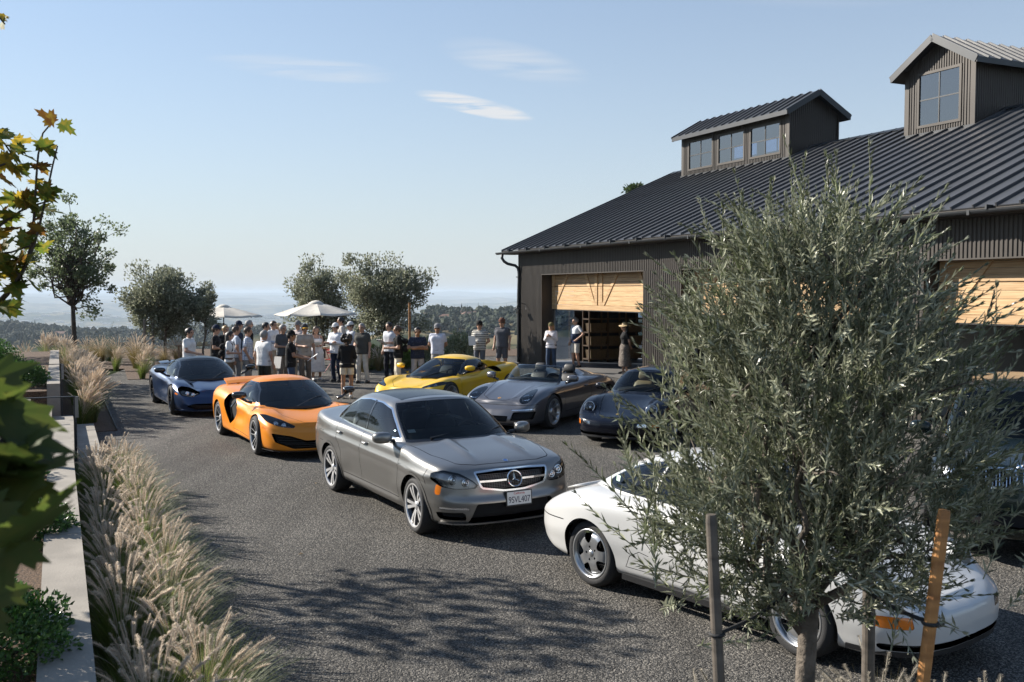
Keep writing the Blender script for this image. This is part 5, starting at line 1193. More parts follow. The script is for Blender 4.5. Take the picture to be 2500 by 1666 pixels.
def classic(name, label, loc, head, pt, white, interior):
    def smod(G, v, wS):
        x, z = G[..., 0], G[..., 2]
        # bumpers stand proud front and rear
        return G
    S = dict(outline=[(2.08, 0), (2.055, .34), (1.96, .60), (1.76, .755), (1.45, .815), (1.136, .83), (.7, .80), (.2, .79), (-.3, .795), (-.8, .825), (-1.136, .84), (-1.5, .82), (-1.8, .745), (-2.04, .58), (-2.16, .30), (-2.19, 0)],
             levels=[(0, 0, .10, .09, .10), (.08, .06, .03, .055, .04), (.25, .22, .0, .03, .0), (.5, .48, .0, .0, .0), (.72, .74, .01, .0, .01), (.85, .9, .04, .02, .05), (1, 1, .13, .06, .14)],
             zb=[(2.1, .20), (1.6, .17), (1.0, .19), (-1.0, .20), (-1.7, .22), (-2.2, .28)],
             zs=[(2.08, .53), (1.95, .55), (1.80, .60), (1.66, .69), (1.5, .775), (1.3, .825), (1.136, .845), (.7, .85), (0, .875), (-.6, .905), (-1.136, .90), (-1.5, .83), (-1.85, .72), (-2.19, .60)],
             cap_mod=lambda x, y: .055 * np.exp(-((np.abs(y) - .585) / .115) ** 2) * sstep(.85, 1.4, x) * (1 - sstep(1.52, 1.74, x)), zc=[(2.0, .54), (1.85, .57), (1.6, .645), (1.2, .765), (.85, .87), (0, .90), (-1.3, .92), (-1.6, .84), (-1.9, .73), (-2.15, .62)], crown=2.0, sh_w=5, sh_it=20,
             flares=[(1.136, .02, .33), (-1.136, .03, .38)], axles=(1.136, -1.136), steer=-4, wheel=dict(R=.312, arch=.338, y=.80, w=.225), lip=.0, paint=pt, liner=.82,
             wheel_parts=wheel_parts('cup5', .312, .226, .225, M['silver']))
    S['cabin'] = dict(base=[(.85, 0, .88), (.77, .38, .875), (.52, .61, .875), (.2, .655, .88), (-.4, .67, .90), (-.9, .64, .915), (-1.3, .52, .90), (-1.58, .30, .835), (-1.66, 0, .83)],
                      top=[(.24, 0, 1.255), (.21, .30, 1.245), (.10, .455, 1.225), (-.08, .485, 1.22), (-.4, .49, 1.22), (-.65, .47, 1.20), (-.85, .41, 1.165), (-.96, .25, 1.17), (-1.0, 0, 1.175)],
                      roof=[(.24, 1.26), (0, 1.295), (-.3, 1.31), (-.65, 1.28), (-1.0, 1.18)], bulge=.03, mat=pt)
    q1 = chaikin([(.52, .915), (.33, 1.05), (.10, 1.185), (-.10, 1.21), (-.40, 1.205), (-.44, .925)], 1); q2 = chaikin([(-.475, .93), (-.46, 1.20), (-.62, 1.195), (-.86, 1.12), (-1.10, .99), (-1.06, .945), (-.8, .935)], 1)
    dl = lambda V: np.minimum(sdf_poly(V[:, [0, 2]], q1), sdf_poly(V[:, [0, 2]], q2))
    S['cabin']['carve'] = [('glass', lambda V, P: sdf_poly(V[:, [0, 2]], q1), side_c), ('glass2', lambda V, P: sdf_poly(V[:, [0, 2]], q2), side_c), ('trimline', lambda V, P: dl(V) - .018, side_c),
                           ('screen', wsf(1.86, 1.88, .05, .94), lambda a, n, p: (p[:, 0] < 3) & (p[:, 1] < 1.1)), ('seal', wsf(1.94, 1.96, .0, .97), lambda a, n, p: (p[:, 0] < 3) & (p[:, 1] < 1.1)),
                           ('rear', P_par([(6.3, .25), (10, .25), (10, .92), (6.35, .9)], 0), lambda a, n, p: (p[:, 0] > 5) & (p[:, 1] < 1.1)), ('rseal', P_par([(6.22, .2), (10, .2), (10, .96), (6.27, .94)], 0), lambda a, n, p: (p[:, 0] > 5) & (p[:, 1] < 1.1))]
    S['tub_carve'] = [('turn', P_front([(.60, .395), (.765, .40), (.77, .485), (.61, .48)], 1), in_front(1.55)) if white else ('turn', P_front([(.66, .395), (.775, .40), (.775, .485), (.67, .48)], 1), in_front(1.55)),
                      ('fog', P_front([(.36, .40), (.50, .40), (.51, .475), (.37, .47)] if white else [(.44, .40), (.63, .40), (.63, .475), (.44, .47)], 1), in_front(1.6)),
                      ('slot', P_front([(-.72, .235), (.72, .235), (.74, .285), (-.74, .285)], 1), in_front(1.6)),
                      ('tail', P_side([(-1.93, .60), (-2.07, .565), (-2.11, .60), (-2.08, .67), (-1.96, .695)], 1), lambda a, n, p: (a[:, 1] > .35) & (a[:, 0] < -1.8)),
                      ('gap', L_side([(.70, .86), (.66, .6), (.62, .36), (-.30, .36), (-.36, .50), (-.50, .62), (-.55, .90)]), side_c), ('gap', L_side([(.74, .27), (-.68, .29), (-.62, .40), (-.50, .46), (-.40, .44)], .003), side_c), ('gap', L_side([(-1.46, .585), (-1.75, .57), (-2.1, .555)], .005), side_c),
                      ('gap', L_side([(1.46, .55), (1.7, .545), (2.0, .535)], .005), side_c), ('gap', L_top([(.90, .56), (1.4, .46), (1.85, .33), (1.90, -.1)], .004), up_c),
                      ('gap', L_top([(-1.62, -.1), (-1.60, .44), (-1.72, .48), (-2.06, .42), (-2.10, -.1)], .004), up_c)]
    S['parts'] = dict(glass=('side_window', M['carglass'], .004, 1), glass2=('quarter_window', M['carglass'], .003, 1), trimline=('window_seal', M['gloss_black'], .0, 1), seal=('window_seal', M['gloss_black'], 0, 0), rseal=('window_seal', M['gloss_black'], 0, 0), screen=('windscreen', M['screen'], .003, 0), rear=('rear_window', M['carglass'], .003, 0),
                      turn=('turn_signal', M['amber'], .004, 1), fog=('fog_lamp', M['bulb'], .01, 1), slot=('bumper_slot', M['void'], .04, 0), tail=('tail_light', M['red'], .003, 1), gap=('panel_gap', M['void'], .006, 0))
    S['covers'] = {'fog': M['lens']}
    root = build_car(name, label, loc, head, S)
    for s_ in (1, -1): lamp_round(root, (1.685, s_ * .585, .675), (1, s_ * .06, .42), .100, pt, pt if white else M['chrome'])
    mb = MB(); P = [on_front(S, float(y), .215, .005)[0] for y in np.linspace(-.76, .76, 17)]
    for a, b in zip(P[:-1], P[1:]): mb.bar(a, b, .03, .035)
    mb.obj('front_lip', M['black_plastic'], root)
    mb = MB()
    for s_ in (1, -1): mb.bar((.72, s_ * .775, .195), (-.70, s_ * .785, .205), .05, .05)
    mb.obj('sill_trim', M['black_plastic'], root)
    V, F = box_loft([(-1.66, .825, .40, .012), (-1.78, .80, .42, .016), (-1.90, .765, .40, .012)]); obj('rear_spoiler', V, F, pt, root, smooth=True)
    mb = MB()
    for k in range(7): mb.bar((-1.30 - k * .04, -.42, .93 - k * .018), (-1.30 - k * .04, .42, .93 - k * .018), .018, .01)
    mb.obj('engine_grille', M['black_plastic'], root)
    plain_mirror(root, .47, .865, .945, pt, .085, .095, .062, arm=(-.01, -.13, -.05), arm_mat=M['black_plastic'])
    handle(root, S, -.34, .755, M['black_plastic'], .19)
    dash(root, .25, .72, .875, .56); seats(root, interior, (-.22,), .33, .38); steering(root, .20, .34, .85, .19)
    wipers(root, [((.82, -.35, .90), (.72, .18, .985)), ((.80, .15, .90), (.60, .50, .99))])
    MB().add([(-.92, -.628, 1.0), (-.98, -.61, 1.0), (-.985, -.60, 1.05), (-.925, -.61, 1.05)], [(0, 1, 2, 3)]).obj('permit_sticker', pm('pale_green', (.5, .7, .55), .5), root)
    p, n = on_top(S, 1.80, 0, .003); disc_emblem(root, 'bonnet_crest', p, n, .03, [(0, 1.0, .003, pm('crest_gold', (.7, .45, .12), .3, metal=.8))])
    return root
classic('white_sports_car', 'white classic rear-engined coupe with five-spoke wheels behind the near olive tree', (2.05, 8.5826), -51.83, PAINT['white'], True, M['leather'])
classic('midnight_blue_sports_car', 'midnight blue classic coupe with round headlights, half hidden by the olive tree', (2.68, 18.8), -117, PAINT['navy'], False, M['tan_leather'])

# ---- open speedster
def speedster():
    def cap(x, y):
        h = .11 * np.exp(-((np.abs(y) - .36) / .17) ** 2) * (1 - sstep(-.55, -.42, x)) * sstep(-1.75, -.75, x)
        return h - .03 * np.exp(-((np.abs(y) - .30) / .06) ** 2) * 0 + .008 * np.exp(-((np.abs(y) - (.34 + .06 * (1.6 - x))) / .03) ** 2) * sstep(.9, 1.1, x) * (1 - sstep(1.75, 2.0, x))
    hl = [(.60 + .135 * math.cos(t), .675 + .125 * math.sin(t)) for t in np.arange(24) * 2 * math.pi / 24]; qh = np.array(hl)
    S = dict(outline=[(2.23, 0), (2.205, .32), (2.11, .62), (1.90, .82), (1.6, .895), (1.2285, .915), (.8, .895), (.2, .88), (-.3, .89), (-.8, .925), (-1.2285, .94), (-1.7, .90), (-2.05, .76), (-2.25, .50), (-2.32, .2), (-2.33, 0)],
             levels=[(0, 0, .07, .10, .1), (.1, .07, .02, .05, .03), (.28, .26, .0, .015, 0), (.5, .5, .03, .0, .01), (.75, .78, .10, .015, .05), (1, 1, .24, .09, .14)],
             zb=[(2.3, .15), (1, .15), (-1.2, .17), (-2.33, .26)],
             zs=[(2.23, .52), (2.05, .59), (1.85, .69), (1.65, .765), (1.4, .82), (1.15, .845), (.7, .85), (.1, .87), (-.6, .92), (-1.2, .925), (-1.7, .84), (-2.1, .72), (-2.33, .66)],
             zc=[(2.1, .54), (1.85, .635), (1.5, .745), (1.1, .845), (.8, .90), (-.3, .93), (-.9, .95), (-1.5, .90), (-2.0, .78), (-2.3, .68)], crown=2.1, sh_w=6, sh_it=24, cap_mod=cap,
             flares=[(1.2285, .012, .35), (-1.2285, .03, .4)], axles=(1.2285, -1.2285), steer=2, wheel=dict(R=.345, arch=.372, y=.905, w=.25), lip=.0, paint=PAINT['agate'], liner=.90,
             hole=[(.80, -1), (.80, 0), (.72, .42), (.50, .62), (.2, .66), (-.2, .66), (-.42, .60), (-.46, .3), (-.46, 0), (-.46, -1)], wheel_parts=wheel_parts('five2', .345, .258, .25, M['silver'], M['silver']))
    S['cabin'] = dict(base=[(.86, 0, .905), (.78, .40, .90), (.50, .65, .885), (.3, .70, .88), (-.3, .70, .9), (-.8, .6, .9), (-1.2, .5, .9), (-1.5, .3, .86), (-1.6, 0, .86)],
                      top=[(.32, 0, 1.21), (.29, .34, 1.20), (.19, .52, 1.185), (.0, .55, 1.18), (-.4, .55, 1.18), (-.6, .5, 1.18), (-.8, .42, 1.17), (-.9, .25, 1.17), (-.95, 0, 1.17)],
                      roof=[(.3, 1.21), (-.95, 1.2)], bulge=.03, mat=M['gloss_black'],
                      carve=[('screen', wsf(1.80, 1.82, .04, .93), lambda a, n, p: (p[:, 1] < 1.0)), ('drop', P_par([(2.05, -1), (2.08, 1.05), (-1, 1.05), (-1, 4), (12, 4), (12, -1)], 0), None)])
    fc = in_front(1.35)
    S['tub_carve'] = [('headlight', lambda V, P: sdf_poly(V[:, [1, 2]], qh), fc), ('intake2', P_front([(.43, .235), (.80, .26), (.84, .415), (.47, .40)], 1), fc), ('intake', P_front([(-.36, .215), (.36, .215), (.38, .325), (-.38, .325)], 1), fc),
                      ('drl', P_front([(.42, .425), (.83, .445), (.835, .465), (.42, .445)], 1), fc),
                      ('gap', L_side([(.74, .86), (.74, .5), (.66, .30), (-.36, .32), (-.50, .60), (-.46, .92)]), side_c), ('gap', L_top([(.88, .62), (1.35, .50), (1.80, .40), (1.93, .20), (1.95, -.1)], .005), up_c),
                      ('gap', L_front([(-.1, .515), (.5, .52), (.85, .54)], .004), in_front(1.6)), ('gap', L_top([(-.52, -.1), (-.50, .62), (-.9, .70), (-1.5, .62), (-1.7, .3), (-1.72, -.1)], .005), up_c)]
    S['parts'] = dict(screen=('windscreen', M['screen'], .002, 0), headlight=('headlight', M['gloss_black'], .05, 1), intake=('lower_intake', GR, .05, 0), intake2=('side_intake', GR, .05, 1), drl=('daytime_lamp', M['bulb'], .003, 1), gap=('panel_gap', M['void'], .006, 0))
    S['covers'] = {'headlight': M['lens']}
    root = build_car('open_sports_car', 'grey open-top speedster with oval headlights parked beside the yellow car', (.693, 21.06), -120.5, S)
    for s_ in (1, -1):
        for dy, dz in ((-.05, -.045), (.05, -.045), (-.05, .045), (.05, .045)):
            p, n = on_front(S, s_ * (.60 + dy), .675 + dz, -.03); disc_emblem(root, 'headlamp_projector', p, (.9, 0, .4), .022, [(0, .8, .015, M['bulb'])])
        p, n = on_front(S, s_ * .60, .675, -.018); disc_emblem(root, 'headlamp_ring', p, n, .10, [(.93, 1.05, .008, M['chrome'])])
    p, n = on_top(S, 1.86, 0, .003); disc_emblem(root, 'bonnet_crest', p, n, .035, [(0, 1.0, .004, pm('crest_gold', (.75, .42, .12), .3, metal=.6)), (.25, .5, .006, M['red'])])
    plain_mirror(root, .56, .985, .965, PAINT['agate'], .085, .115, .07, arm=(-.0, -.17, -.10), arm_mat=M['gloss_black'])
    dash(root, .25, .74, .87, .60); seats(root, M['leather'], (-.12,), .36, .38); steering(root, .20, .36, .86, .18)
    wipers(root, [((.86, -.40, .925), (.80, .15, .95))]); handle(root, S, -.30, .76, PAINT['agate'])
    mb = MB()
    for s_ in (1, -1):
        t = np.linspace(0, math.pi, 13); mb.tube([(-.48, s_ * .36 + .17 * math.cos(a), .86 + .22 * math.sin(a)) for a in t], .022, 8)
    mb.obj('roll_hoop', M['gloss_black'], root, smooth=True)
    mb = MB(); P = [on_front(S, float(y), .165, .01)[0] for y in np.linspace(-.82, .82, 17)]
    for a, b in zip(P[:-1], P[1:]): mb.bar(a, b, .06, .016)
    mb.obj('front_lip', M['black_plastic'], root)
    return root
speedster()

# ---- dark green sport utility and the black one inside the garage
def suv(name, label, loc, head, pt, emblem=True):
    kid = chaikin([(.035, .99), (.40, .985), (.43, .92), (.36, .815), (.10, .80), (.035, .85)], 2)
    S = dict(outline=[(2.28, 0), (2.255, .32), (2.16, .62), (1.98, .82), (1.7, .905), (1.41, .93), (.9, .915), (0, .91), (-1.0, .92), (-1.41, .935), (-1.9, .90), (-2.2, .80), (-2.36, .55), (-2.40, 0)],
             levels=[(0, 0, .10, .10, .1), (.1, .07, .03, .05, .03), (.28, .25, .0, .02, 0), (.5, .5, .0, .0, .0), (.75, .78, .03, .02, .02), (1, 1, .12, .08, .06)],
             zb=[(2.3, .28), (0, .28), (-2.4, .32)], zs=[(2.28, .98), (2.0, 1.02), (1.41, 1.06), (.9, 1.08), (-1, 1.10), (-2.4, 1.12)],
             zc=[(2.2, 1.0), (1.9, 1.06), (1.4, 1.12), (1.0, 1.15), (-2.3, 1.14)], crown=2.8, flares=[(1.41, .015, .4), (-1.41, .015, .4)], axles=(1.41, -1.41),
             cap_mod=lambda x, y: .02 * np.exp(-((np.abs(y) - .34) / .06) ** 2) * sstep(1.0, 1.2, x) * (1 - sstep(1.9, 2.2, x)),
             wheel=dict(R=.36, arch=.39, y=.925, w=.26), lip=.03, paint=pt, wheel_parts=wheel_parts('five2', .36, .25, .26, M['silver']))
    S['cabin'] = dict(base=[(1.05, 0, 1.13), (.95, .44, 1.125), (.72, .72, 1.10), (.4, .80, 1.09), (-.5, .81, 1.10), (-1.6, .80, 1.11), (-2.1, .74, 1.12), (-2.28, .5, 1.13), (-2.32, 0, 1.13)],
                      top=[(.34, 0, 1.63), (.30, .38, 1.62), (.18, .58, 1.60), (.0, .62, 1.60), (-.6, .635, 1.63), (-1.4, .63, 1.62), (-1.85, .60, 1.60), (-1.98, .4, 1.60), (-2.0, 0, 1.61)],
                      roof=[(.34, 1.64), (-.3, 1.70), (-1.2, 1.71), (-2.0, 1.63)], bulge=.03, mat=pt)
    qd = chaikin([(.68, 1.13), (.20, 1.52), (-.2, 1.58), (-1.5, 1.58), (-1.95, 1.50), (-2.05, 1.16), (-.5, 1.13)], 1)
    S['cabin']['carve'] = [('bpillar', L_side([(-.35, 1.1), (-.42, 1.62)], .035), lambda a, n, p: (np.abs(n[:, 1]) > .3) & (sdf_poly(a[:, [0, 2]], qd) < 0)), ('bpillar', L_side([(-1.28, 1.1), (-1.36, 1.62)], .035), lambda a, n, p: (np.abs(n[:, 1]) > .3) & (sdf_poly(a[:, [0, 2]], qd) < 0)),
                           ('glass', lambda V, P: sdf_poly(V[:, [0, 2]], qd), side_c), ('screen', wsf(1.88, 1.9, .04, .95), lambda a, n, p: (p[:, 0] < 3) & (p[:, 1] < 1.1)), ('seal', wsf(1.96, 1.98, 0, .98), lambda a, n, p: (p[:, 0] < 3) & (p[:, 1] < 1.1)),
                           ('rear', P_par([(6.5, .1), (10, .1), (10, .9), (6.5, .9)], 0), lambda a, n, p: (p[:, 0] > 5) & (p[:, 1] < 1.1))]
    fc = in_front(1.6)
    S['tub_carve'] = [('kidney', lambda V, P: sdf_poly(V[:, [1, 2]], kid) + .008, fc), ('kframe', lambda V, P: sdf_poly(V[:, [1, 2]], kid) - .012, fc), ('headlight', P_front([(.48, .97), (.82, .985), (.86, .92), (.78, .83), (.50, .84)], 1), in_front(1.4)),
                      ('intake', P_front([(-.60, .42), (.60, .42), (.64, .58), (-.64, .58)], 1), fc), ('gap', L_top([(1.02, .76), (1.6, .70), (2.0, .55), (2.12, .30), (2.13, -.1)], .005), up_c),
                      ('gap', L_side([(.95, 1.08), (.93, .7), (.90, .42), (-.95, .44), (-1.1, .8), (-1.25, 1.1)]), side_c), ('gap', L_side([(-.33, 1.1), (-.34, .44)]), side_c)]
    S['parts'] = dict(glass=('side_window', M['darkglass'], .004, 1), screen=('windscreen', M['screen'], .003, 0), rear=('rear_window', M['darkglass'], .004, 0), seal=('window_seal', M['gloss_black'], 0, 0), bpillar=('door_pillar', M['gloss_black'], .002, 1),
                      kframe=('grille_frame', M['chrome'], 0, 1), kidney=('grille', GR, .05, 1), headlight=('headlight', M['bulb'], .05, 1), intake=('lower_intake', GR, .05, 0), gap=('panel_gap', M['void'], .006, 0))
    S['covers'] = {'headlight': M['lens']}
    root = build_car(name, label, loc, head, S)
    for s_ in (1, -1):
        for y in np.linspace(.06, .40, 12):
            P = [on_front(S, s_ * y, z, -.008)[0] for z in (.82, .90, .98)]; mb = MB()
            for a, b in zip(P[:-1], P[1:]): mb.bar(a, b, .008, .02, up=(1, 0, 0))
            mb.obj('grille_slat', M['chrome'], root)
    if emblem:
        p, n = on_top(S, 2.13, 0, .006); n = np.array([.45, 0, .9]); n, sd, u = frame_of(n); o = disc_emblem(root, 'roundel', p, n, .041, [(.62, 1.0, .001, M['gloss_black']), (.97, 1.06, .004, M['chrome']), (.58, .64, .004, M['chrome'])])
        for k in range(4):
            t = np.linspace(k * math.pi / 2, (k + 1) * math.pi / 2, 7); V = [p + n * .003] + [p + n * .003 + (math.cos(a) * sd + math.sin(a) * u) * .025 for a in t]
            obj('roundel_quarter', V, [(0, i, i + 1) for i in range(1, 7)], pm('badge_sky_blue', (.05, .25, .65), .3) if k % 2 else M['white'], o)
        mb = MB()
        for s_ in (1, -1): mb.tube([(.1, s_ * .60, 1.66), (.0, s_ * .60, 1.72), (-1.6, s_ * .60, 1.74), (-1.75, s_ * .60, 1.67)], .02, 8)
        mb.obj('roof_rail', M['black_plastic'], root)
    plain_mirror(root, .66, 1.02, 1.17, pt, .09, .12, .08, arm=(-.02, -.16, -.06))
    dash(root, .35, .95, 1.10, .66); seats(root, M['leather'], (-.1,), .38, .62); seats(root, M['leather'], (-1.0,), .38, .62); steering(root, .30, .38, 1.06)
    return root
suv('green_sport_utility', 'dark green tall car with twin chrome grille at the right edge', (5.97, 11.5), -116.5, PAINT['green'])
# ================================================================ people
def surf_nets(D, o, h):
    s_ = D < 0; nx, ny, nz = D.shape
    cs = [(0,0,0),(1,0,0),(0,1,0),(1,1,0),(0,0,1),(1,0,1),(0,1,1),(1,1,1)]
    cnt = sum(s_[a:nx-1+a, b:ny-1+b, c:nz-1+c].astype(np.int8) for a, b, c in cs)
    I = np.argwhere((cnt > 0) & (cnt < 8)); val = np.stack([D[I[:, 0] + a, I[:, 1] + b, I[:, 2] + c] for a, b, c in cs], 1); sg = val < 0
    acc = np.zeros((len(I), 3)); n = np.zeros(len(I)); C8 = np.array(cs, float)
    for i in range(8):
        for j in range(i + 1, 8):
            if np.abs(C8[i] - C8[j]).sum() != 1: continue
            x = sg[:, i] != sg[:, j]; t = (val[x, i] / (val[x, i] - val[x, j]))[:, None]; acc[x] += C8[i] * (1 - t) + C8[j] * t; n[x] += 1
    V = o + h * (I + acc / n[:, None]); idm = np.full((nx - 1, ny - 1, nz - 1), -1, np.int64); idm[I[:, 0], I[:, 1], I[:, 2]] = np.arange(len(I)); Fs = []
    for ax in range(3):
        sl0 = [slice(None)] * 3; sl1 = [slice(None)] * 3; sl0[ax] = slice(0, -1); sl1[ax] = slice(1, None)
        E = np.argwhere(s_[tuple(sl0)] != s_[tuple(sl1)]); u, w = (ax + 1) % 3, (ax + 2) % 3
        E = E[(E[:, u] > 0) & (E[:, w] > 0) & (E[:, u] < D.shape[u] - 1) & (E[:, w] < D.shape[w] - 1)]
        def cid(du, dw): q = E.copy(); q[:, u] += du; q[:, w] += dw; return idm[q[:, 0], q[:, 1], q[:, 2]]
        f = np.stack([cid(-1, -1), cid(0, -1), cid(0, 0), cid(-1, 0)], 1); fl = ~s_[E[:, 0], E[:, 1], E[:, 2]]; f[fl] = f[fl][:, ::-1]; Fs.append(f)
    F = np.vstack(Fs); F = F[(F >= 0).all(1)]
    return V, F
class SD:
    """little signed-distance modeller made of tapered capsules"""
    def __init__(s, k=.03): s.p = []; s.k = k; s.cuts = []; s.fold = 0
    def cap(s, a, b, ra, rb=None, sq=(1, 1, 1)): s.p.append((np.array(a, float), np.array(b, float), ra, ra if rb is None else rb, np.array(sq, float))); return s
    def cut(s, n, d): s.cuts.append((np.array(n, float), d)); return s      # keep n.x < d
    def mesh(s, h):
        lo = np.min([np.minimum(a, b) - max(ra, rb) for a, b, ra, rb, _ in s.p], 0) - 3 * h; hi = np.max([np.maximum(a, b) + max(ra, rb) for a, b, ra, rb, _ in s.p], 0) + 3 * h
        n = np.ceil((hi - lo) / h).astype(int) + 1; D = np.full(n, .3, np.float32)
        for a, b, ra, rb, sq in s.p:
            r = max(ra, rb) + s.k + 2 * h; i0 = np.maximum(((np.minimum(a, b) - r - lo) / h).astype(int), 0); i1 = np.minimum(((np.maximum(a, b) + r - lo) / h).astype(int) + 2, n)
            g = [lo[q] + h * np.arange(i0[q], i1[q]) for q in range(3)]; X = np.stack(np.meshgrid(*g, indexing='ij'), -1)
            d = b - a; L = (d * d).sum(); t = np.clip(((X - a) @ d) / L, 0, 1) if L > 1e-9 else np.zeros(X.shape[:3])
            q = np.linalg.norm((X - a - t[..., None] * d) / sq, axis=-1) * sq.min() ** .5 - (ra + (rb - ra) * t) * sq.min() ** .5
            S_ = D[i0[0]:i1[0], i0[1]:i1[1], i0[2]:i1[2]]; hh = np.clip(.5 + .5 * (S_ - q) / s.k, 0, 1); S_[...] = S_ * (1 - hh) + q * hh - s.k * hh * (1 - hh)
        if s.cuts or s.fold:
            g = [lo[q] + h * np.arange(n[q]) for q in range(3)]; X = np.stack(np.meshgrid(*g, indexing='ij'), -1)
            if s.fold: D = D + s.fold * (np.sin(X[..., 2] * 34 + 9 * np.sin(X[..., 0] * 9) + X[..., 1] * 14) * .6 + np.sin(X[..., 0] * 45 + X[..., 2] * 17) * .4)
            for c, d in s.cuts: D = np.maximum(D, X @ c - d)
        return surf_nets(D, lo, h)
def cloth(name, col, rough=.85, kind=None, col2=(.03, .03, .05)):
    m = pm(name, col, rough, spec=.2, vary=(9, .10), bump=(25, .35))
    if kind:
        n, l, b = m.node_tree.nodes, m.node_tree.links, m.node_tree.nodes['Principled BSDF']; tc = n.new('ShaderNodeTexCoord'); sp = n.new('ShaderNodeSeparateXYZ'); l.new(tc.outputs['Object'], sp.inputs[0])
        def band(o_, f, th):
            a = n.new('ShaderNodeMath'); a.operation = 'MULTIPLY'; a.inputs[1].default_value = f; l.new(o_, a.inputs[0]); q = n.new('ShaderNodeMath'); q.operation = 'FRACT'; l.new(a.outputs[0], q.inputs[0]); c = n.new('ShaderNodeMath'); c.operation = 'LESS_THAN'; c.inputs[1].default_value = th; l.new(q.outputs[0], c.inputs[0]); return c.outputs[0]
        if kind == 'stripe': fac = band(sp.outputs[2], 18, .42)
        elif kind == 'check':
            mx_ = n.new('ShaderNodeMath'); mx_.operation = 'MAXIMUM'; l.new(band(sp.outputs[2], 22, .25), mx_.inputs[0]); l.new(band(sp.outputs[0], 22, .25), mx_.inputs[1]); fac = mx_.outputs[0]
        elif kind == 'chest':
            a = n.new('ShaderNodeMath'); a.operation = 'LESS_THAN'; a.inputs[1].default_value = 1.20; l.new(sp.outputs[2], a.inputs[0]); fac = a.outputs[0]
        else:
            t = n.new('ShaderNodeTexVoronoi'); t.inputs['Scale'].default_value = 26; l.new(tc.outputs['Object'], t.inputs['Vector']); q = n.new('ShaderNodeMath'); q.operation = 'LESS_THAN'; q.inputs[1].default_value = .32; l.new(t.outputs['Distance'], q.inputs[0]); fac = q.outputs[0]
        mx = n.new('ShaderNodeMix'); mx.data_type = 'RGBA'; l.new(fac, mx.inputs['Factor']); src = b.inputs['Base Color'].links[0].from_socket; l.new(src, mx.inputs['A']); mx.inputs['B'].default_value = (*col2, 1); l.new(mx.outputs['Result'], b.inputs['Base Color'])
    return m
CL = {}
def cl_(c, kind=None, c2=(.03, .03, .05)):
    key = (c, kind, c2)
    if key not in CL: CL[key] = cloth('cloth', c, .85, kind, c2)
    return CL[key]
SKIN = [pm('skin', (.42, .24, .16), .55, vary=(14, .08)), pm('skin', (.30, .165, .10), .55, vary=(14, .08)), pm('skin', (.52, .31, .22), .55, vary=(14, .08))]
HAIR = {'black': pm('hair_black', (.012, .010, .009), .5), 'brown': pm('hair_brown', (.055, .032, .018), .5), 'grey': pm('hair_grey', (.24, .23, .22), .6), 'blond': pm('hair_blond', (.30, .19, .08), .5)}
SHOE = pm('shoe', (.03, .028, .026), .6); SHOEW = pm('shoe_white', (.6, .6, .58), .6); PAPER = pm('paper', (.74, .74, .72), .6); GLASS = pm('sunglasses', (.008, .008, .009), .15, coat=.5); EYE = pm('eye', (.02, .015, .012), .2)
POSE = {'down': ((.255, -.02, 1.15), (.265, .05, .90)), 'crossed': ((.26, .05, 1.16), (-.07, .21, 1.17)), 'hold': ((.245, .0, 1.15), (.10, .27, 1.14)), 'phone': ((.23, .06, 1.16), (.06, .25, 1.28)), 'hip': ((.37, -.06, 1.18), (.20, .07, 1.01)), 'pocket': ((.28, -.05, 1.16), (.205, .07, .92)), 'behind': ((.26, -.10, 1.15), (.05, -.17, .98)), 'forward': ((.24, .08, 1.16), (.14, .36, 1.08))}
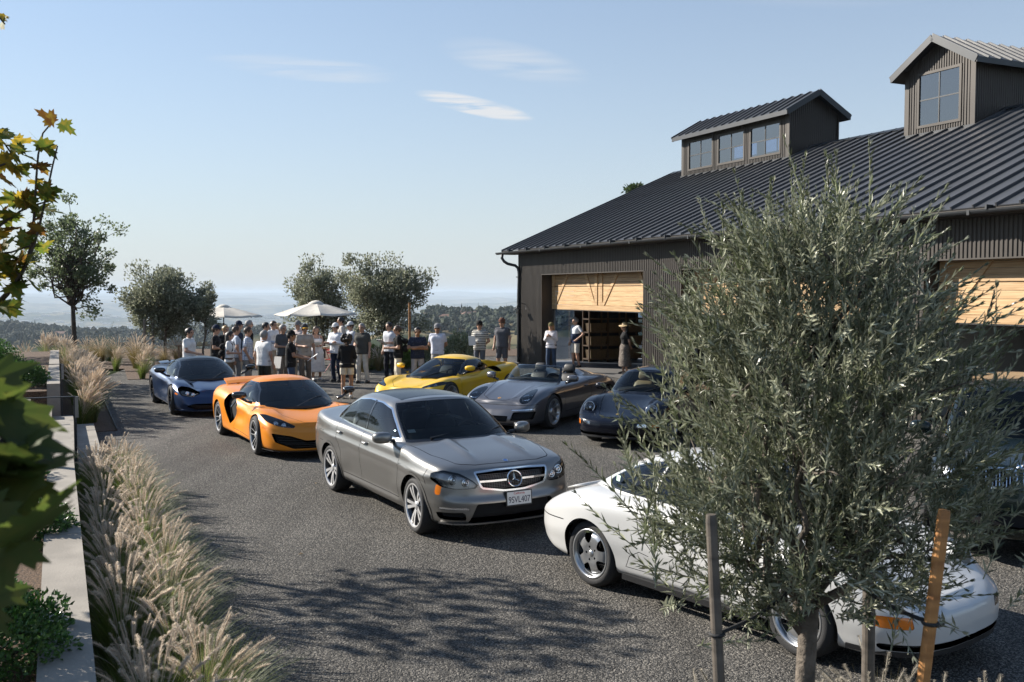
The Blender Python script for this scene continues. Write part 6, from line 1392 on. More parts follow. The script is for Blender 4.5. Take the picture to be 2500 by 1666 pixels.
def person(label, px, depth, H, face, arms=('down', 'down'), top=None, bottom=None, hair='brown', hat=None, glasses=False, fem=False, skin=0, long_hair=False, sleeve='short', dress=None, shorts=False, curly=False, shoe=None, paper=None, bag=None, lean=0.0, held=None, loc=None, belly=.0, look=0.0, stance=.0):
    x = (px - 1250) / 2392 * depth if loc is None else loc[0]; y = depth if loc is None else loc[1]
    root = empty('person', (x, y, 0), R(face - 90), label, 'person', 'people at the gathering'); k = H / 1.76; root.scale = (k, k, k)
    sw = .165 if fem else .19; hw = .09 if not fem else .095; sk = SKIN[skin]; jr = np.random.default_rng(int(px * 7 + depth * 13))
    hd = np.array([0, .02, 1.635]); tw = jr.uniform(-.02, .02)
    legs = []
    for s_ in (1, -1):
        fy = (.05 + stance) * (1 if s_ > 0 else -1) * jr.uniform(.3, 1); fx = s_ * (.10 + jr.uniform(.0, .04))
        hip, kn, an = np.array([s_ * hw, 0, .92]), np.array([s_ * hw * 1.05 + fx * .1, .03 + fy * .5, .50]), np.array([fx, fy - .03, .09]); legs.append((hip, kn, an, s_))
    aa = []
    for s_, p in ((1, arms[0]), (-1, arms[1])):
        (ex, ey, ez), (wx, wy, wz) = POSE[p]; q = jr.uniform(-.015, .015, 3)
        aa.append((np.array([s_ * sw, 0, 1.425]), np.array([s_ * (ex - (.19 - sw)), ey, ez]) + q, np.array([s_ * wx, wy + (.02 if s_ > 0 and p == 'crossed' else 0), wz + (.03 if s_ > 0 and p == 'crossed' else 0)]) + q, s_))
    # ---- body, one continuous skin
    b = SD(.035)
    b.cap((-.07, 0, .95), (.07, 0, .95), .115).cap((-.055, 0, 1.10), (.055, 0, 1.10), .105 if not fem else .085).cap((-.09, .01, 1.30), (.09, .01, 1.30), .115 if not fem else .10).cap((-sw + .05, 0, 1.42), (sw - .05, 0, 1.42), .06)
    if fem: b.cap((-.075, .075, 1.27), (.075, .075, 1.27), .06)
    if belly: b.cap((0, .05, 1.06), (0, .05, 1.10), .11 + belly)
    b.cap((0, .0, 1.42), (0, .01, 1.54), .055 if not fem else .045)
    b.cap(hd + [0, -.015, .02], hd + [0, .01, .03], .088).cap(hd + [0, .02, -.06], hd + [0, .035, -.075], .058, .05)
    b.cap(hd + [0, .093, -.005], hd + [0, .115, -.028], .013, .018).cap(hd + [.082, 0, -.005], hd + [.088, -.005, -.03], .014).cap(hd + [-.082, 0, -.005], hd + [-.088, -.005, -.03], .014).cap(hd + [-.03, .085, .02], hd + [.03, .085, .02], .018).cap(hd + [-.015, .085, -.062], hd + [.015, .085, -.062], .013)
    for hip, kn, an, s_ in legs:
        b.cap(hip, kn, .085, .055).cap(kn, an, .055, .038).cap(kn + [0, -.02, -.12], kn + [0, -.02, -.16], .055, .05).cap(an + [0, -.02, -.03], an + [0, .12, -.055], .042, .034)
    for sh_, el, wr, s_ in aa:
        b.cap(sh_, el, .050 if not fem else .042, .040 if not fem else .033).cap(el, wr, .040 if not fem else .033, .027)
        d = (wr - el) / np.linalg.norm(wr - el); sd = np.cross(d, [0, 0, 1.]) if abs(d[2]) < .8 else np.array([0, 1., 0]); sd = sd / np.linalg.norm(sd)
        pm_ = wr + d * .07; b.cap(wr, pm_, .028, .036)
        up_ = np.cross(sd, d)
        for f_ in range(4): q = pm_ + sd * (.027 - .018 * f_); b.cap(q, q + d * (.045 - .006 * abs(f_ - 1)), .011).cap(q + d * .045, q + d * .07 + up_ * -.02 * s_, .010)
        b.cap(wr + d * .03 + sd * .028, wr + d * .08 + sd * .055, .013, .010)
    V, F = b.mesh(.0165); obj('body', V, F, sk, root, smooth=True)
    # ---- clothes
    if top is not None:
        g = SD(.025); g.fold = .0014; e = .016
        hem = .86 if dress is None else .95
        wt = .108 if not fem else .09
        for x_ in (-1, -.33, .33, 1): g.cap((x_ * .075, 0, .90), (x_ * .065, 0, 1.10), .115 + e, wt + e).cap((x_ * .065, 0, 1.10), (x_ * .095, .01, 1.32), wt + e, (.112 if not fem else .098) + e)
        g.cap((-sw + .045, 0, 1.415), (sw - .045, 0, 1.415), .06 + e * .8)
        if fem: g.cap((-.075, .075, 1.27), (.075, .075, 1.27), .06 + e)
        if belly: g.cap((0, .05, 1.06), (0, .05, 1.10), .11 + belly + e)
        if sleeve != 'none':
            for sh_, el, wr, s_ in aa:
                if sleeve == 'short': g.cap(sh_, sh_ + (el - sh_) * .60, .052 + e * .4, .047 + e * .5)
                else: g.cap(sh_, el, .052 + e * .8, .045 + e * .7).cap(el, el + (wr - el) * .93, .045 + e * .7, .036 + e * .6)
        g.cut((0, 0, -1), -hem).cut((0, .25, 1), 1.487 if sleeve != 'none' else 1.40)
        V, F = g.mesh(.0165); obj('shirt', V, F, top, root, smooth=True)
        if sleeve != 'none':
            mb = MB(); t = np.linspace(0, 2 * math.pi, 15); mb.tube([(.062 * math.cos(a), .012 + .062 * math.sin(a), 1.485 - .018 * math.sin(a)) for a in t], .011, 6, cap=False); mb.obj('collar', top, root, smooth=True)
    if dress is not None:
        g = SD(.05); g.fold = .004
        for s_ in (-.05, 0, .05): g.cap((s_, 0, 1.08), (s_ * 1.6, 0, .90), .105, .15).cap((s_ * 1.6, 0, .90), (s_ * 1.9, 0, .20), .15, .215)
        if top is None: g.cap((-.08, .02, 1.28), (.08, .02, 1.28), .122)
        g.cut((0, 0, -1), -.28 if not shorts else -.60).cut((0, 0, 1), 1.36 if top is None else 1.10)
        V, F = g.mesh(.018); obj('dress' if top is None else 'skirt', V, F, dress, root, smooth=True)
        if top is None:
            mb = MB()
            for s_ in (1, -1): mb.tube([(s_ * .09, .12, 1.34), (s_ * .10, .03, 1.47), (s_ * .09, -.09, 1.36)], .008, 5)
            mb.obj('dress_strap', dress, root)
    elif bottom is not None:
        g = SD(.03); g.fold = .004; g.cap((-.07, 0, .95), (.07, 0, .95), .125)
        for hip, kn, an, s_ in legs:
            if shorts: g.cap(hip, hip + (kn - hip) * .95, .098, .088)
            else: g.cap(hip, kn, .098, .072).cap(kn, an + [0, 0, -.02], .072, .062)
        g.cut((0, 0, 1), 1.0).cut((0, 0, -1), -(.52 if not fem else .66) if shorts else -.05)
        V, F = g.mesh(.0165); obj('shorts' if shorts else 'trousers', V, F, bottom, root, smooth=True)
        mb = MB(); t = np.linspace(0, 2 * math.pi, 19); mb.tube([(.20 * math.cos(a), .128 * math.sin(a), .985) for a in t], .010, 6, cap=False); mb.obj('belt', SHOE, root)
    for hip, kn, an, s_ in legs:
        g = SD(.02); g.cap(an + [0, -.035, -.035], an + [0, .06, -.04], .052, .047).cap(an + [0, .06, -.045], an + [0, .15, -.055], .047, .036).cut((0, 0, -1), -.004); V, F = g.mesh(.016); obj('shoe', V, F, shoe or SHOE, root, smooth=True)
    # ---- head wear, hair, eyes
    if hair:
        g = SD(.02); c = hd + [0, -.018, .025]
        g.cap(c, c + [0, .022, .012], .100)
        if curly:
            for q in range(40): t, z_ = jr.uniform(0, 6.28), jr.uniform(-.12, .12); w_ = math.sqrt(max(0, 1 - (z_ / .16) ** 2)); g.cap(c + [.12 * w_ * math.cos(t), -.03 + .11 * w_ * math.sin(t), z_], c + [.13 * w_ * math.cos(t), -.03 + .12 * w_ * math.sin(t), z_ + .01], .042)
        if long_hair: g.cap(c + [.05, -.05, -.03], c + [.075, -.06, -.20], .05, .045).cap(c + [-.05, -.05, -.03], c + [-.075, -.06, -.20], .05, .045).cap(c + [0, -.07, 0], c + [0, -.085, -.24], .06, .05)
        g.fold = .003; lim = .055 if not curly else .05
        g.cut((0, .93, -.38), .93 * (hd[1] + lim) - .38 * hd[2])
        if not long_hair and not curly: g.cut((0, .35, -1), -(hd[2] - .055))
        V, F = g.mesh(.0125); obj('hair', V, F, HAIR[hair], root, smooth=True)
    if hat:
        kind, hm_ = hat; g = SD(.02); c = hd + [0, -.01, .035]
        if kind == 'cap':
            g.cap(c, c + [0, .012, .022], .104); g.cut((0, 0, -1), -(hd[2] + .045)); V, F = g.mesh(.0125); h_ = obj('cap', V, F, hm_, root, smooth=True)
            t = np.linspace(-1.15, 1.15, 11); Vb = []
            for r_, dz in ((.088, .0), (.185, -.018)):
                for a in t: Vb.append((.088 * math.sin(a) * (1.0 if r_ < .1 else .95), .0 + hd[1] + (r_ * math.cos(a) if r_ < .1 else .075 + .105 * math.cos(a)), hd[2] + .055 + dz - .012 * (a / 1.15) ** 2))
            n = len(t); Vb += [(x_, y_, z_ - .008) for x_, y_, z_ in Vb]; Fb = [(i, i + 1, n + i + 1, n + i) for i in range(n - 1)] + [(2 * n + i, 3 * n + i, 3 * n + i + 1, 2 * n + i + 1) for i in range(n - 1)] + [(n + i, n + i + 1, 3 * n + i + 1, 3 * n + i) for i in range(n - 1)]
            obj('cap_brim', Vb, Fb, held if isinstance(held, bpy.types.Material) else hm_, h_, smooth=True)
        else:
            prof = [(.001, .145), (.06, .14), (.088, .11), (.098, .045), (.105, .035), (.15, .03), (.205, .012), (.206, .004), (.105, .022), (.095, .03)]; V, F = lathe_arrays(prof, 24); V = V + hd + [0, -.01, .03]; V[:, 2] += .02 * np.sin(np.arctan2(V[:, 0], V[:, 1]) * 2) * (np.hypot(V[:, 0], V[:, 1] - hd[1]) / .2) ** 2; obj('straw_hat', V, F, hm_, root, smooth=True)
    if glasses:
        mb = MB()
        for s_ in (1, -1): Vs, Fs = sphere(hd + [s_ * .035, .094, .004], (.028, .012, .020), 8, 6); mb.add(Vs, Fs); mb.bar(hd + [s_ * .065, .085, .01], hd + [s_ * .088, -.01, .01], .006, .008)
        mb.bar(hd + [-.02, .104, .01], hd + [.02, .104, .01], .006, .006); mb.obj('sunglasses', GLASS, root, smooth=True)
    else:
        mb = MB()
        for s_ in (1, -1): Vs, Fs = sphere(hd + [s_ * .033, .088, .003], .011, 8, 5); mb.add(Vs, Fs)
        mb.obj('eyes', EYE, root, smooth=True)
    mb = MB(); mb.bar(hd + [-.022, .098, -.052], hd + [.022, .098, -.052], .01, .007); mb.obj('mouth', pm('lips', (.28, .10, .08), .5) if 'lips' not in bpy.data.materials else bpy.data.materials['lips'], root)
    if bag is not None:
        g = SD(.03); g.cap((-.07, -.20, 1.12), (.07, -.20, 1.12), .10).cap((-.07, -.19, 1.32), (.07, -.19, 1.32), .085); V, F = g.mesh(.018); bo = obj('backpack', V, F, bag, root, smooth=True)
        mb = MB()
        for s_ in (1, -1): mb.tube([(s_ * .10, -.14, 1.40), (s_ * .11, -.01, 1.505), (s_ * .12, .125, 1.38), (s_ * .13, .11, 1.2), (s_ * .15, -.05, 1.1)], .016, 6)
        mb.obj('strap', bag, bo)
    if paper:
        wr = aa[0][2] if paper != 'right' else aa[1][2]; e = wr + np.array([0, .07, .0]); mt = PAPER
        o = MB().box(-.115, .115, -.15, .15, -.003, .003).obj('paper_sheet', mt); mw = np.array([math.cos(R(face - 90)), math.sin(R(face - 90))]); px_, py_ = e[0] * k, (e[1] + .10) * k
        o.location = (x + px_ * mw[0] - py_ * mw[1], y + px_ * mw[1] + py_ * mw[0], (e[2] + .03) * k); o.rotation_euler = (R(35) if paper != 'down' else R(80), 0, R(face - 90)); o.scale = (k, k, k)
        tag(o, 'white sheet of paper held by the ' + label.split(' person ')[0].strip() + ' person' if False else 'white paper sheet in the hands of the ' + ' '.join(label.split()[1:8]), 'paper', 'paper sheets in hands')
    return root
W = (.70, .70, .69); NV = (.018, .026, .05); BK = (.012, .012, .013); GY = (.16, .16, .165); KH = (.36, .31, .24); JN = (.045, .07, .12); OL = (.045, .045, .032); CRM = (.62, .57, .47); LB = (.42, .48, .58); DG = (.055, .055, .06)
STRAW = pm('straw', (.50, .38, .22), .8, vary=(60, .3)); 
person('person in a plain white t-shirt and sunglasses, leftmost of the crowd', 460, 26.3, 1.78, -12, ('forward', 'down'), cl_(W), cl_(DG), 'black', glasses=True)
person('person in a navy cap and black patterned shirt beside the blue car', 525, 27.6, 1.80, 8, ('hold', 'down'), cl_(BK, 'dots', (.04, .04, .05)), cl_(DG), 'brown', ('cap', cl_(NV)), glasses=True)
person('person with long dark hair, white top and dark backpack behind the blue car', 559, 27.0, 1.66, 5, ('hold', 'down'), cl_(W), cl_((.16, .11, .07)), 'black', glasses=True, fem=True, long_hair=True, bag=cl_(BK))
person('person with light brown hair and sunglasses, peeking between two others at left', 549, 29.2, 1.74, -30, ('down', 'down'), cl_(BK), cl_(BK), 'blond', glasses=True)
person('person in a pale blue patterned shirt with brown hair, back half turned', 574, 28.2, 1.76, 28, ('down', 'down'), cl_(LB, 'dots', (.68, .70, .72)), cl_(GY), 'brown')
person('person in a navy t-shirt standing directly behind the patterned shirt', 581, 30.4, 1.83, 15, ('down', 'down'), cl_(NV), cl_(KH), 'black', hat=('cap', cl_(NV)))
person('tall person in a black t-shirt with grey hair in the left group', 606, 30.8, 1.86, 20, ('down', 'down'), cl_(BK), cl_(DG), 'grey', glasses=True)
person('person in a white and blue checked shirt with grey trousers', 603, 27.0, 1.78, 8, ('pocket', 'down'), cl_((.68, .69, .72), 'check', (.30, .36, .50)), cl_((.24, .22, .20)), 'brown')
person('person in a white t-shirt and dark olive trousers seen from behind', 643, 25.0, 1.76, 62, ('down', 'down'), cl_(W), cl_(OL), 'grey', paper='down')
person('dark-haired person in a pale blue shirt turned right in the left group', 647, 29.8, 1.82, 0, ('down', 'hold'), cl_((.55, .58, .66)), cl_(DG), 'black', sleeve='long')
person('person with short brown hair and open white shirt behind the white t-shirt', 666, 31.2, 1.82, -25, ('down', 'down'), cl_(W), cl_(KH), 'brown', sleeve='long', glasses=True)
person('person in a wide straw hat at the back of the left group', 679, 32.3, 1.68, -70, ('down', 'down'), cl_((.45, .32, .2)), cl_(KH), 'blond', ('hat', STRAW), fem=True)
person('person in a dark grey polo shirt with arms bent, facing right', 689, 28.8, 1.79, -35, ('hold', 'down'), cl_((.075, .08, .09)), cl_((.20, .17, .14)), 'grey', glasses=True, belly=.02)
person('person in a black cap, black printed t-shirt and blue jeans holding papers', 708, 24.6, 1.76, 12, ('forward', 'forward'), cl_(BK), cl_(JN), 'black', ('cap', cl_(BK)), skin=1, paper='left', stance=.03)
person('person in a beige shirt and cap with a yellow brim', 743, 28.6, 1.79, -62, ('hold', 'down'), cl_((.40, .35, .30)), cl_((.13, .105, .085)), 'brown', ('cap', cl_(DG)), glasses=True, held=cl_((.7, .38, .05)))
person('person in a grey cap and pinkish shirt behind the beige shirt', 728, 31.5, 1.80, -110, ('down', 'down'), cl_((.55, .47, .44)), cl_(KH), 'grey', ('cap', cl_(GY)))
person('person with long dark hair in a long white dress holding a sheet', 771, 30.4, 1.68, -66, ('hold', 'hold'), None, None, 'brown', fem=True, long_hair=True, dress=cl_((.72, .69, .67)), shoe=SHOEW, paper='left')
person('person in a white cap and open white shirt with folded arms', 820, 29.9, 1.78, -118, ('crossed', 'crossed'), cl_((.66, .68, .72)), cl_(NV), 'black', ('cap', cl_((.6, .6, .6))), glasses=True, sleeve='long')
person('tall dark-haired person in a beige shirt under the right umbrella', 834, 33.0, 1.90, 195, ('down', 'down'), cl_((.52, .47, .42)), cl_(KH), 'black', sleeve='long')
person('person in a white cap and pale grey shirt behind the curly hair', 857, 31.3, 1.78, 215, ('hold', 'down'), cl_((.42, .44, .48)), cl_(DG), 'brown', ('cap', cl_((.55, .55, .55))), glasses=True)
person('person with curly black hair, black top and cream shorts seen from behind', 846, 25.2, 1.63, 88, ('hold', 'hold'), cl_(BK), cl_(CRM), 'black', fem=True, curly=True, sleeve='long', shorts=True, shoe=SHOEW, skin=1)
person('person in a dark t-shirt with navy sweater and light trousers', 884, 29.4, 1.80, -108, ('hold', 'down'), cl_((.065, .065, .06)), cl_((.55, .52, .46)), 'grey', glasses=True, stance=.05)
person('person in a pale grey polo shirt and dark trousers holding a paper', 951, 30.6, 1.80, -128, ('pocket', 'hold'), cl_((.50, .52, .56)), cl_((.02, .022, .03)), 'black', glasses=True, paper='right')
person('person in a black shirt with dark backpack and cream trousers, facing left', 972, 27.8, 1.79, 188, ('hold', 'hold'), cl_(BK), cl_(CRM), 'brown', glasses=True, bag=cl_(BK))
person('person in a navy polo with folded arms and grey shorts', 1019, 27.8, 1.74, -82, ('crossed', 'crossed'), cl_(NV, 'dots', (.05, .06, .1)), cl_((.34, .34, .36)), 'black', glasses=True, skin=1)
person('person in a pale lilac t-shirt and grey cap by the hedge', 1068, 29.6, 1.77, -95, ('behind', 'behind'), cl_((.58, .60, .68)), cl_((.38, .37, .36)), 'grey', ('cap', cl_((.22, .22, .23))), glasses=True, skin=1, shorts=True)
person('person in a black and white striped shirt and black cap', 1171, 31.6, 1.80, -105, ('hold', 'behind'), cl_((.60, .58, .52), 'stripe', (.015, .015, .018)), cl_((.10, .11, .13)), 'black', ('cap', cl_(BK)), glasses=True, paper='down', belly=.02)
person('person in a slate grey shirt, grey shorts and brown cap near the barn corner', 1226, 32.6, 1.86, -112, ('down', 'down'), cl_((.085, .088, .10)), cl_((.09, .09, .10)), 'brown', ('cap', cl_((.13, .06, .04))), glasses=True, shorts=True)
person('person in a white blouse, jeans and green cap looking at a phone', 1346, 33.6, 1.68, -112, ('phone', 'phone'), cl_((.68, .66, .68)), cl_(JN), 'blond', ('cap', cl_((.12, .11, .05))), fem=True, long_hair=True, sleeve='long', shoe=SHOEW)
person('person in a white and navy sweater, hand on hip, in the garage doorway', 1406, 35.6, 1.82, -150, ('down', 'hip'), cl_((.66, .67, .70), 'chest', (.015, .025, .06)), cl_((.50, .47, .42)), 'grey', shorts=True, belly=.01)
person('person in a straw hat, black top and long patterned skirt in the garage', 1526, 32.6, 1.70, -172, ('behind', 'behind'), cl_(BK), None, 'black', ('hat', STRAW), fem=True, long_hair=True, dress=cl_((.10, .085, .075), 'dots', (.28, .24, .2)))
# ================================================================ vegetation
def rot_basis(d):
    d = d / (np.linalg.norm(d, axis=-1, keepdims=True) + 1e-9); ref = np.where(np.abs(d[..., [2]]) < .9, [[0, 0, 1.]], [[1., 0, 0]]); a = np.cross(d, ref); a /= np.linalg.norm(a, axis=-1, keepdims=True) + 1e-9
    return d, a, np.cross(a, d)
def leaves(P, D, N, L, Wd, fold=.25, curl=.0):
    """lance-shaped leaves: six points, four triangles each"""
    d, a, _ = rot_basis(D); n = N - (N * d).sum(-1, keepdims=True) * d; n /= np.linalg.norm(n, axis=-1, keepdims=True) + 1e-9; s_ = np.cross(d, n); L = L[:, None]; Wd = Wd[:, None]
    mid = P + d * L * .5 + n * curl * L * .25; tip = P + d * L
    V = np.stack([P, P + d * L * .42 + s_ * Wd + n * Wd * fold * 2, mid - n * Wd * fold, P + d * L * .42 - s_ * Wd + n * Wd * fold * 2, tip], 1)
    b = np.arange(len(P))[:, None] * 5; F = np.concatenate([b + [0, 2, 1], b + [1, 2, 4], b + [0, 3, 2], b + [3, 4, 2]], 0)
    return V.reshape(-1, 3), F
def rnd_dirs(n, r): v = r.normal(size=(n, 3)); return v / np.linalg.norm(v, axis=1)[:, None]
def shoot_mesh(r, ln, n_pair, L0, W0, bend=.15):
    """one straight shoot along +z with opposite leaves"""
    t = np.linspace(.06, 1, n_pair); ax = np.stack([bend * ln * t ** 2, 0 * t, ln * t], 1); P, D, N, L, Wd = [], [], [], [], []
    for i, p in enumerate(ax):
        a0 = (i % 2) * math.pi / 2 + r.uniform(-.5, .5)
        for q in (0, math.pi):
            a = a0 + q; el = .75 + .55 * t[i] + r.uniform(-.2, .2); d = np.array([math.cos(a) * math.cos(el), math.sin(a) * math.cos(el), math.sin(el)]); P.append(p); D.append(d); N.append([-math.cos(a) * math.sin(el), -math.sin(a) * math.sin(el), math.cos(el)]); sc_ = (1 - .45 * t[i] ** 3) * r.uniform(.75, 1.15); L.append(L0 * sc_); Wd.append(W0 * sc_ * r.uniform(.8, 1.1))
    for q in range(3): P.append(ax[-1]); D.append([r.uniform(-.3, .3), r.uniform(-.3, .3), 1]); N.append([1, 0, 0]); L.append(L0 * .6); Wd.append(W0 * .6)
    V, F = leaves(np.array(P), np.array(D, float), np.array(N, float), np.array(L), np.array(Wd)); Vs, Fs = tube_arrays(np.vstack([[0, 0, 0], ax]), np.linspace(.0032, .0012, n_pair + 1), 4)
    return V, F, Vs, np.vstack([Fs[:, [0, 1, 2]], Fs[:, [0, 2, 3]]])
def place(V, o, d, spin, s_=1.0):
    z, x, y = rot_basis(np.array(d, float)[None]); z, x, y = z[0], x[0], y[0]; c, q = math.cos(spin), math.sin(spin); x2, y2 = x * c + y * q, y * c - x * q
    return o + s_ * (V[:, [0]] * x2 + V[:, [1]] * y2 + V[:, [2]] * z)
def branch(p0, p1, r, wob=.06, n=7):
    p0, p1 = np.array(p0, float), np.array(p1, float); t = np.linspace(0, 1, n)[:, None]; P = p0 + (p1 - p0) * t; P[1:-1] += r.normal(size=(n - 2, 3)) * wob * np.linalg.norm(p1 - p0) * .5; return P
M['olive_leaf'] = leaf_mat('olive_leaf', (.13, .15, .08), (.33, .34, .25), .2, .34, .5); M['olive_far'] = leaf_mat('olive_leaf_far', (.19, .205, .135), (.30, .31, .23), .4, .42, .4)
M['oak_light'] = leaf_mat('oak_leaf_light', (.12, .155, .075), (.16, .19, .11), .42, .4, .4); M['bark'] = pm('olive_bark', (.12, .10, .08), .9, vary=(12, .35), bump=(35, .8)); M['twig'] = pm('green_twig', (.22, .23, .15), .7); M['oak_leaf'] = leaf_mat('oak_leaf', (.045, .075, .025), (.08, .11, .05), .35, .45, .45); M['dark_bark'] = pm('dark_bark', (.06, .048, .038), .95, vary=(8, .4), bump=(25, 1.0))

# ---- near olive: trunk, limbs, a leafy mass and single shoots standing out of it
def near_olive():
    r = np.random.default_rng(11); bx, by = 1.33, 4.32
    root = empty('olive_tree', (bx, by, 0), 0, 'young grey-green olive tree standing between stakes at the right foreground', 'tree')
    mb = MB(); tr = np.array([(0, 0, -.05), (.0, 0, .4), (-.015, 0, .9), (.0, .0, 1.3), (.03, .02, 1.7)]); mb.tube(spline(tr, 14), np.linspace(.050, .040, 14), 12); mb.obj('trunk', M['bark'], root, smooth=True)
    limbs = []
    ends = [(-.55, .1, 2.05), (-.42, -.25, 2.55), (-.25, .2, 2.9), (-.05, -.1, 3.1), (.2, .15, 2.95), (.42, -.15, 2.65), (.60, .15, 2.15), (.55, -.2, 1.75), (-.5, .25, 1.65), (-.15, -.4, 2.2), (.2, .45, 2.3), (.3, -.4, 2.1), (-.35, .4, 2.3)]
    mb = MB(); skel = []
    for e in ends:
        z0 = r.uniform(1.15, 1.6); P = spline(branch((0, 0, z0), np.array(e) * [.8, .8, 1] - [0, 0, .15], r, .12), 14); mb.tube(P, np.linspace(.024, .007, 14), 7); skel.append(P)
        for q in range(4):
            i = r.integers(4, 13); s2 = branch(P[i], P[i] + (rnd_dirs(1, r)[0] * [1, 1, .6] + [0, 0, .5]) * .35, r, .1, 6); mb.tube(s2, np.linspace(.008, .003, 6), 5); skel.append(s2)
    mb.obj('limbs', M['bark'], root, smooth=True)['kind'] = 'stuff'
    protos = [shoot_mesh(r, r.uniform(.26, .44), int(r.integers(9, 15)), .066, .0078, r.uniform(-.15, .2)) for _ in range(10)]
    pmesh = [mesh('leafy_shoot', np.vstack([V, Vs]), np.vstack([F, Fs + len(V)]), [M['olive_leaf'], M['twig']], midx=np.r_[np.zeros(len(F)), np.ones(len(Fs))]) for V, F, Vs, Fs in protos]
    # half-width of the crown against height, read off the photograph
    hw = lambda z: pchip(z, [(1.34, .38), (1.5, .62), (1.75, .76), (2.1, .80), (2.4, .75), (2.65, .60), (2.85, .44), (3.05, .32), (3.25, .14)])
    Vb, Fb, Vt, Ft, nb, ntw = [], [], [], [], 0, 0
    cl = []
    while len(cl) < 105:
        z = r.uniform(1.47, 3.0); a = r.uniform(0, 6.283); w_ = float(hw(z)); rr = w_ * r.uniform(.05, 1) ** .55 * .95; c_ = np.array([.02 + rr * math.cos(a), rr * math.sin(a) * .85, z])
        if all(np.linalg.norm(c_ - q_) > .13 for q_ in cl): cl.append(c_)
    for i in range(1850):
        c_ = cl[r.integers(len(cl))]; p = c_ + np.clip(r.normal(size=3), -1.6, 1.6) * [.085, .085, .10]; z = p[2]
        if z < 1.34: continue
        out = np.array([p[0], p[1], 0]) / max(float(hw(min(z, 3.2))), .2)
        d = out * r.uniform(.3, .9) + [0, 0, r.uniform(.25, 1.3) if z > 1.7 else r.uniform(-.35, .8)] + r.normal(size=3) * .3
        V, F, Vs, Fs = protos[r.integers(10)]; sp, s_ = r.uniform(0, 6.28), r.uniform(.6, 1.0); p = p - d / np.linalg.norm(d) * .16
        Vb.append(place(V, p, d, sp, s_)); Fb.append(F + nb); nb += len(V); Vt.append(place(Vs, p, d, sp, s_)); Ft.append(Fs + ntw); ntw += len(Vs)
    o = obj('foliage', np.vstack(Vb), np.vstack(Fb), M['olive_leaf'], root); o['kind'] = 'stuff'
    o = obj('twigs', np.vstack(Vt), np.vstack(Ft), M['twig'], root); o['kind'] = 'stuff'
    # single shoots standing out
    outs = [(-.55, 2.62, -.3), (-.64, 2.45, -.3), (-.78, 2.2, -.5), (-.9, 1.9, -.7), (-.84, 1.68, -.9), (-.72, 1.42, -1.1), (-.9, 2.05, -.6), (-.60, 1.35, -1.2), (.66, 2.5, .4), (.76, 2.3, .5), (.9, 2.05, .7), (.88, 1.5, 1.0), (.92, 1.7, .9), (.7, 1.38, 1.2), (-.2, 2.95, -.1), (-.12, 3.05, 0), (.1, 3.08, .05), (-.35, 2.85, -.15), (-.45, 2.72, -.2), (.05, 3.0, .1), (.18, 2.98, .1), (-.50, 2.80, -.1), (-.30, 3.0, .0), (-.17, 3.02, .05), (-.08, 3.08, .0), (.02, 3.12, 0), (.07, 3.15, .05), (-.04, 3.02, -.1), (.14, 3.02, .1), (.62, 2.62, .1), (.50, 2.70, .1), (.78, 2.45, .2), (.84, 2.15, .3), (.86, 2.0, .35), (.40, 2.75, .05), (-.62, 2.55, -.2), (-.70, 2.35, -.25), (-.80, 2.1, -.4), (-.86, 1.75, -.5), (-.80, 1.6, -.6), (-.66, 1.50, -.7), (.85, 1.6, .7), (.80, 1.75, .6), (-.86, 1.95, -.3), (.86, 1.85, .4), (-.38, 2.9, -.05), (.24, 2.92, .08), (.32, 2.84, .1)]
    for x, z, tl in outs:
        inst('leafy_shoot', pmesh[r.integers(10)], root, (x * .9, r.uniform(-.25, .25), z - .12), (r.uniform(-.15, .15), tl + r.uniform(-.1, .1), r.uniform(0, 6.28)), (1, 1, r.uniform(.85, 1.15)))
    for i in range(170):
        z = r.uniform(1.35, 3.0); a = r.uniform(math.pi, 2 * math.pi); w_ = float(hw(z)); p = (w_ * .8 * math.cos(a), w_ * .7 * math.sin(a), z)
        d = np.array([math.cos(a) * .8, math.sin(a) * .8, r.uniform(.1, 1.0)]); eu = Vector(d).to_track_quat('Z', 'Y').to_euler(); inst('leafy_shoot', pmesh[r.integers(10)], root, p, eu, (r.uniform(.7, .95),) * 3)
near_olive()
# stakes and ties
stm = wood('stake_wood', (.42, .20, .065), (.24, .10, .03), .5); stg = wood('weathered_stake', (.13, .11, .09), (.07, .06, .05), .5)
def stake(lab, p0, p1, rad, mt, tie):
    e = empty('tree_stake', (p0[0], p0[1], 0), 0, lab, 'stake', 'stakes round the olive tree'); d = np.array(p1) - np.array(p0); mb = MB(); mb.tube([(0, 0, -.05), tuple(d * .5), tuple(d * .985), tuple(d)], [rad * 1.06, rad, rad * .97, rad * .85], 14); mb.obj('pole', mt, e, smooth=False)
    if tie:
        t = np.linspace(0, 1, 12); a = d * tie; b = np.array([1.37 - p0[0], 4.32 - p0[1], a[2] + .10]); P = a + (b - a) * t[:, None]; P[:, 2] -= .05 * np.sin(t * math.pi); mb = MB(); mb.tube(P, .008, 6); q = np.linspace(0, 2 * math.pi, 13); mb.tube([a + [rad * 1.1 * math.cos(k), rad * 1.1 * math.sin(k), 0] for k in q], .008, 5, cap=False); mb.obj('rubber_tie', M['rubber'], e, smooth=True)
stake('bright orange-brown round stake right of the near olive trunk', (1.40, 3.58, 0), (1.605, 3.60, 1.928), .024, stm, .78)
stake('weathered grey stake left of the near olive trunk', (.856, 3.63, 0), (.749, 3.65, 1.90), .022, stg, .76)
stake('grey stake behind the near olive trunk', (1.80, 4.85, 0), (1.79, 4.85, 1.62), .032, stg, None)

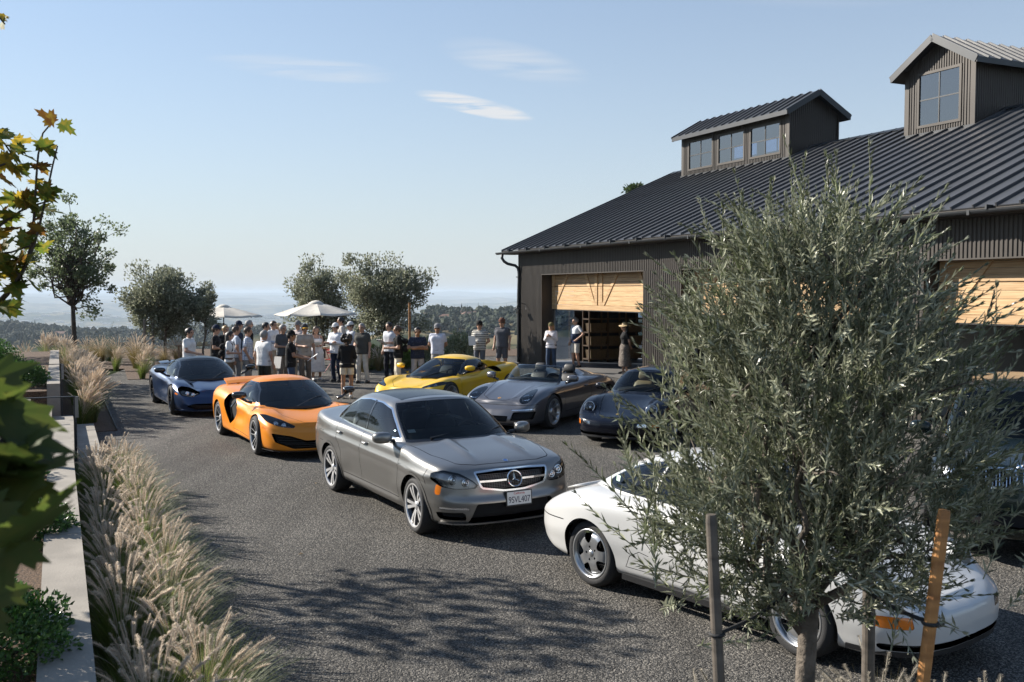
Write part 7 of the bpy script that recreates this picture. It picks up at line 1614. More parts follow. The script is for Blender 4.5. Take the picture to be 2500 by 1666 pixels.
# ---- far olives, oak, shrubs: trunk, limbs, crown of many small leaves
def far_tree(name, lab, cat, loc, h, crown, lm, bm, seed, n, lsize, trunk_r=.07, clumps=26, trunk_h=.35, spiky=.25, group=None, wid=.28, fills=0):
    r = np.random.default_rng(seed); root = empty(name, loc, 0, lab, cat, group); mb = MB(); rx, ry, rz, cz = crown; th = h * trunk_h
    tr = spline(np.array([(0, 0, -.1), (r.uniform(-.05, .05), 0, th * .5), (r.uniform(-.1, .1), 0, th), (r.uniform(-.1, .1), 0, cz)]), 10); mb.tube(tr, np.linspace(trunk_r, trunk_r * .5, 10), 8); mb.obj('trunk', bm, root, smooth=True); mb = MB(); tips = []
    for i in range(clumps):
        d = rnd_dirs(1, r)[0]; q = r.uniform(.3, 1.08) * (1 + .22 * math.sin(3.1 * math.atan2(d[1], d[0]) + 4 * d[2] + seed)); tip = np.array([d[0] * rx * q, d[1] * ry * q, cz + d[2] * rz * q]); b0 = tr[r.integers(5, 10)]; mb.tube(branch(b0, tip, r, .15, 6), np.linspace(trunk_r * .35, .008, 6), 5); tips.append(tip)
    mb.obj('limbs', bm, root, smooth=True)['kind'] = 'stuff'
    tips = np.array(tips); ci = r.integers(0, len(tips), n); sp = rx * spiky
    P = tips[ci] + np.clip(r.normal(size=(n, 3)), -1.7, 1.7) * [sp, sp, sp * .9] * r.uniform(.6, 1.25, len(tips))[ci][:, None]; D = (P - [0, 0, cz - rz * .6]); D = D / (np.linalg.norm(D, axis=1)[:, None] + 1e-6) + r.normal(size=(n, 3)) * .6; N = rnd_dirs(n, r); N[:, 2] = np.abs(N[:, 2])
    L = lsize * r.uniform(.6, 1.3, n); V, F = leaves(P, D, N, L, L * wid, .15); o = obj('crown', V, F, lm, root); o['kind'] = 'stuff'; return root
at = lambda px, d, z=0.0: ((px - 1250) / 2392 * d, d, z)
far_tree('oak_tree', 'slender open-crowned oak with a thin dark trunk at far left', 'tree', at(182, 40.5, -.1), 6.3, (1.95, 1.7, 2.15, 4.1), M['oak_light'], M['dark_bark'], 3, 9500, .115, .12, 110, .45, .085, wid=.36)
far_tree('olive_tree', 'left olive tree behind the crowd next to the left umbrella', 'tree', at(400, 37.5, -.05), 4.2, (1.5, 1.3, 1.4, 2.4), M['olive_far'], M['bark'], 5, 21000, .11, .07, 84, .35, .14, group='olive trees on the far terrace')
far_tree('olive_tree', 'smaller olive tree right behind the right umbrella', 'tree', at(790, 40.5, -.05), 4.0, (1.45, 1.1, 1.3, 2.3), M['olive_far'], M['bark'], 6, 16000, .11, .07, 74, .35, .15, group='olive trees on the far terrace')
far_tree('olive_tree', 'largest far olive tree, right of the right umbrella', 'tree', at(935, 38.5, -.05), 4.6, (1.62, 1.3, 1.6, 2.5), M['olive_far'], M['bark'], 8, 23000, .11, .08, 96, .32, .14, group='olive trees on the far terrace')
far_tree('olive_tree', 'low olive sprig between the left olive and the left umbrella', 'tree', at(496, 36.6, -.05), 3.3, (.5, .5, .8, 2.1), M['olive_far'], M['bark'], 12, 4500, .10, .05, 14, .4, .25, group='olive trees on the far terrace')
o = empty('tree_stake', at(1000, 36.0), 0, 'slim brown stake standing at the largest far olive', 'stake'); mb = MB(); mb.tube([(0, 0, 0), (0, 0, 2.35)], .045, 10); mb.obj('pole', stm, o)
for px, d, hh in ((352, 35.5, 1.75), (372, 36.5, 1.6)):
    o = empty('tree_stake', at(px, d), 0, 'weathered stake left of the left far olive' if px < 360 else 'second weathered stake under the left far olive', 'stake'); mb = MB(); mb.tube([(0, 0, 0), (0, 0, hh)], .05, 8); mb.obj('pole', stg, o)
far_tree('barn_back_tree', 'dark treetop just showing above the barn roof edge', 'tree', (7.3, 58.0, 0), 9.0, (.45, .45, .3, 8.75), M['oak_leaf'], M['dark_bark'], 17, 500, .22, .15, 24, .7, .2)
def shrub(lab, loc, rx, rz, n, lsize, lm, seed, name='shrub', wid=.3, group=None, ry=None):
    r = np.random.default_rng(seed); root = empty(name, loc, 0, lab, 'shrub', group); ry = ry or rx
    d = rnd_dirs(n, r); d[:, 2] = np.abs(d[:, 2]) * 1.0 - .1; q = r.uniform(.35, 1, n)[:, None] ** .5; lump = 1 + .18 * np.sin(d[:, [0]] * 7 + seed) * np.cos(d[:, [1]] * 6 + d[:, [2]] * 5)
    P = d * q * lump * [rx, ry, rz] + [0, 0, .08]; D = d + r.normal(size=(n, 3)) * .7 + [0, 0, .3]; N = d + r.normal(size=(n, 3)) * .5; L = lsize * r.uniform(.6, 1.3, n); V, F = leaves(P, D, N, L, L * wid, .2); o = obj('foliage', V, F, lm, root); o['kind'] = 'stuff'
    mb = MB()
    for i in range(14): e = d[i] * [rx, ry, rz] * .8; mb.tube(branch((0, 0, 0), e + [0, 0, .1], r, .1, 5), np.linspace(.012, .004, 5), 5)
    mb.obj('stems', M['dark_bark'], root)['kind'] = 'stuff'; return root
M['box_leaf'] = leaf_mat('glossy_leaf', (.05, .125, .022), (.08, .15, .04), .3, .3, .45); M['sage_leaf'] = leaf_mat('pale_leaf', (.22, .26, .13), (.30, .33, .22), .3, .5, .35); M['lime_leaf'] = leaf_mat('lime_leaf', (.09, .15, .02), (.12, .18, .04), .4, .5, .3)
U0 = UP - .12
for lab, a, b, rx, rz, n, ls, sd, lm in (('bushy green shrub spilling over the near concrete wall', 5.6, -.46, .55, .46, 9500, .034, 21, 'box_leaf'), ('small trailing green shrub on the concrete wall', 8.3, -.22, .34, .30, 3200, .034, 22, 'box_leaf'), ('low dark shrub behind the maple leaves', 10.8, -.8, .6, .45, 4500, .045, 23, 'box_leaf'),
                                        ('rounded shrub between the handrails', 13.3, -.75, .55, .42, 4200, .045, 24, 'box_leaf'), ('dark green shrub just past the steps', 22.4, -.65, .5, .45, 4200, .05, 25, 'box_leaf'), ('large dark rounded shrub at the left edge beyond the steps', 27.5, -2.0, 1.35, .85, 9000, .06, 26, 'box_leaf'), ('lime green feathery shrub at the left edge', 24.5, -1.7, .55, .5, 3500, .06, 27, 'lime_leaf'), ('second dark rounded shrub at the left edge', 30.5, -2.6, 1.2, .8, 6000, .07, 28, 'box_leaf')):
    x, y = ab(a, b); shrub(lab, (x, y, U0), rx, rz, n, ls, M[lm], sd, group='shrubs on the upper terrace')
for lab, px, d, rx, rz, n, sd in (('round pale-leaved shrub between the lilac and the striped shirts', 1118, 36.5, .72, 1.25, 7500, 31), ('pale-leaved shrub left of the lilac t-shirt', 1040, 37.5, .85, 1.0, 6500, 32), ('dark strappy shrub behind the navy sweater', 905, 35.0, .7, .8, 4000, 33), ('low green shrub right of the black shirt', 985, 35.5, .6, .7, 3500, 34)):
    shrub(lab, at(px, d), rx, rz, n, .085, M['sage_leaf'] if sd < 33 else M['lime_leaf'], sd, group='shrubs on the far terrace')

# ---- fountain grass
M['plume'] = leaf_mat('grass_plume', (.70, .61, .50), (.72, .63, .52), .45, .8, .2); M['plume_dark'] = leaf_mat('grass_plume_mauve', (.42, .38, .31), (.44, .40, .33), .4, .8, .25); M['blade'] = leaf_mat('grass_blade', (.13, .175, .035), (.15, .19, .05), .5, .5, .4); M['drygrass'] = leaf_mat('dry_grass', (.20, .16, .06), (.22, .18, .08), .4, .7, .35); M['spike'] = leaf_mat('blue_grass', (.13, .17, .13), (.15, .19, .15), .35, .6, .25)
def clump_meshes(seed, h, nb, npl, bm, pmt, lean=(.25, 0), plume=(.16, .012), spread=.32, fine=True):
    r = np.random.default_rng(seed); V, F, b = [], [], 0; k = 6; t = np.linspace(0, 1, k)
    for i in range(nb):
        a = r.uniform(0, 6.283); q = r.uniform(.2, 1) ** .6; ht = h * r.uniform(.55, .95); out = spread * q * r.uniform(.7, 1.6); p0 = np.array([math.cos(a) * .09 * q, math.sin(a) * .09 * q, 0]); d = np.array([math.cos(a), math.sin(a)]) * out + np.array(lean) * r.uniform(.3, 1)
        P = np.stack([p0[0] + d[0] * t ** 1.7, p0[1] + d[1] * t ** 1.7, ht * (t - .28 * q * t ** 2.6)], 1); wd = .0035 * (1 - t * .92); s_ = np.array([-math.sin(a + .6), math.cos(a + .6), 0]); V.append(np.stack([P - s_ * wd[:, None], P + s_ * wd[:, None]], 1).reshape(-1, 3)); j = np.arange(k - 1) * 2; F.append(np.stack([j, j + 1, j + 3, j + 2], 1) + b); b += 2 * k
    blades = mesh('blades', np.vstack(V), np.vstack(F), bm); V, F, b = [], [], 0
    for i in range(npl):
        a = r.uniform(0, 6.283); q = r.uniform(.1, 1) ** .6; ht = h * r.uniform(.75, 1.12); out = spread * q * r.uniform(.6, 1.35); d = np.array([math.cos(a), math.sin(a)]) * out + np.array(lean) * r.uniform(.5, 1.1)
        t2 = np.linspace(0, 1, 12); P = np.stack([d[0] * t2 ** 2, d[1] * t2 ** 2, ht * (t2 - .26 * q * t2 ** 3)], 1); Ls = np.linalg.norm(np.diff(P, axis=0), axis=1).sum(); pl = plume[0] * r.uniform(.7, 1.25); fr = max(.3, 1 - pl / Ls)
        vs, fs = tube_arrays(P[:int(12 * fr) + 1], np.full(int(12 * fr) + 1, .0014), 3); V.append(vs); F.append(np.vstack([fs[:, [0, 1, 2]], fs[:, [0, 2, 3]]]) + b); b += len(vs)
        tt = np.linspace(fr, 1.03, 7); c = np.stack([np.interp(tt, t2, P[:, m]) for m in range(3)], 1); c[-1] += c[-1] - c[-2]; rad = plume[1] * np.array([.3, .75, 1, 1, .85, .55, .1]) * (.26 if fine else .42); vs, fs = tube_arrays(c, rad, 5); V.append(vs); F.append(np.vstack([fs[:, [0, 1, 2]], fs[:, [0, 2, 3]]]) + b); b += len(vs)
        m = 190 if fine else 44; u = r.uniform(0, 1, m); cc = np.stack([np.interp(u * 6, np.arange(7), c[:, w]) for w in range(3)], 1); ax = c[-1] - c[0]; ax /= np.linalg.norm(ax); dr = rnd_dirs(m, r); dr = dr - (dr @ ax)[:, None] * ax; dr /= np.linalg.norm(dr, axis=1)[:, None] + 1e-9; dr = dr + ax * .7; ln = plume[1] * 1.2 * np.interp(u, [0, .2, .7, 1], [.5, 1, 1, .5])[:, None]; sd = np.cross(dr, ax); sd /= np.linalg.norm(sd, axis=1)[:, None] + 1e-9
        vs = np.stack([cc - sd * .0012, cc + sd * .0012, cc + dr * ln], 1).reshape(-1, 3); V.append(vs); F.append(np.arange(3 * m).reshape(-1, 3) + b); b += 3 * m
    plumes = mesh('plumes', np.vstack(V), np.vstack(F), pmt); return blades, plumes
def put_clump(ms, x, y, z, rz, s_, lab, group, name='fountain_grass'):
    e = empty(name, (x, y, z), rz, lab, 'grass clump', group); e['kind'] = 'thing'; e.scale = (s_, s_, s_ * 1.0); o = inst('blades', ms[0], e); o['kind'] = 'stuff'; o = inst('plumes', ms[1], e); o['kind'] = 'stuff'; return e
NEAR = [clump_meshes(40 + i, .86, 1000, 50, M['blade'], M['plume'], (.06, -.03), (.16, .018), spread=.36) for i in range(4)]
FARC = [clump_meshes(50 + i, 1.0, 300, 85, M['blade'], M['plume'], (.22, -.05), (.21, .024), fine=False) for i in range(2)]
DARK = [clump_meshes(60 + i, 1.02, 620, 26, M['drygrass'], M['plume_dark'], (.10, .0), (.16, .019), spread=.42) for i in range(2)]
TALL = [clump_meshes(70 + i, 1.7, 420, 10, M['spike'], M['drygrass'], (.0, 0), (.2, .012), spread=.75, fine=False) for i in range(1)]
GOLD = [clump_meshes(80, 1.15, 520, 60, M['drygrass'], M['plume'], (.1, 0), (.22, .022), spread=.55, fine=False)]
rg = np.random.default_rng(99); oi = 0
ordn = ['first', 'second', 'third', 'fourth', 'fifth', 'sixth', 'seventh', 'eighth', 'ninth', 'tenth', 'eleventh', 'twelfth', 'thirteenth', 'fourteenth', 'fifteenth', 'sixteenth', 'seventeenth', 'eighteenth', 'nineteenth', 'twentieth', 'twenty-first', 'twenty-second', 'twenty-third', 'twenty-fourth', 'twenty-fifth', 'twenty-sixth', 'twenty-seventh', 'twenty-eighth', 'twenty-ninth', 'thirtieth']
for i, a in enumerate(np.arange(3.4, 15.0, .43)):
    x, y = ab(a + rg.uniform(-.1, .1), (.38 if i % 2 else .72) + rg.uniform(-.06, .08)); put_clump(NEAR[i % 4], x, y, 0, rg.uniform(-.5, .5), rg.uniform(.85, 1.08), f'pale plumed grass clump in the near bed, {ordn[i]} from the picture bottom', 'plumed grass in the near bed')
for i, a in enumerate(np.arange(21.3, 32.8, .9)):
    x, y = ab(a + rg.uniform(-.1, .1), .45 + rg.uniform(-.1, .15)); put_clump(FARC[i % 2], x, y, 0, rg.uniform(-.5, .5), rg.uniform(.95, 1.2), f'pale plumed grass clump in the far bed, {ordn[i]} from the steps', 'plumed grass in the far bed')
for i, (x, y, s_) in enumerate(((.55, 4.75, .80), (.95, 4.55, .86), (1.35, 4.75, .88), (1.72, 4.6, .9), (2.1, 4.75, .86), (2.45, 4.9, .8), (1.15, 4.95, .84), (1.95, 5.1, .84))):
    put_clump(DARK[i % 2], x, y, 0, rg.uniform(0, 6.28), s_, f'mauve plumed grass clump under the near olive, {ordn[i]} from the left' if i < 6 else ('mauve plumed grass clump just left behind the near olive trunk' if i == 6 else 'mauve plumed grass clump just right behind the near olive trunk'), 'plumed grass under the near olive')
for i, (px, d, ms, s_, lab) in enumerate(((262, 38.5, TALL[0], 1.0, 'tall blue-grey spiky grass clump beside the oak'), (232, 39.5, TALL[0], .8, 'shorter spiky grass clump left of the tall one by the oak'), (215, 38.0, GOLD[0], .9, 'green-gold grass clump right of the oak trunk'), (245, 37.2, GOLD[0], .95, 'green-gold grass clump below the tall spiky grass'), (285, 37.0, GOLD[0], 1.0, 'green-gold grass clump between the spiky grass and the left olive'), (330, 35.0, GOLD[0], 1.15, 'large golden grass clump left of the blue car'), (352, 33.0, FARC[0], 1.05, 'plumed grass clump just behind the blue car'), (345, 30.8, FARC[1], .9, 'short plumed grass clump at the blue car rear wheel'), (140, 38.5, FARC[0], 1.2, 'pale plumed clump left of the oak trunk'), (110, 37.0, FARC[1], 1.25, 'pale plumed clump at the far left of the terrace'), (160, 36.2, FARC[0], 1.2, 'pale plumed clump in front of the oak'), (400, 36.0, GOLD[0], .8, 'golden grass clump under the left far olive'), (925, 34.0, GOLD[0], .8, 'green-gold grass clump behind the navy sweater'), (888, 33.5, GOLD[0], .75, 'low gold grass clump left behind the light trousers'))):
    x, y, _ = at(px, d); put_clump(ms, x, y, 0, rg.uniform(0, 6.28), s_, lab, 'grasses on the far terrace')
for i, (a, b) in enumerate(((34.2, -1.2), (35.0, -.2), (35.8, .8), (36.5, 1.8), (34.8, -2.4), (36.2, -1.0), (37.6, .4), (38.4, 2.6), (33.6, .2), (37.2, 2.9), (39.6, 4.2), (35.2, -3.6))):
    x, y = ab(a, b); put_clump(GOLD[0] if i % 3 else FARC[i % 2], x, y, 0, rg.uniform(0, 6.28), rg.uniform(.7, 1.0), f'low gold-green grass clump beyond the far bed, {ordn[i]} counted from the wall end', 'low grasses beyond the far bed')
sheet('far_bed', [(-20, 34.5), (-13.8, 34.8), (-12.0, 30.5), (-11.0, 31.0), (-10.6, 36.8), (-8.6, 37.8), (-6.4, 41.0), (.5, 42.0), (1.2, 47), (-22, 47)], .016, M['mulch'], .04)
# ---- maples at the left: real lobed leaves, each near leaf a part of its own
def maple_leaf(mt):
    half = [(0, 0), (.10, -.02), (.30, -.10), (.24, .06), (.46, .08), (.40, .20), (.62, .34), (.42, .38), (.44, .50), (.22, .44), (.20, .62), (.26, .80), (.12, .78), (0, 1.05)]
    V = [(x, y, .10 * abs(x) - .10 * y * y) for x, y in half] + [(-x, y, .10 * abs(x) - .10 * y * y) for x, y in half[1:-1]]; n = len(half); c = len(V); V.append((0, .38, -.02)); ring = list(range(n)) + list(range(c - 1, n - 1, -1)); F = [(c, ring[i], ring[(i + 1) % len(ring)]) for i in range(len(ring))]
    V += [(.006, 0, 0), (-.006, 0, 0), (.004, -.45, .06), (-.004, -.45, .06)]; F.append((c + 1, c + 2, c + 4)); F.append((c + 1, c + 4, c + 3)); return mesh('maple_leaf', V, F, mt)
def mleaf_mat(nm, c1, c2):
    m = leaf_mat(nm, c1, c1, .55, .65, .15); n, l = m.node_tree.nodes, m.node_tree.links; hs = [q for q in n if q.type == 'HUE_SAT'][0]; tc = n.new('ShaderNodeTexCoord'); t = n.new('ShaderNodeTexNoise'); t.inputs['Scale'].default_value = 3.2; t.inputs['Detail'].default_value = 5; oi_ = n.new('ShaderNodeObjectInfo'); ad = n.new('ShaderNodeVectorMath'); l.new(tc.outputs['Object'], ad.inputs[0]); l.new(oi_.outputs['Random'], ad.inputs[1]); l.new(ad.outputs[0], t.inputs['Vector'])
    mr = n.new('ShaderNodeMapRange'); mr.inputs['From Min'].default_value = .45; mr.inputs['From Max'].default_value = .62; l.new(t.outputs[0], mr.inputs[0]); mx = n.new('ShaderNodeMix'); mx.data_type = 'RGBA'; mx.inputs['A'].default_value = (*c1, 1); mx.inputs['B'].default_value = (*c2, 1); l.new(mr.outputs[0], mx.inputs['Factor']); l.new(mx.outputs['Result'], hs.inputs['Color']); return m
MLN = maple_leaf(mleaf_mat('maple_deep_green', (.075, .11, .022), (.10, .12, .025)))
ML = [maple_leaf(mleaf_mat('maple_green', (.11, .16, .025), (.26, .22, .03))), maple_leaf(mleaf_mat('maple_yellow', (.38, .27, .03), (.16, .14, .02))), maple_leaf(mleaf_mat('maple_brown', (.16, .075, .02), (.28, .19, .03)))]
def maple(lab, base, seed, boughs, n_crown, crown, thin=False):
    r = np.random.default_rng(seed); e = empty('maple_tree', base, 0, lab, 'tree', 'maples at the left'); mb = MB(); B = np.array(base); top = np.array(crown[:3]); mb.tube(spline(np.array([(0, 0, -.1), (.05, .05, 1.2), tuple(top - B - [0, 0, .3])]), 10), np.linspace(.08, .03, 10), 9); mb.obj('trunk', M['dark_bark'], e, smooth=True)
    for pts, n, size, near in boughs:
        P = spline(np.array(pts, float), 16); mb = MB(); mb.tube(P - B, np.linspace(.014, .004, 16), 6); mb.obj('bough', M['dark_bark'], e, smooth=True)
        for i in range(n):
            t = r.uniform(.12, 1); q = np.array([np.interp(t * 15, np.arange(16), P[:, m]) for m in range(3)]) + rnd_dirs(1, r)[0] * size * (.55 if not near else .5)
            inst('maple_leaf', ML[r.choice(3, p=[.6, .28, .12])] if not near or r.uniform() < .08 else MLN, e, q - B, (r.uniform(-1.1, 1.1), r.uniform(-.9, .9), r.uniform(0, 6.28)), (size * r.uniform(.7, 1.15),) * 3)
    if n_crown:
        c = np.array(crown); d = rnd_dirs(n_crown, r) * r.uniform(.3, 1, n_crown)[:, None] ** .5 * c[3:]; P = c[:3] - B + d; V, F = leaves(P, rnd_dirs(n_crown, r), rnd_dirs(n_crown, r), np.full(n_crown, .16) * r.uniform(.7, 1.2, n_crown), np.full(n_crown, .06), .1); o = obj('crown', V, F, M['oak_leaf'], e); o['kind'] = 'stuff'
pz = lambda px, py, d: ((px - 1250) / 2392 * d, d, 2.735 - (py - 714) / 2392 * d)
maple('yellowing maple whose leafy boughs reach in from the left edge', (-4.3, 6.0, U0), 5, [
    ([pz(-230, 760, 5.6), pz(-60, 770, 5.5), pz(60, 660, 5.4), pz(150, 590 - 230, 5.4)], 0, .12, False),
    ([pz(-200, 900, 5.6), pz(0, 740, 5.5), pz(70, 640, 5.4), pz(115, 600 - 270, 5.4), pz(150, 290, 5.4)], 44, .125, False),
    ([pz(-220, 520, 5.5), pz(-60, 430, 5.4), pz(40, 390, 5.4), pz(10, 340, 5.4)], 36, .13, False),
    ([pz(-220, 700, 5.5), pz(-20, 570, 5.4), pz(70, 510, 5.4), pz(140, 490, 5.4)], 40, .125, False),
    ([pz(-220, 740, 5.5), pz(-60, 660, 5.4), pz(20, 640, 5.4), pz(60, 690, 5.4)], 60, .12, False), ([pz(-220, 740, 5.5), pz(-60, 600, 5.4), pz(10, 620, 5.4), pz(80, 600, 5.4)], 16, .10, False),
    ([pz(-220, 100, 5.5), pz(-80, 60, 5.4), pz(0, 40, 5.4), pz(30, 70, 5.4)], 9, .11, False),
    ([pz(-420, 1150, 1.3), pz(-150, 1120, 1.3), pz(-40, 1180, 1.25), pz(30, 1330, 1.2)], 26, .115, True),
    ([pz(-420, 960, 1.35), pz(-150, 1000, 1.3), pz(-60, 1040, 1.3), pz(10, 1090, 1.25)], 22, .11, True), ([pz(-420, 1500, 1.3), pz(-150, 1420, 1.25), pz(-70, 1400, 1.2), pz(-40, 1500, 1.2)], 12, .115, True)], 300, (-5.1, 6.0, 3.4, 1.0, 1.0, 1.1))
maple('maple standing outside the left edge that shades the gravel', (-7.5, 11.2, U0), 9, [], 620, (-7.4, 11.0, 4.1, .95, 1.3, .8))
maple('second maple outside the left edge, further back', (-15.5, 24.0, U0), 10, [], 1200, (-15.5, 24.0, 4.0, 1.2, 1.6, 1.0))
maple('third maple outside the left edge, level with the blue car', (-18.0, 30.0, U0), 12, [], 1300, (-18.0, 30.0, 4.0, 1.2, 1.8, 1.0))
# ================================================================ umbrellas, tables, far houses and woods
canvas = pm('canvas', (.58, .54, .47), .85, vary=(3, .12), bump=(12, .3))
def umbrella(lab, px, d, z_top, rad, sag=.42):
    x, y, _ = at(px, d); e = empty('patio_umbrella', (x, y, 0), .3, lab, 'umbrella', 'umbrellas on the far terrace')
    mb = MB(); mb.tube([(0, 0, 0), (0, 0, z_top - .05)], .024, 10); mb.obj('pole', M['black_metal'], e, smooth=True); mb = MB(); mb.lathe([(.001, .0), (.26, .0), (.26, .04), (.05, .08), (.04, .25)], 20); mb.obj('base', M['black_metal'], e)
    for k in range(8):
        a0, a1 = k * math.pi / 4, (k + 1) * math.pi / 4; V, F = [], []; m, q = 8, 6
        for i in range(m):
            for j in range(q):
                t, u = i / (m - 1), j / (q - 1); a = a0 + (a1 - a0) * u; r_ = (.10 + (rad - .10) * t) * (math.cos(math.pi / 8) / math.cos(a - (a0 + a1) / 2)) * (1 - .035 * t * math.sin(math.pi * u)); z = z_top - .06 - sag * (t ** 1.15) - .04 * t * math.sin(math.pi * u); V.append((r_ * math.cos(a), r_ * math.sin(a), z))
        F = [(i * q + j, (i + 1) * q + j, (i + 1) * q + j + 1, i * q + j + 1) for i in range(m - 1) for j in range(q - 1)]; n = len(V); V += [(x_, y_, z_ - .012) for x_, y_, z_ in V]; F += [tuple(n + v for v in f[::-1]) for f in F]; b0 = (m - 1) * q; F += [(b0 + j, n + b0 + j, n + b0 + j + 1, b0 + j + 1) for j in range(q - 1)]
        obj('canopy_panel', V, F, canvas, e, smooth=True); mb = MB(); mb.bar((.05 * math.cos(a0), .05 * math.sin(a0), z_top - .10), (rad * .97 * math.cos(a0), rad * .97 * math.sin(a0), z_top - .10 - sag), .018, .02); mb.obj('rib', M['teak'], e)
    V, F = lathe_arrays([(.001, .03), (.14, .0), (.27, -.075), (.28, -.10)], 16); V[:, 2] += z_top; obj('vent_cap', V, F, canvas, e, smooth=True)
umbrella('cream canvas umbrella on the left beside the left far olive', 546, 41.5, 2.2, 1.62); umbrella('cream canvas umbrella on the right above the crowd', 772, 35.5, 2.42, 1.5)
def table(lab, px, d, rz):
    x, y, _ = at(px, d); e = empty('terrace_table', (x, y, 0), rz, lab, 'table')
    for i in range(5): MB().box(-.9, .9, -.40 + i * .162, -.40 + i * .162 + .155, .72, .75).obj('plank', M['teak'], e)
    for sx in (-.75, .75):
        for sy in (-.3, .3): MB().box(sx - .03, sx + .03, sy - .03, sy + .03, 0, .72).obj('leg', M['teak'], e)
    return x, y
tx, ty = table('teak terrace table under the right umbrella', 790, 35.0, .2); sx, sy = table('teak terrace table under the left umbrella', 490, 37.0, .1)
def chair(lab, x, y, rz, mt):
    e = empty('folding_chair', (x, y, 0), rz, lab, 'chair')
    for s_ in (-.2, .2):
        mb = MB(); mb.tube([(s_, -.22, 0), (s_, .18, .86)], .012, 6); mb.obj('leg', mt, e); mb = MB(); mb.tube([(s_, .22, 0), (s_, -.18, .46)], .012, 6); mb.obj('leg', mt, e)
    for i in range(5): MB().box(-.2, .2, -.2 + i * .075, -.2 + i * .075 + .06, .45, .465).obj('seat_slat', mt, e)
    for z in (.66, .76): MB().box(-.2, .2, .08 + (z - .66) * .46, .10 + (z - .66) * .46, z, z + .06).obj('back_slat', mt, e)
redm = pm('red_enamel', (.35, .04, .035), .4)
chair('red metal folding chair beside the white dress', *at(812, 33.2)[:2], 2.4, redm); chair('red metal folding chair behind the tea table', *at(860, 34.2)[:2], .4, redm)
for px, d, lab in ((486, 36.8, 'straw hat lying on the left terrace table'), (500, 37.1, 'second straw hat lying on the left terrace table')):
    V, F = lathe_arrays([(.001, .12), (.06, .115), (.09, .09), (.10, .02), (.20, .005), (.205, .0)], 20); o = obj('straw_hat', V, F, STRAW, smooth=True); o.location = at(px, d, .752); tag(o, lab, 'hat')
rr_ = np.random.default_rng(4)
cups = pm('glass_cup', (.55, .6, .58), .15); dish = pm('white_dish', (.7, .7, .68), .3)
for k in range(5):
    V, F = lathe_arrays([(.001, 0), (.03, 0), (.035, .11), (.031, .11), (.027, .01)], 12); o = obj('drinking_glass', V, F, cups, smooth=True); o.location = (tx - .6 + k * .28, ty - .1 + .1 * (k % 2), .752); tag(o, ['leftmost', 'second', 'middle', 'fourth', 'rightmost'][k] + ' small drinking glass on the right terrace table', 'glass', 'glasses on the right table')
for k in range(3):
    V, F = lathe_arrays([(.001, .005), (.09, .008), (.12, .03), (.118, .035), (.085, .014)], 18); o = obj('plate', V, F, dish, smooth=True); o.location = (tx - .4 + k * .4, ty + .18, .752); tag(o, ['left', 'middle', 'right'][k] + ' white plate on the right terrace table', 'plate', 'plates on the right table')
# second dark car inside the right bay
gx, gy, _ = bloc(22.6, 4.6); suv('black_estate_car', 'black tall car parked inside the right garage bay', (gx, gy), -116, PAINT['black'], False)
# ---- far spur: houses and woods
r = np.random.default_rng(77); hw_ = pm('far_stucco', (.45, .38, .30), .9); hr = pm('far_tile', (.16, .09, .065), .9); hg = pm('far_window', (.05, .06, .07), .3)
def tz(x, y): return float(terrain(np.array([x]), np.array([y]))[0])
def house(i, px, d, w_, h_, lab):
    x = (px - 1250) / 2392 * d; z = tz(x, d); e = empty('hillside_house', (x, d, z - .5), r.uniform(-.4, .4), lab, 'house', 'houses on the far spur')
    dd = w_ * .6; MB().box(-w_ / 2, w_ / 2, -dd / 2, dd / 2, 0, h_).obj('wall', hw_, e); o = 1.0; obj('roof', [(-w_ / 2 - o, -dd / 2 - o, h_), (w_ / 2 + o, -dd / 2 - o, h_), (w_ / 2 + o, dd / 2 + o, h_), (-w_ / 2 - o, dd / 2 + o, h_), (-w_ * .28, 0, h_ + 3), (w_ * .28, 0, h_ + 3)], [(0, 1, 5, 4), (1, 2, 5), (2, 3, 4, 5), (3, 0, 4), (3, 2, 1, 0)], hr, e)
    for k in range(int(w_ // 4)): MB().box(-w_ / 2 + 1.5 + k * 4, -w_ / 2 + 3.4 + k * 4, -dd / 2 - .1, -dd / 2 - .02, h_ * .3, h_ * .75).obj('window', hg, e)
for i, (px, d, w_, h_, lab) in enumerate(((1150, 1070, 19, 6, 'tan house on the far spur above the striped shirt'), (1125, 1100, 17, 5.5, 'house on the far spur left of the striped shirt'), (1090, 1050, 15, 5, 'small house on the far spur above the lilac shirt'), (1045, 1110, 16, 5, 'house on the far spur right of the largest far olive'), (1205, 1040, 15, 5, 'house on the far spur by the barn corner'), (1245, 1100, 18, 6, 'house on the far spur against the barn corner'), (150, 1350, 26, 8, 'pale house among the trees at far left'), (95, 1400, 24, 8, 'pale house at the left edge of the far ridge'))): house(i, px, d, w_, h_, lab)
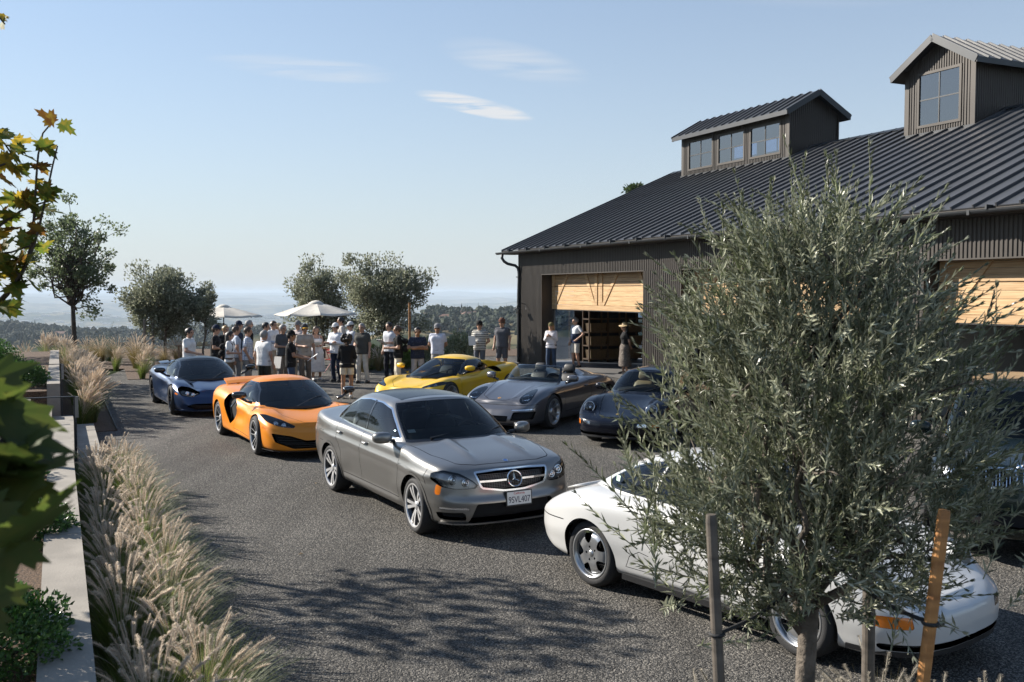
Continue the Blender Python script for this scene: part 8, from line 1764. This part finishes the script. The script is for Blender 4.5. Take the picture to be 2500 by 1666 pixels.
def wood(n, xr, yr, hr_, seed, lab):
    q = np.random.default_rng(seed); V, F, b = [], [], 0; base, fb = sphere((0, 0, 0), 1, 7, 5); T = np.vstack([fb[:, [0, 1, 2]], fb[:, [0, 2, 3]]])
    x = q.uniform(*xr, n); y = q.uniform(*yr, n); z = terrain(x, y)
    for i in range(n):
        h = q.uniform(*hr_); con = q.uniform() < .35
        for k in range(1 if con else 4):
            v = base * (1 + .3 * q.normal(size=(len(base), 1)) * .6)
            if con: s_ = np.clip(1 - (v[:, [2]] + 1) / 2, .04, 1); v = np.concatenate([v[:, :2] * s_ * h * .32, v[:, [2]] * h * .62 + h * .5], 1)
            else: v = v * [h * .3, h * .3, h * .26] + [q.normal() * h * .25, q.normal() * h * .25, h * q.uniform(.35, .7)]
            V.append(v + [x[i], y[i], z[i] - .5]); F.append(T + b); b += len(v)
    o = obj('far_wood', np.vstack(V), np.vstack(F), M['wood']); tag(o, lab, 'wood', kind='stuff')
M['wood'] = leaf_mat('far_foliage', (.022, .032, .014), (.022, .032, .014), .0, .9, .4)
wood(560, (-104, 70), (900, 1180), (5, 15), 1, 'trees covering the neighbouring spur right of centre'); wood(1300, (-1000, -380), (1250, 1750), (8, 17), 3, 'wooded far ridge beyond the terrace at left')
# town specks over the valley floor
q = np.random.default_rng(8); n = 3500; y = q.uniform(2600, 11500, n); x = (q.uniform(-.55, .1, n)) * y; z = terrain(x, y); V, F = [], []
sz = q.uniform(8, 30, n); base = np.array([(-1, -1, 0), (1, -1, 0), (1, 1, 0), (-1, 1, 0), (-1, -1, .6), (1, -1, .6), (1, 1, .6), (-1, 1, .6)])
V = (base[None] * sz[:, None, None] * [1, .7, .5] + np.stack([x, y, z], 1)[:, None]).reshape(-1, 3); fq = np.array([(4, 5, 6, 7), (0, 1, 5, 4), (1, 2, 6, 5), (3, 0, 4, 7)]); F = (fq[None] + np.arange(n)[:, None, None] * 8).reshape(-1, 4)
o = obj('valley_town', V, F, pm('far_roofs', (.42, .40, .37), .9)); tag(o, 'pale specks of a town across the hazy valley floor', 'town', kind='stuff')
